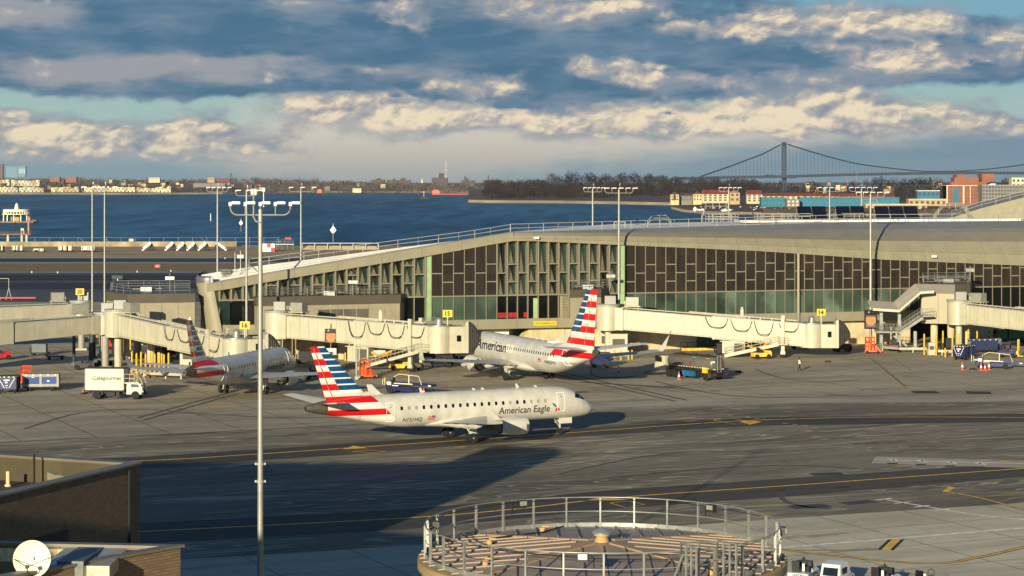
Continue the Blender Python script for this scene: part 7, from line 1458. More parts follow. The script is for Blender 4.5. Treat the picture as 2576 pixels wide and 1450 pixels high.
b.box((4.9, 0, 6.6), (1.5, 1.2, 1)); b.cyl((4.4, 0, 4.4), (4.6, 0, 6.4), .3, n=6); b.cyl((5.6, 0, 4.4), (5.4, 0, 6.4), .3, n=6); b.build('pile', M('pile_pale', (206, 190, 150), .8, var=.2), o); b = MB(); b.cyl((7.7, 0, 4), (7.7, 0, 12.6), .4, n=8); b.build('striped_post', M('faded_red', (206, 130, 110), .7, var=.2), o)
# markers and small craft
def marker(label, x, y, size, kind='diamond'):
    p = G(x, y, WZ); o = thing('channel_marker', label, 'channel marker', p, 0, 'white channel markers in the bay'); b = MB(); h = size*2.2
    b.cyl((0, 0, 0), (0, 0, h), .14*size/1.6, n=6); b.build('post', m_steel, o); b = MB()
    if kind == 'diamond': b.prism([(-size*.55, 0, h), (0, 0, h-size*.75), (size*.55, 0, h), (0, 0, h+size*.75)], (0, .15, 0)); b.cyl((0, 0, h+size*.7), (0, 0, h+size*1.1), .1, n=6)
    else: b.cyl((0, 0, h*.3), (0, 0, h*1.5), .35, .2, n=8)
    b.build('board', m_refl, o)
marker('large white diamond channel marker in the bay', 838, 611, 2.7); marker('smaller white diamond channel marker further out', 606, 583, 2.2); marker('slim white post marker standing in the bay', 530, 560, 1.9, 'post')
p = G(1068, 501, WZ); b = MB(); b.lathe([(11, -.5), (9, 1.4), (6, 2.6), (2, 3.2), (.1, 3.4)], (0, 0, 0), n=14); ri = b.build('rock_islet', m_rock, smooth=False); ri.location = p; ri.scale = (1, .5, 1); tag(ri, 'low dark rock islet in the middle of the bay', 'rock islet')
b = MB(); b.cyl((0, 0, 0), (0, 0, 7), .3, n=6); b.box((0, 0, 7.4), (1.2, 1.2, .9)); c = b.build('beacon', m_refl); c.location = p+V(-1, 0, 3); tag(c, 'small pale beacon on top of the rock islet', 'beacon')
def barge(label, x0, x1, y, house, mat, hm):
    p = G((x0+x1)/2, y, WZ); w = (x1-x0)*p.y/FP; o = thing('barge', label, 'barge', p, 0, 'vessels in the bay'); b = MB(); b.hexa([(-w/2+1, -4, 0), (w/2-1, -4, 0), (w/2-1, 4, 0), (-w/2+1, 4, 0)], [(-w/2, -4, 2.2), (w/2, -4, 2.2), (w/2, 4, 2.2), (-w/2, 4, 2.2)]); b.build('hull', mat, o); b = MB(); b.box((-w/2+house/2+1, 0, 5), (house, 5, 5.5)); b.box((-w/2+house/2+1, 0, 8.4), (house*.6, 3.5, 1.6)); b.build('deckhouse', hm, o)
barge('long dark red barge with tug under the far shore', 1086, 1183, 490.5, 14, m_redv, M('barge_pink', (196, 110, 90), .7, var=.1)); barge('small orange and dark workboat under the far shore', 797, 826, 488.5, 9, m_chas, M('boat_orange', (214, 110, 60), .7, var=.1))
# ---------------------------------------------------------------- buildings on the opposite shores
def bld(name, label, cat, x0, x1, ytop, ybot, Y, mat, roof=None, rows=0, cols=0, depth=None, roofh=0.0, group=None, win=m_wind, parts=(), gable=0):
    p = P((x0+x1)/2, ybot, Y); w = (x1-x0)*Y/FP; h = (ybot-ytop)*Y/FP; dp = depth or max(8, w*.5); o = thing(name, label, cat, (p.x, Y, p.z), 0, group)
    b = MB(); b.box((0, dp/2, h/2-2), (w, dp, h+4)); b.build('wall', mat, o)
    for k in range(1): 
        b = MB(); e = w*.006+.1
        if gable:
            n = gable
            for i in range(n):
                a, c = -w/2+w*i/n+.05, -w/2+w*(i+1)/n-.05; m_ = (a+c)/2; rh = roofh or (c-a)*.35; b.add([(a, -.3, h), (c, -.3, h), (m_, -.3, h+rh), (a, dp, h), (c, dp, h), (m_, dp, h+rh)], [(0, 1, 2), (3, 5, 4), (0, 2, 5, 3), (1, 4, 5, 2), (0, 3, 4, 1)])
        elif roofh: b.add([(-w/2-e, -e, h+.01), (w/2+e, -e, h+.01), (w/2+e, dp+e, h+.01), (-w/2-e, dp+e, h+.01), (-w/2-e, dp/2, h+roofh), (w/2+e, dp/2, h+roofh)], [(0, 1, 5, 4), (2, 3, 4, 5), (1, 2, 5), (3, 0, 4), (3, 2, 1, 0)])
        else: b.box((0, dp/2, h+.3), (w+2*e, dp+2*e, .6))
        b.build('roof', roof or mat, o)
    if rows and cols:
        b = MB()
        for r_ in range(rows):
            for c_ in range(cols): b.box((-w/2+w*(c_+.5)/cols, -.05, h*(r_+.5)/rows), (w/cols*.5, .12, h/rows*.5))
        b.build('window_rows', win, o)
    for (a0, a1, t0, t1, m2) in parts:
        q0 = (a0-(x0+x1)/2)*Y/FP; q1 = (a1-(x0+x1)/2)*Y/FP; z0, z1 = (ybot-t1)*Y/FP, (ybot-t0)*Y/FP; b = MB(); b.box(((q0+q1)/2, dp/2-.25, (z0+z1)/2), (q1-q0, dp, z1-z0)); b.build('wing', m2, o)
    return o
g_ = 'cream terraces along the far left shore'
Yt = 4215
def fronts(o, x0, x1, Y, seed):
    rr_ = random.Random(seed); w = (x1-x0)*Y/FP; n = max(3, int(w/7)); b = MB()
    for i in range(n):
        h = rr_.choice((9.2, 10.2, 11.2, 12.2)); xx = -w/2+w*(i+.5)/n; b.box((xx, -1.2, h/2-1), (w/n*.96, 2.2, h+2), 0, rr_.choice((0, 0, 1, 2)))
        b.box((xx-w/n*.2, -2.4, h*.3), (w/n*.28, .3, h*.3), 0, 3); b.box((xx+w/n*.2, -2.4, h*.72), (w/n*.28, .3, h*.22), 0, 3)
        if rr_.random() < .5: b.add([(xx-w/n*.48, -2, h), (xx+w/n*.48, -2, h), (xx, -2, h+2.6), (xx-w/n*.48, 6, h), (xx+w/n*.48, 6, h), (xx, 6, h+2.6)], [(0, 1, 2), (0, 2, 5, 3), (1, 4, 5, 2)], 3 if rr_.random() < .6 else 1)
    b.build('terrace_front', [m_creamw, m_tan, M('terrace_grey', (176, 168, 150), .8, var=.1, scale=.1), m_roofd], o)
bld('terrace_block', 'cream terrace at the left edge of the far shore', 'terrace', -30, 45, 472.5, 486, Yt, m_creamw, m_roofd, 3, 22, 14, 3, g_); bld('terrace_block', 'cream terrace, second from the left on the far shore', 'terrace', 49, 110, 472.5, 486, Yt, m_creamw, m_roofd, 3, 18, 14, 3, g_)
bld('terrace_block', 'cream terrace, third from the left on the far shore', 'terrace', 129, 198, 472, 486, Yt, m_creamw, m_roofd, 3, 20, 14, 3, g_); bld('terrace_block', 'gabled cream terrace behind the twin plain masts', 'terrace', 212, 262, 472, 486, Yt, m_creamw, m_roofd, 3, 15, 14, 4, g_, gable=6); bld('terrace_block', 'gabled cream terrace right of the twin plain masts', 'terrace', 265, 340, 472, 486, Yt, m_creamw, m_roofd, 3, 20, 14, 4, g_, gable=8); bld('terrace_block', 'cream terrace at the right end of the far shore row', 'terrace', 344, 430, 474.5, 486.5, Yt, m_creamw, m_roofd, 3, 22, 14, 0, g_)
bld('terrace_block', 'upper cream terrace behind the leftmost one', 'terrace', -20, 24, 459, 467, 4500, m_creamw, m_creamw, 2, 12, 14, 0, g_); bld('terrace_block', 'upper cream terrace behind the second and third', 'terrace', 29, 100, 459, 467, 4500, m_creamw, m_creamw, 2, 18, 14, 0, g_)
for k, o in enumerate([q for q in COL.objects if q.name.startswith('terrace_block') and q.parent is None]):
    xs = [(-30, 45), (49, 110), (129, 198), (212, 262), (265, 340), (344, 430), (-20, 24), (29, 100)][k]; fronts(o, xs[0], xs[1], o.location.y, k)
g_ = 'scattered buildings on the far shore'
bld('distant_tower', 'brown tower block at the left edge on the horizon', 'tower block', -14, 7, 414.5, 458, 5200, m_bplum, None, 12, 4, group=g_)
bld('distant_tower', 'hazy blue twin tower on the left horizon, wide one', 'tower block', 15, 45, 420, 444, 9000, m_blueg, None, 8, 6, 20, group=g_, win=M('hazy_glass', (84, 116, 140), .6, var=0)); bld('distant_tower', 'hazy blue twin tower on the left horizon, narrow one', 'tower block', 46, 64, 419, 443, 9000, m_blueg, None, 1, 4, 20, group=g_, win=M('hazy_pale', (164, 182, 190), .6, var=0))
for x0, x1, t, bt, mt, l in ((126, 150, 447, 453, m_brickr, 'low orange brick block on the far left ridge'), (165, 192, 446, 455, m_brickr, 'second orange brick block on the far left ridge'), (374, 402, 448, 455, m_creamw, 'cream blocks on the ridge above the right end of the terraces'), (522, 540, 448, 455, m_tan, 'tan block beside the red roof on the far ridge'), (546, 578, 450, 455, m_roofr, 'red roofed hall on the far ridge'), (486, 566, 462, 467, m_bgrey, 'long pale grey shed among trees on the far shore'), (887, 909, 475, 480, m_creamw, 'white house alone on the wooded far shore'), (1060, 1064, 451, 456, m_creamw, 'small cream house on the mid ridge')):
    bld('distant_building', l, 'building', x0, x1, t, bt, 4600 if bt < 470 else 4300, mt, None, 2, 8, 14, group=g_)
bld('hospital_block', 'dark stepped hospital like block with a tower on the horizon', 'building', 1086, 1126, 448, 466, 5000, m_bdark, None, 6, 12, 30, parts=((1104, 1115, 436.5, 448, m_bdark),)); bld('hospital_block', 'smaller dark stepped block right of the tallest one', 'building', 1160, 1194, 455, 466, 5000, m_bdark, None, 4, 9, 30, parts=((1168, 1178, 449, 455, m_bdark), (1168, 1172, 444, 449, m_bdark)))
bld('hospital_block', 'long low dark block left of the tallest one', 'building', 934, 966, 453, 462, 5000, m_bdark, None, 3, 9, 30, parts=((948, 956, 449, 453, m_bdark),)); bld('hospital_block', 'second low dark block left of the tallest one', 'building', 973, 1032, 454, 462, 5000, m_bdark, None, 3, 12, 30, parts=((988, 992, 450, 454, m_bdark), (1008, 1018, 449, 454, m_bdark)))
bld('hospital_block', 'low dark block with slim chimney right on the horizon', 'building', 1216, 1262, 455, 462, 5000, m_bdark, None, 2, 10, 30, parts=((1227, 1229.5, 441, 455, m_bdark), (1235, 1240, 452, 455, m_bdark)))
def pole_thing(name, label, cat, x, y0, y1, Y, r, mat, seg=None):
    p = P(x, y1, Y); h = (y1-y0)*Y/FP; o = thing(name, label, cat, p); b = MB()
    for k in range(6): b.cyl((0, 0, h*k/6), (0, 0, h*(k+1)/6), r, n=6, mi=k % 2)
    b.build('pole', mat, o); return o
pole_thing('radio_mast', 'thin white and red radio mast above the dark hospital block', 'radio mast', 1122, 402, 448, 5000, .55, [m_refl, M('mast_pink', (190, 150, 140), .6, var=0)])
o = pole_thing('water_tower', 'tiny dark water tower on the far left ridge', 'water tower', 581, 438, 450, 4700, .5, [m_bdark, m_bdark]); b = MB(); b.lathe([(.5, 7), (1.8, 8.2), (1.8, 10.5), (.3, 11.5)], (0, 0, 0), n=10); b.build('tank', m_bdark, o)
def crane(label, xb, yb, xt, yt, Y, mat):
    p, t = P(xb, yb, Y), P(xt, yt, Y); o = thing('crane', label, 'crane', p, 0, 'cranes on the horizon'); b = MB(); d = t-p
    for off in (-.9, .9): b.beam(V(off, 0, 0), d+V(off*.3, 0, 0), .4, .4)
    for k in range(9): b.beam(d*(k/9)+V(-.9+.06*k, 0, 0), d*((k+1)/9)+V(.9-.07*k, 0, 0), .25, .25)
    b.build('jib', mat, o); b = MB(); b.box((0, 0, .5), (4, 3, 3)); b.build('cab', mat, o)
m_crane = M('crane_rust', (130, 92, 96), .7, var=.1); crane('rusty crane jib leaning left on the far ridge', 719, 450, 713, 431, 4700, m_crane); crane('short crane jib under the bridge deck', 2133, 465, 2128, 443, 3300, m_crane); crane('tall crane jib rising past the bridge deck', 2152, 462, 2158, 431, 3300, m_crane)
# marina side
g_ = 'red roofed apartment blocks above the marina'
m_cond = M('condo_cream', (196, 176, 130), .8, var=.06, scale=.1)
def condo(label, x0, x1, ytop, ybot, Y=2130, end=True):
    p = P((x0+x1)/2, ybot, Y); w = (x1-x0)*Y/FP; h = (ybot-ytop)*Y/FP; wl = h*.62; dp = 9; o = thing('apartment_block', label, 'apartment block', p, 0, g_); b = MB(); b.box((0, dp/2, wl/2-1), (w, dp, wl+2)); b.build('wall', m_cond, o)
    b = MB(); b.add([(-w/2-.3, -.6, wl), (w/2+.3, -.6, wl), (w/2+.3, dp+.6, wl), (-w/2-.3, dp+.6, wl), (-w/2-.3, dp*.55, h), (w/2+.3, dp*.55, h)], [(0, 1, 5, 4), (2, 3, 4, 5), (3, 2, 1, 0)]); b.build('roof', m_roofr, o)
    b = MB(); b.prism([(w/2, -.4, wl), (w/2, dp+.4, wl), (w/2, dp*.55, h-.2)], (.2, 0, 0)); b.prism([(-w/2-.2, -.4, wl), (-w/2-.2, dp+.4, wl), (-w/2-.2, dp*.55, h-.2)], (.2, 0, 0)); b.build('gable_wall', m_cond, o)
    n = max(2, round(w/5)); b = MB()
    for r_ in range(3):
        for c_ in range(n): b.box((-w/2+w*(c_+.5)/n, -.06, wl*(r_+.5)/3), (w/n*.55, .14, wl/3*.6))
    b.build('window_rows', m_wind, o); b = MB()
    for r_ in range(3): b.box((0, -.45, wl*(r_+.12)/3), (w*.96, .7, .16))
    for c_ in range(n+1): b.box((-w/2+w*c_/n, -.3, wl/2), (.3, .5, wl))
    b.build('balcony', m_white, o)
for i, (x0, x1, t, bt, l) in enumerate(((1768, 1831, 478, 507, 'longest red roofed apartment block by the wooded point'), (1879, 1917, 479, 508, 'red roofed apartment block, second along the shore'), (1919, 1960, 486, 507, 'red roofed apartment block behind the turquoise shed end'), (1962, 2016, 486, 507, 'red roofed block directly under the bridge tower'), (2019, 2062, 486, 508, 'red roofed apartment block right of the bridge tower'), (2066, 2108, 487, 508, 'red roofed block behind the mast in front of the depot'), (2112, 2160, 487, 509, 'red roofed block above the middle of the depot'), (2164, 2250, 488, 509, 'long dark red roofed block at the right end of the row'))): condo(l, x0, x1, t, bt)
bld('shore_house', 'tan gabled house with a dark fir before it', 'house', 1687, 1708, 490, 506, 2140, m_cond, m_roofd, 2, 3, 9, 3, 'houses beside the apartment blocks', gable=1); bld('shore_house', 'tan gabled house left of the longest apartment block', 'house', 1744, 1766, 489, 506, 2140, m_cond, m_roofd, 2, 3, 9, 3, 'houses beside the apartment blocks', gable=1); bld('shore_house', 'grey roofed low house between the tan ones', 'house', 1712, 1741, 493, 506, 2150, m_bgrey, m_roofd, 2, 4, 9, 3, 'houses beside the apartment blocks'); bld('shore_house', 'tall tan gable end right of the longest apartment block', 'house', 1836, 1861, 485, 508, 2120, m_tan, m_roofr, 2, 2, 9, 3, 'houses beside the apartment blocks', gable=1)
g_ = 'turquoise sheds on the marina quay'
bld('depot_shed', 'short turquoise shed with a dark doorway at the depot left end', 'shed', 1915, 1978, 498.5, 524, 1960, m_turq, None, 2, 7, 14, group=g_, win=M('depot_dark', (26, 84, 100), .6, var=0)); bld('depot_shed', 'long turquoise depot shed', 'shed', 2012, 2262, 498.5, 526, 1960, m_turq, None, 3, 26, 14, group=g_, win=M('depot_line', (26, 100, 122), .6, var=0)); bld('depot_office', 'grey depot office block between turquoise sheds', 'office', 1979, 2011, 503, 530, 1945, m_bgrey, None, 3, 3, 12, win=m_creamw); bld('depot_shed', 'distant small turquoise hall among the trees', 'shed', 2308, 2364, 481, 495, 2300, m_turq, m_white, 1, 5, 12, group=g_)
bld('low_warehouse', 'long low beige warehouse behind parked cars', 'warehouse', 2178, 2332, 515, 529, 1900, m_tan, m_creamw, 1, 9, 12); bld('low_warehouse', 'beige warehouse behind the long low one', 'warehouse', 2286, 2381, 502.5, 518, 1990, m_tan, m_creamw, 1, 7, 12)
bld('brick_office', 'orange brick office building with cream trim and stepped roof', 'office', 2381, 2470, 468, 512, 1990, m_brickr, m_creamw, 5, 12, 18, win=M('office_window', (92, 72, 62), .5, var=.1, scale=1), parts=((2392, 2482, 458, 468, m_brickr), (2401, 2462, 447, 458, m_brickr), (2407, 2426, 439.5, 447, m_brickr), (2470, 2501, 438, 458, m_brickr), (2397, 2411, 474, 512, m_turq), (2381, 2384, 468, 512, m_creamw), (2422, 2426, 468, 512, m_creamw), (2440, 2441.5, 468, 512, m_creamw)))
o = bld('scaffold_building', 'grey building frame wrapped in scaffolding at right', 'building', 2471, 2640, 467, 512, 1960, m_bgrey, m_steel, 5, 22, 18, win=M('scaffold_dark', (70, 70, 68), .7, var=0)); b = MB()
for k in range(5): b.box((0, -.8, 3+k*3.2), (60, .8, .35))
for k in range(24): b.box((-29.8+k*2.6, -1.0, 8), (.25, .25, 16))
b.build('scaffold', m_steel, o)
for x, t, l in ((2496, 448, 'white onion dome behind the scaffolded building'), (2608, 455, 'second white dome at the right edge')):
    p = P(x, 470, 2000); b = MB(); b.lathe([(3.2, 0), (3.8, 1.5), (3.2, 3.2), (1.4, 4.5), (.4, 5.4), (.1, 7.8)], (0, 0, 0), n=16); d_ = b.build('white_dome', m_refl, smooth=50); d_.location = p; tag(d_, l, 'dome', 'white domes')
bld('cream_block', 'plain cream block rising behind the scaffolding', 'building', 2545, 2600, 449, 472, 2050, m_creamw, None, 2, 5, 12)
# quay, piles, stored boats and cars
def qp(x, y, Y): return P(x, y, Y)
b = MB(); p0, p1 = qp(1920, 545, 1795), qp(2680, 545, 1795); b.box(((p0.x+p1.x)/2, 1797, -1.4), (p1.x-p0.x, 3, 5.4)); struct(b.build('quay', M('quay_timber', (66, 54, 44), .9, var=.3, scale=.2, stretch=(3, 3, .5))))
b = MB()
rq = random.Random(11)
for k in range(46): x = rq.uniform(1640, 2000); p = G(x, rq.uniform(538, 548), WZ); b.cyl((p.x, p.y, WZ-.5), (p.x, p.y, WZ+rq.uniform(1, 2.6)), .3, n=5)
o = b.build('old_piles', M('pile_dark', (44, 42, 42))); o['kind'] = 'stuff'; o['label'] = 'rows of broken old pier piles in the water'; o['category'] = 'piles'
def boat_mesh():
    b = MB(); b.hexa([(-2.6, -.5, .6), (2.0, -.7, .6), (2.0, .7, .6), (-2.6, .5, .6)], [(-3.6, -.3, 1.7), (2.3, -1.0, 1.6), (2.3, 1.0, 1.6), (-3.6, .3, 1.7)]); b.hexa([(-.8, -.6, 1.65), (1.4, -.7, 1.65), (1.4, .7, 1.65), (-.8, .6, 1.65)], [(-.3, -.5, 2.5), (1.2, -.6, 2.5), (1.2, .6, 2.5), (-.3, .5, 2.5)]); return b
def car_mesh():
    b = MB(); b.hexa([(-2.2, -.85, .3), (2.2, -.85, .3), (2.2, .85, .3), (-2.2, .85, .3)], [(-2.2, -.85, .9), (2.2, -.85, .85), (2.2, .85, .85), (-2.2, .85, .9)]); b.hexa([(-1.6, -.8, .9), (1.2, -.8, .88), (1.2, .8, .88), (-1.6, .8, .9)], [(-1.1, -.65, 1.45), (.6, -.65, 1.45), (.6, .65, 1.45), (-1.1, .65, 1.45)]); return b
boat0 = boat_mesh().build('stored_boat', m_refl); 
for k in range(42):
    c = boat0 if k == 0 else boat0.copy()
    if k: COL.objects.link(c)
    x = rq.uniform(1745, 1990); y = rq.uniform(523, 533); Y = 1870+(533-y)*14; c.location = qp(x, y, Y)-V(0, 0, .6); c.rotation_euler = (0, 0, rq.uniform(0, 6.3)); c.scale = [rq.uniform(.7, 1.15)]*3; tag(c, 'small white boat stored ashore on the marina spit', 'boat', 'boats stored ashore at the marina')
cars = []
for k, (mt, nm) in enumerate(((M('car_white', (224, 220, 212), .4, var=0), 'white'), (M('car_dark', (40, 42, 48), .4, var=0), 'dark'), (M('car_silver', (150, 150, 150), .4, .4, var=0), 'silver'), (M('car_red', (140, 30, 30), .4, var=0), 'red'))): 
    cars.append((car_mesh().build('parked_car', mt), nm, [0]))
for k in range(52):
    src, nm, cnt = cars[[0, 1, 1, 2, 1, 0, 2, 3][k % 8]]; c = src if cnt[0] == 0 else src.copy()
    if cnt[0]: COL.objects.link(c)
    cnt[0] += 1; x = rq.uniform(1925, 2345); y = rq.uniform(526, 532.5); c.location = qp(x, y, 1830+(532-y)*10)-V(0, 0, .5); c.rotation_euler = (0, 0, rq.choice((0, 0, 1.57, .3))); tag(c, nm+' car parked along the marina quay', 'car', nm+' cars parked along the quay')
# ---------------------------------------------------------------- suspension bridge
YB = 4000; kb = YB/FP; m_br = M('bridge_steel', (26, 44, 58), .7, var=.05, scale=.02); X = lambda x: (x-CX)*kb; Z = lambda y: HC-(y-HY)*kb
o = thing('suspension_bridge', 'grey blue suspension bridge with one tall tower on the horizon', 'bridge', (X(1973), YB, 0)); b = MB()
for s in (-1, 1): b.box((X(1973+s*4.0), YB+(0 if s < 0 else 6), (Z(358)+WZ)/2), (2.9*1.2, 5, Z(358)-WZ))
b.box((X(1973), YB+3, Z(360.5)), (8.4, 6, 4.2)); b.box((X(1973), YB+3, Z(366)), (5, 4, 6)); b.box((X(1973), YB+3, Z(452)), (6, 4, 5)); b.build('tower', m_br, o, world=True)
dk = [(1700, 449.5), (1840, 446.5), (1920, 445.4), (1990, 444.2), (2120, 440.4), (2280, 437), (2420, 435.3), (2576, 436), (2760, 439)]; b = MB()
for (x0, y0), (x1, y1) in zip(dk[:-1], dk[1:]): b.beam((X(x0), YB, Z(y0)), (X(x1), YB, Z(y1)), 22, 5.0)
b.build('deck', m_br, o, world=True)
cb = [(1982, 363), (2048, 384), (2138, 408), (2202, 418.6), (2304, 430), (2368, 431.8), (2458, 428.4), (2576, 414.6), (2680, 394)]; cl_ = [(1755, 446.5), (1840, 417), (1920, 387), (1965, 363)]
for off in (0, 9):
    b = MB(); pts = smooth_path([(X(x), YB+off, Z(y)) for x, y in cb], 6); b.tube(pts, .95, 5); b.tube([(X(x), YB+off, Z(y)-off*.12) for x, y in cl_], .95, 5); b.build('main_cable', m_br, o, world=True)
b = MB()
def cz(x, t): return interp(x, t)
for x in range(1788, 2680, 9):
    if abs(x-1973) < 10: continue
    t = cl_ if x < 1973 else cb; y0 = cz(x, t); y1 = cz(x, dk)
    if y1-y0 > 2: b.cyl((X(x), YB, Z(y1)), (X(x), YB, Z(y0)), .18, n=4)
    b.cyl((X(x), YB-10, Z(y1)), (X(x), YB-10, Z(y1-5)), .22, n=4)
b.build('hanger_cables', m_br, o, world=True)
b = MB(); b.box((X(1935), YB-6, Z(442.2)), (16, 4, 3.5)); b.box((X(1990), YB-12, Z(447.5)), (14, 4, 2.6)); b.build('gantry', m_br, o, world=True)
# ---------------------------------------------------------------- bare woods
def wood_mats(n, cols): return [M(n+str(i), c, .95, var=.25, scale=.05, spec=.1) for i, c in enumerate(cols)]
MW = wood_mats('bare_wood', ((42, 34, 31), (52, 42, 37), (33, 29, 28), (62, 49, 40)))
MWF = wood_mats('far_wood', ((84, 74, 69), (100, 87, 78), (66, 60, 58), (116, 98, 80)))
def crown(b, c, rx, rz, n, rnd, mats=4, trunk=True, fine=.24):
    base = rnd.randrange(mats)
    if trunk: b.cyl(c+V(0, 0, -rz*1.7), c+V(0, 0, -rz*.1), rx*.07, rx*.04, n=4, mi=2)
    for _ in range(n):
        th, ph, r = rnd.uniform(0, 6.283), math.asin(rnd.uniform(-.75, 1)), rnd.random()**.45
        d = V(math.cos(th)*math.cos(ph)*rx, math.sin(th)*math.cos(ph)*rx, math.sin(ph)*rz); p = c+d*r; L = rx*fine*rnd.uniform(.5, 1.5)
        up = (d.normalized()*.6+V(rnd.uniform(-.5, .5), rnd.uniform(-.3, .3), rnd.uniform(.1, 1))).normalized(); sd = up.cross(V(rnd.uniform(-1, 1), rnd.uniform(-1, 1), rnd.uniform(-.2, .2))).normalized()*L*.22
        b.add([p-sd, p+sd, p+up*L], [(0, 1, 2)], base if rnd.random() < .7 else rnd.randrange(mats))
def woods(name, label, n, xr, skyline, bottom, Yr, rr, mats, per, seed, dens=1.0):
    rnd = random.Random(seed); b = MB()
    for i in range(n):
        x = rnd.uniform(*xr); f = rnd.random()**.9; top = interp(x, skyline); bot = interp(x, bottom); y = bot-(bot-top)*f; Y = Yr[0]+(Yr[1]-Yr[0])*f+rnd.uniform(-40, 40); r = rnd.uniform(*rr)
        c = P(x, y, Y)-V(0, 0, r*.9*min(1, f*1.6)); crown(b, c, r, r*.95, per, rnd, trunk=f < .5)
    o = b.build(name, mats, fix=False); o['kind'] = 'stuff'; o['label'] = label; o['category'] = 'woods'; return o
woods('bare_woods', 'mass of bare brown trees covering the wooded point', 620, (1222, 1905), [(1215, 452), (1290, 448), (1380, 446), (1420, 440), (1500, 440), (1590, 437), (1650, 437), (1720, 444), (1800, 446), (1905, 447)], [(1215, 490), (1230, 494), (1720, 496), (1800, 480), (1905, 476)], (2800, 3350), (4.6, 9.5), MW, 110, 3)
woods('bare_woods', 'belt of bare trees behind the red roofed apartment blocks', 230, (1880, 2700), [(1880, 452), (1960, 456), (2060, 456), (2170, 452), (2240, 448), (2330, 446), (2440, 452), (2600, 446), (2700, 446)], [(1880, 478), (2000, 484), (2300, 490), (2400, 480), (2700, 470)], (2350, 3100), (4.2, 8.5), MW, 100, 4)
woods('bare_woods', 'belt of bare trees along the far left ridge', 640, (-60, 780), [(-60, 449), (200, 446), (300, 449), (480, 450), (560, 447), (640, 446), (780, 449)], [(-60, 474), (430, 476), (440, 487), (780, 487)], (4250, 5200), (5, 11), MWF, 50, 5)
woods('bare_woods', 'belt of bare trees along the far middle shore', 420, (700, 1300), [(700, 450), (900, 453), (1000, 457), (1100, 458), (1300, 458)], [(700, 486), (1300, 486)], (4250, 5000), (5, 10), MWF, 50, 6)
rs = random.Random(21)
SK = [(-60, 449), (100, 447.5), (200, 446), (300, 449), (420, 449.5), (480, 450), (560, 447), (640, 446), (720, 449), (780, 450), (900, 454), (1000, 457), (1080, 459), (1215, 457), (1300, 457)]
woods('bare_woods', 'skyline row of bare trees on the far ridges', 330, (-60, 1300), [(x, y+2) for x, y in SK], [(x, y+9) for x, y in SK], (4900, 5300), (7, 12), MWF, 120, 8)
mh = [m_cond, m_tan, m_bgrey, m_bplum, m_bgrey, m_bdark]
for k in range(64):
    x = rs.uniform(-20, 1060) if k < 44 else rs.uniform(2020, 2380); f = rs.random()
    if k < 44: y = 474-22*f if x < 440 else 480-22*f; Y = 4350+800*f
    else: y = 484-22*f; Y = 2360+600*f
    p = P(x, y, Y); w = rs.uniform(6, 11)*(1 if k < 44 else .5); h = rs.uniform(3.5, 5.5)*(1 if k < 44 else .6); o = thing('house', 'small house half hidden among the bare trees across the '+('bay' if k < 44 else 'marina'), 'house', p, rs.uniform(-.5, .5), 'houses among the trees across the '+('bay' if k < 44 else 'marina')); b = MB()
    b.box((0, 0, h/2-2), (w, w*.7, h+4)); b.build('wall', rs.choice(mh), o); b = MB(); b.add([(-w*.54, -w*.4, h), (w*.54, -w*.4, h), (w*.54, w*.4, h), (-w*.54, w*.4, h), (-w*.54, 0, h+w*.28), (w*.54, 0, h+w*.28)], [(0, 1, 5, 4), (2, 3, 4, 5), (1, 2, 5), (3, 0, 4)]); b.build('roof', rs.choice((m_roofd, m_roofd, m_roofr)), o)
def bare_tree(label, x, top, bot, Y, w, mats=MW, n=260, group='tall bare trees on the skyline'):
    p = P(x, bot, Y); h = (bot-top)*Y/FP; r = w*Y/FP/2; o = thing('bare_tree', label, 'tree', p, 0, group); b = MB(); b.cyl((0, 0, -2), (0, 0, h*.55), h*.022, h*.012, n=6)
    for k in range(7): a = rs.uniform(0, 6.28); b.cyl((0, 0, h*(.3+.04*k)), (math.cos(a)*r*.7, math.sin(a)*r*.7, h*(.62+.04*k)), h*.009, h*.003, n=4)
    b.build('trunk', MW[2], o); b = MB(); crown(b, V(0, 0, h*.66), r, h*.36, n, rs, trunk=False, fine=.2); b.build('crown', mats, o, fix=False)
for x, t, bt, w, l in ((1388, 437, 470, 28, 'bare tree on the skyline left of the tallest pair'), (1432, 430.5, 470, 26, 'tallest bare tree on the wooded point skyline'), (1449, 430.5, 470, 20, 'slimmer bare tree touching the tallest one'), (1484, 436, 470, 34, 'rounded bare tree right of the tallest pair'), (1525, 438, 470, 28, 'bare tree on the skyline behind the pale mast'), (1566, 436, 470, 30, 'bare tree on the skyline over the middle of the point'), (1597, 434, 470, 32, 'broad bare tree near the top of the point'), (1632, 437, 470, 30, 'bare tree on the skyline right of the broad one')): bare_tree(l, x, t, bt, 2950, w)
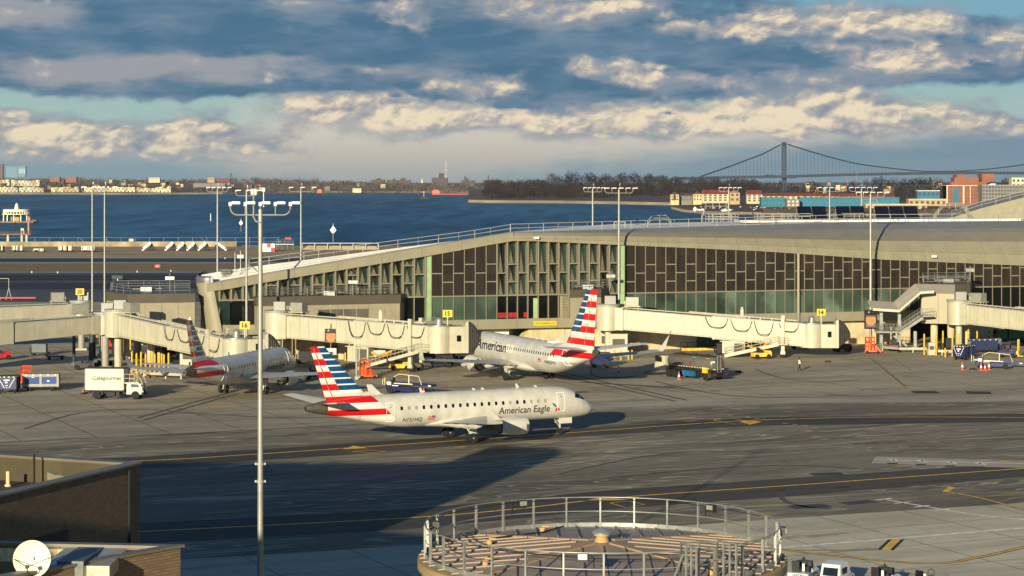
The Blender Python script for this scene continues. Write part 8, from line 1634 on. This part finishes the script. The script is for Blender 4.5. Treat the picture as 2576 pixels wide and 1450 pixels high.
for x, t, bt, w, l in ((2214, 446, 490, 44, 'broad bare tree behind the long red roofed block'), (2278, 452, 490, 40, 'bare tree above the grey roofed warehouses'), (2310, 449, 490, 40, 'bare tree beside the small turquoise hall'), (2536, 447, 480, 34, 'bare tree between orange tower and cream block')): bare_tree(l, x, t, bt, 2500, w)
m_ever = M('evergreen_needles', (40, 50, 38), .9, var=.3, scale=.5)
for x, t, bt, w, Y, l in ((2340, 447, 480, 20, 2600, 'dark evergreen tree on the right skyline'), (1697, 489, 507, 13, 2100, 'dark fir tree in front of the tan gabled house'), (1962, 456, 484, 18, 2500, 'dark evergreen left of the bridge tower foot'), (2048, 458, 480, 16, 2500, 'dark evergreen right of the bridge tower foot')):
    p = P(x, bt, Y); h = (bt-t)*Y/FP; r = w*Y/FP/2; o = thing('evergreen_tree', l, 'tree', p, 0, 'dark evergreen trees'); b = MB(); b.cyl((0, 0, -1), (0, 0, h*.4), h*.02, n=5); b.build('trunk', MW[2], o); b = MB()
    for k in range(240): f = rs.random()**.7; zz = h*(.12+.88*f); rr = r*(1-f)**.7*rs.uniform(.6, 1.05); a = rs.uniform(0, 6.28); q = V(rr*math.cos(a), rr*math.sin(a), zz); d = V(math.cos(a), math.sin(a), -.3)*r*.25; s = V(-math.sin(a), math.cos(a), 0)*r*.14; b.add([q-s, q+s, q+d, q+V(0, 0, r*.2)], [(0, 1, 2), (0, 1, 3)])
    b.build('crown', m_ever, o, fix=False)
# dune scrub at the water's edge of the wooded point
p = None
# ================================================================ air between here and the far shore
b = MB(); b.box((0, 5000, 56), (9000, 10800, 124)); hz = b.build('haze', None if False else bpy.data.materials.new('haze_air'))
hm = hz.data.materials[0]; hm.use_nodes = True; nt = hm.node_tree; nt.nodes.clear(); vo = nt.nodes.new('ShaderNodeVolumePrincipled'); ou = nt.nodes.new('ShaderNodeOutputMaterial'); nt.links.new(vo.outputs[0], ou.inputs[1])
vo.inputs['Color'].default_value = (.80, .88, .95, 1); vo.inputs['Density'].default_value = 3e-5; vo.inputs['Anisotropy'].default_value = .2
hz['kind'] = 'stuff'; hz['label'] = 'thin bluish air over the bay'; hz['category'] = 'haze'
SC.cycles.volume_bounces = 0
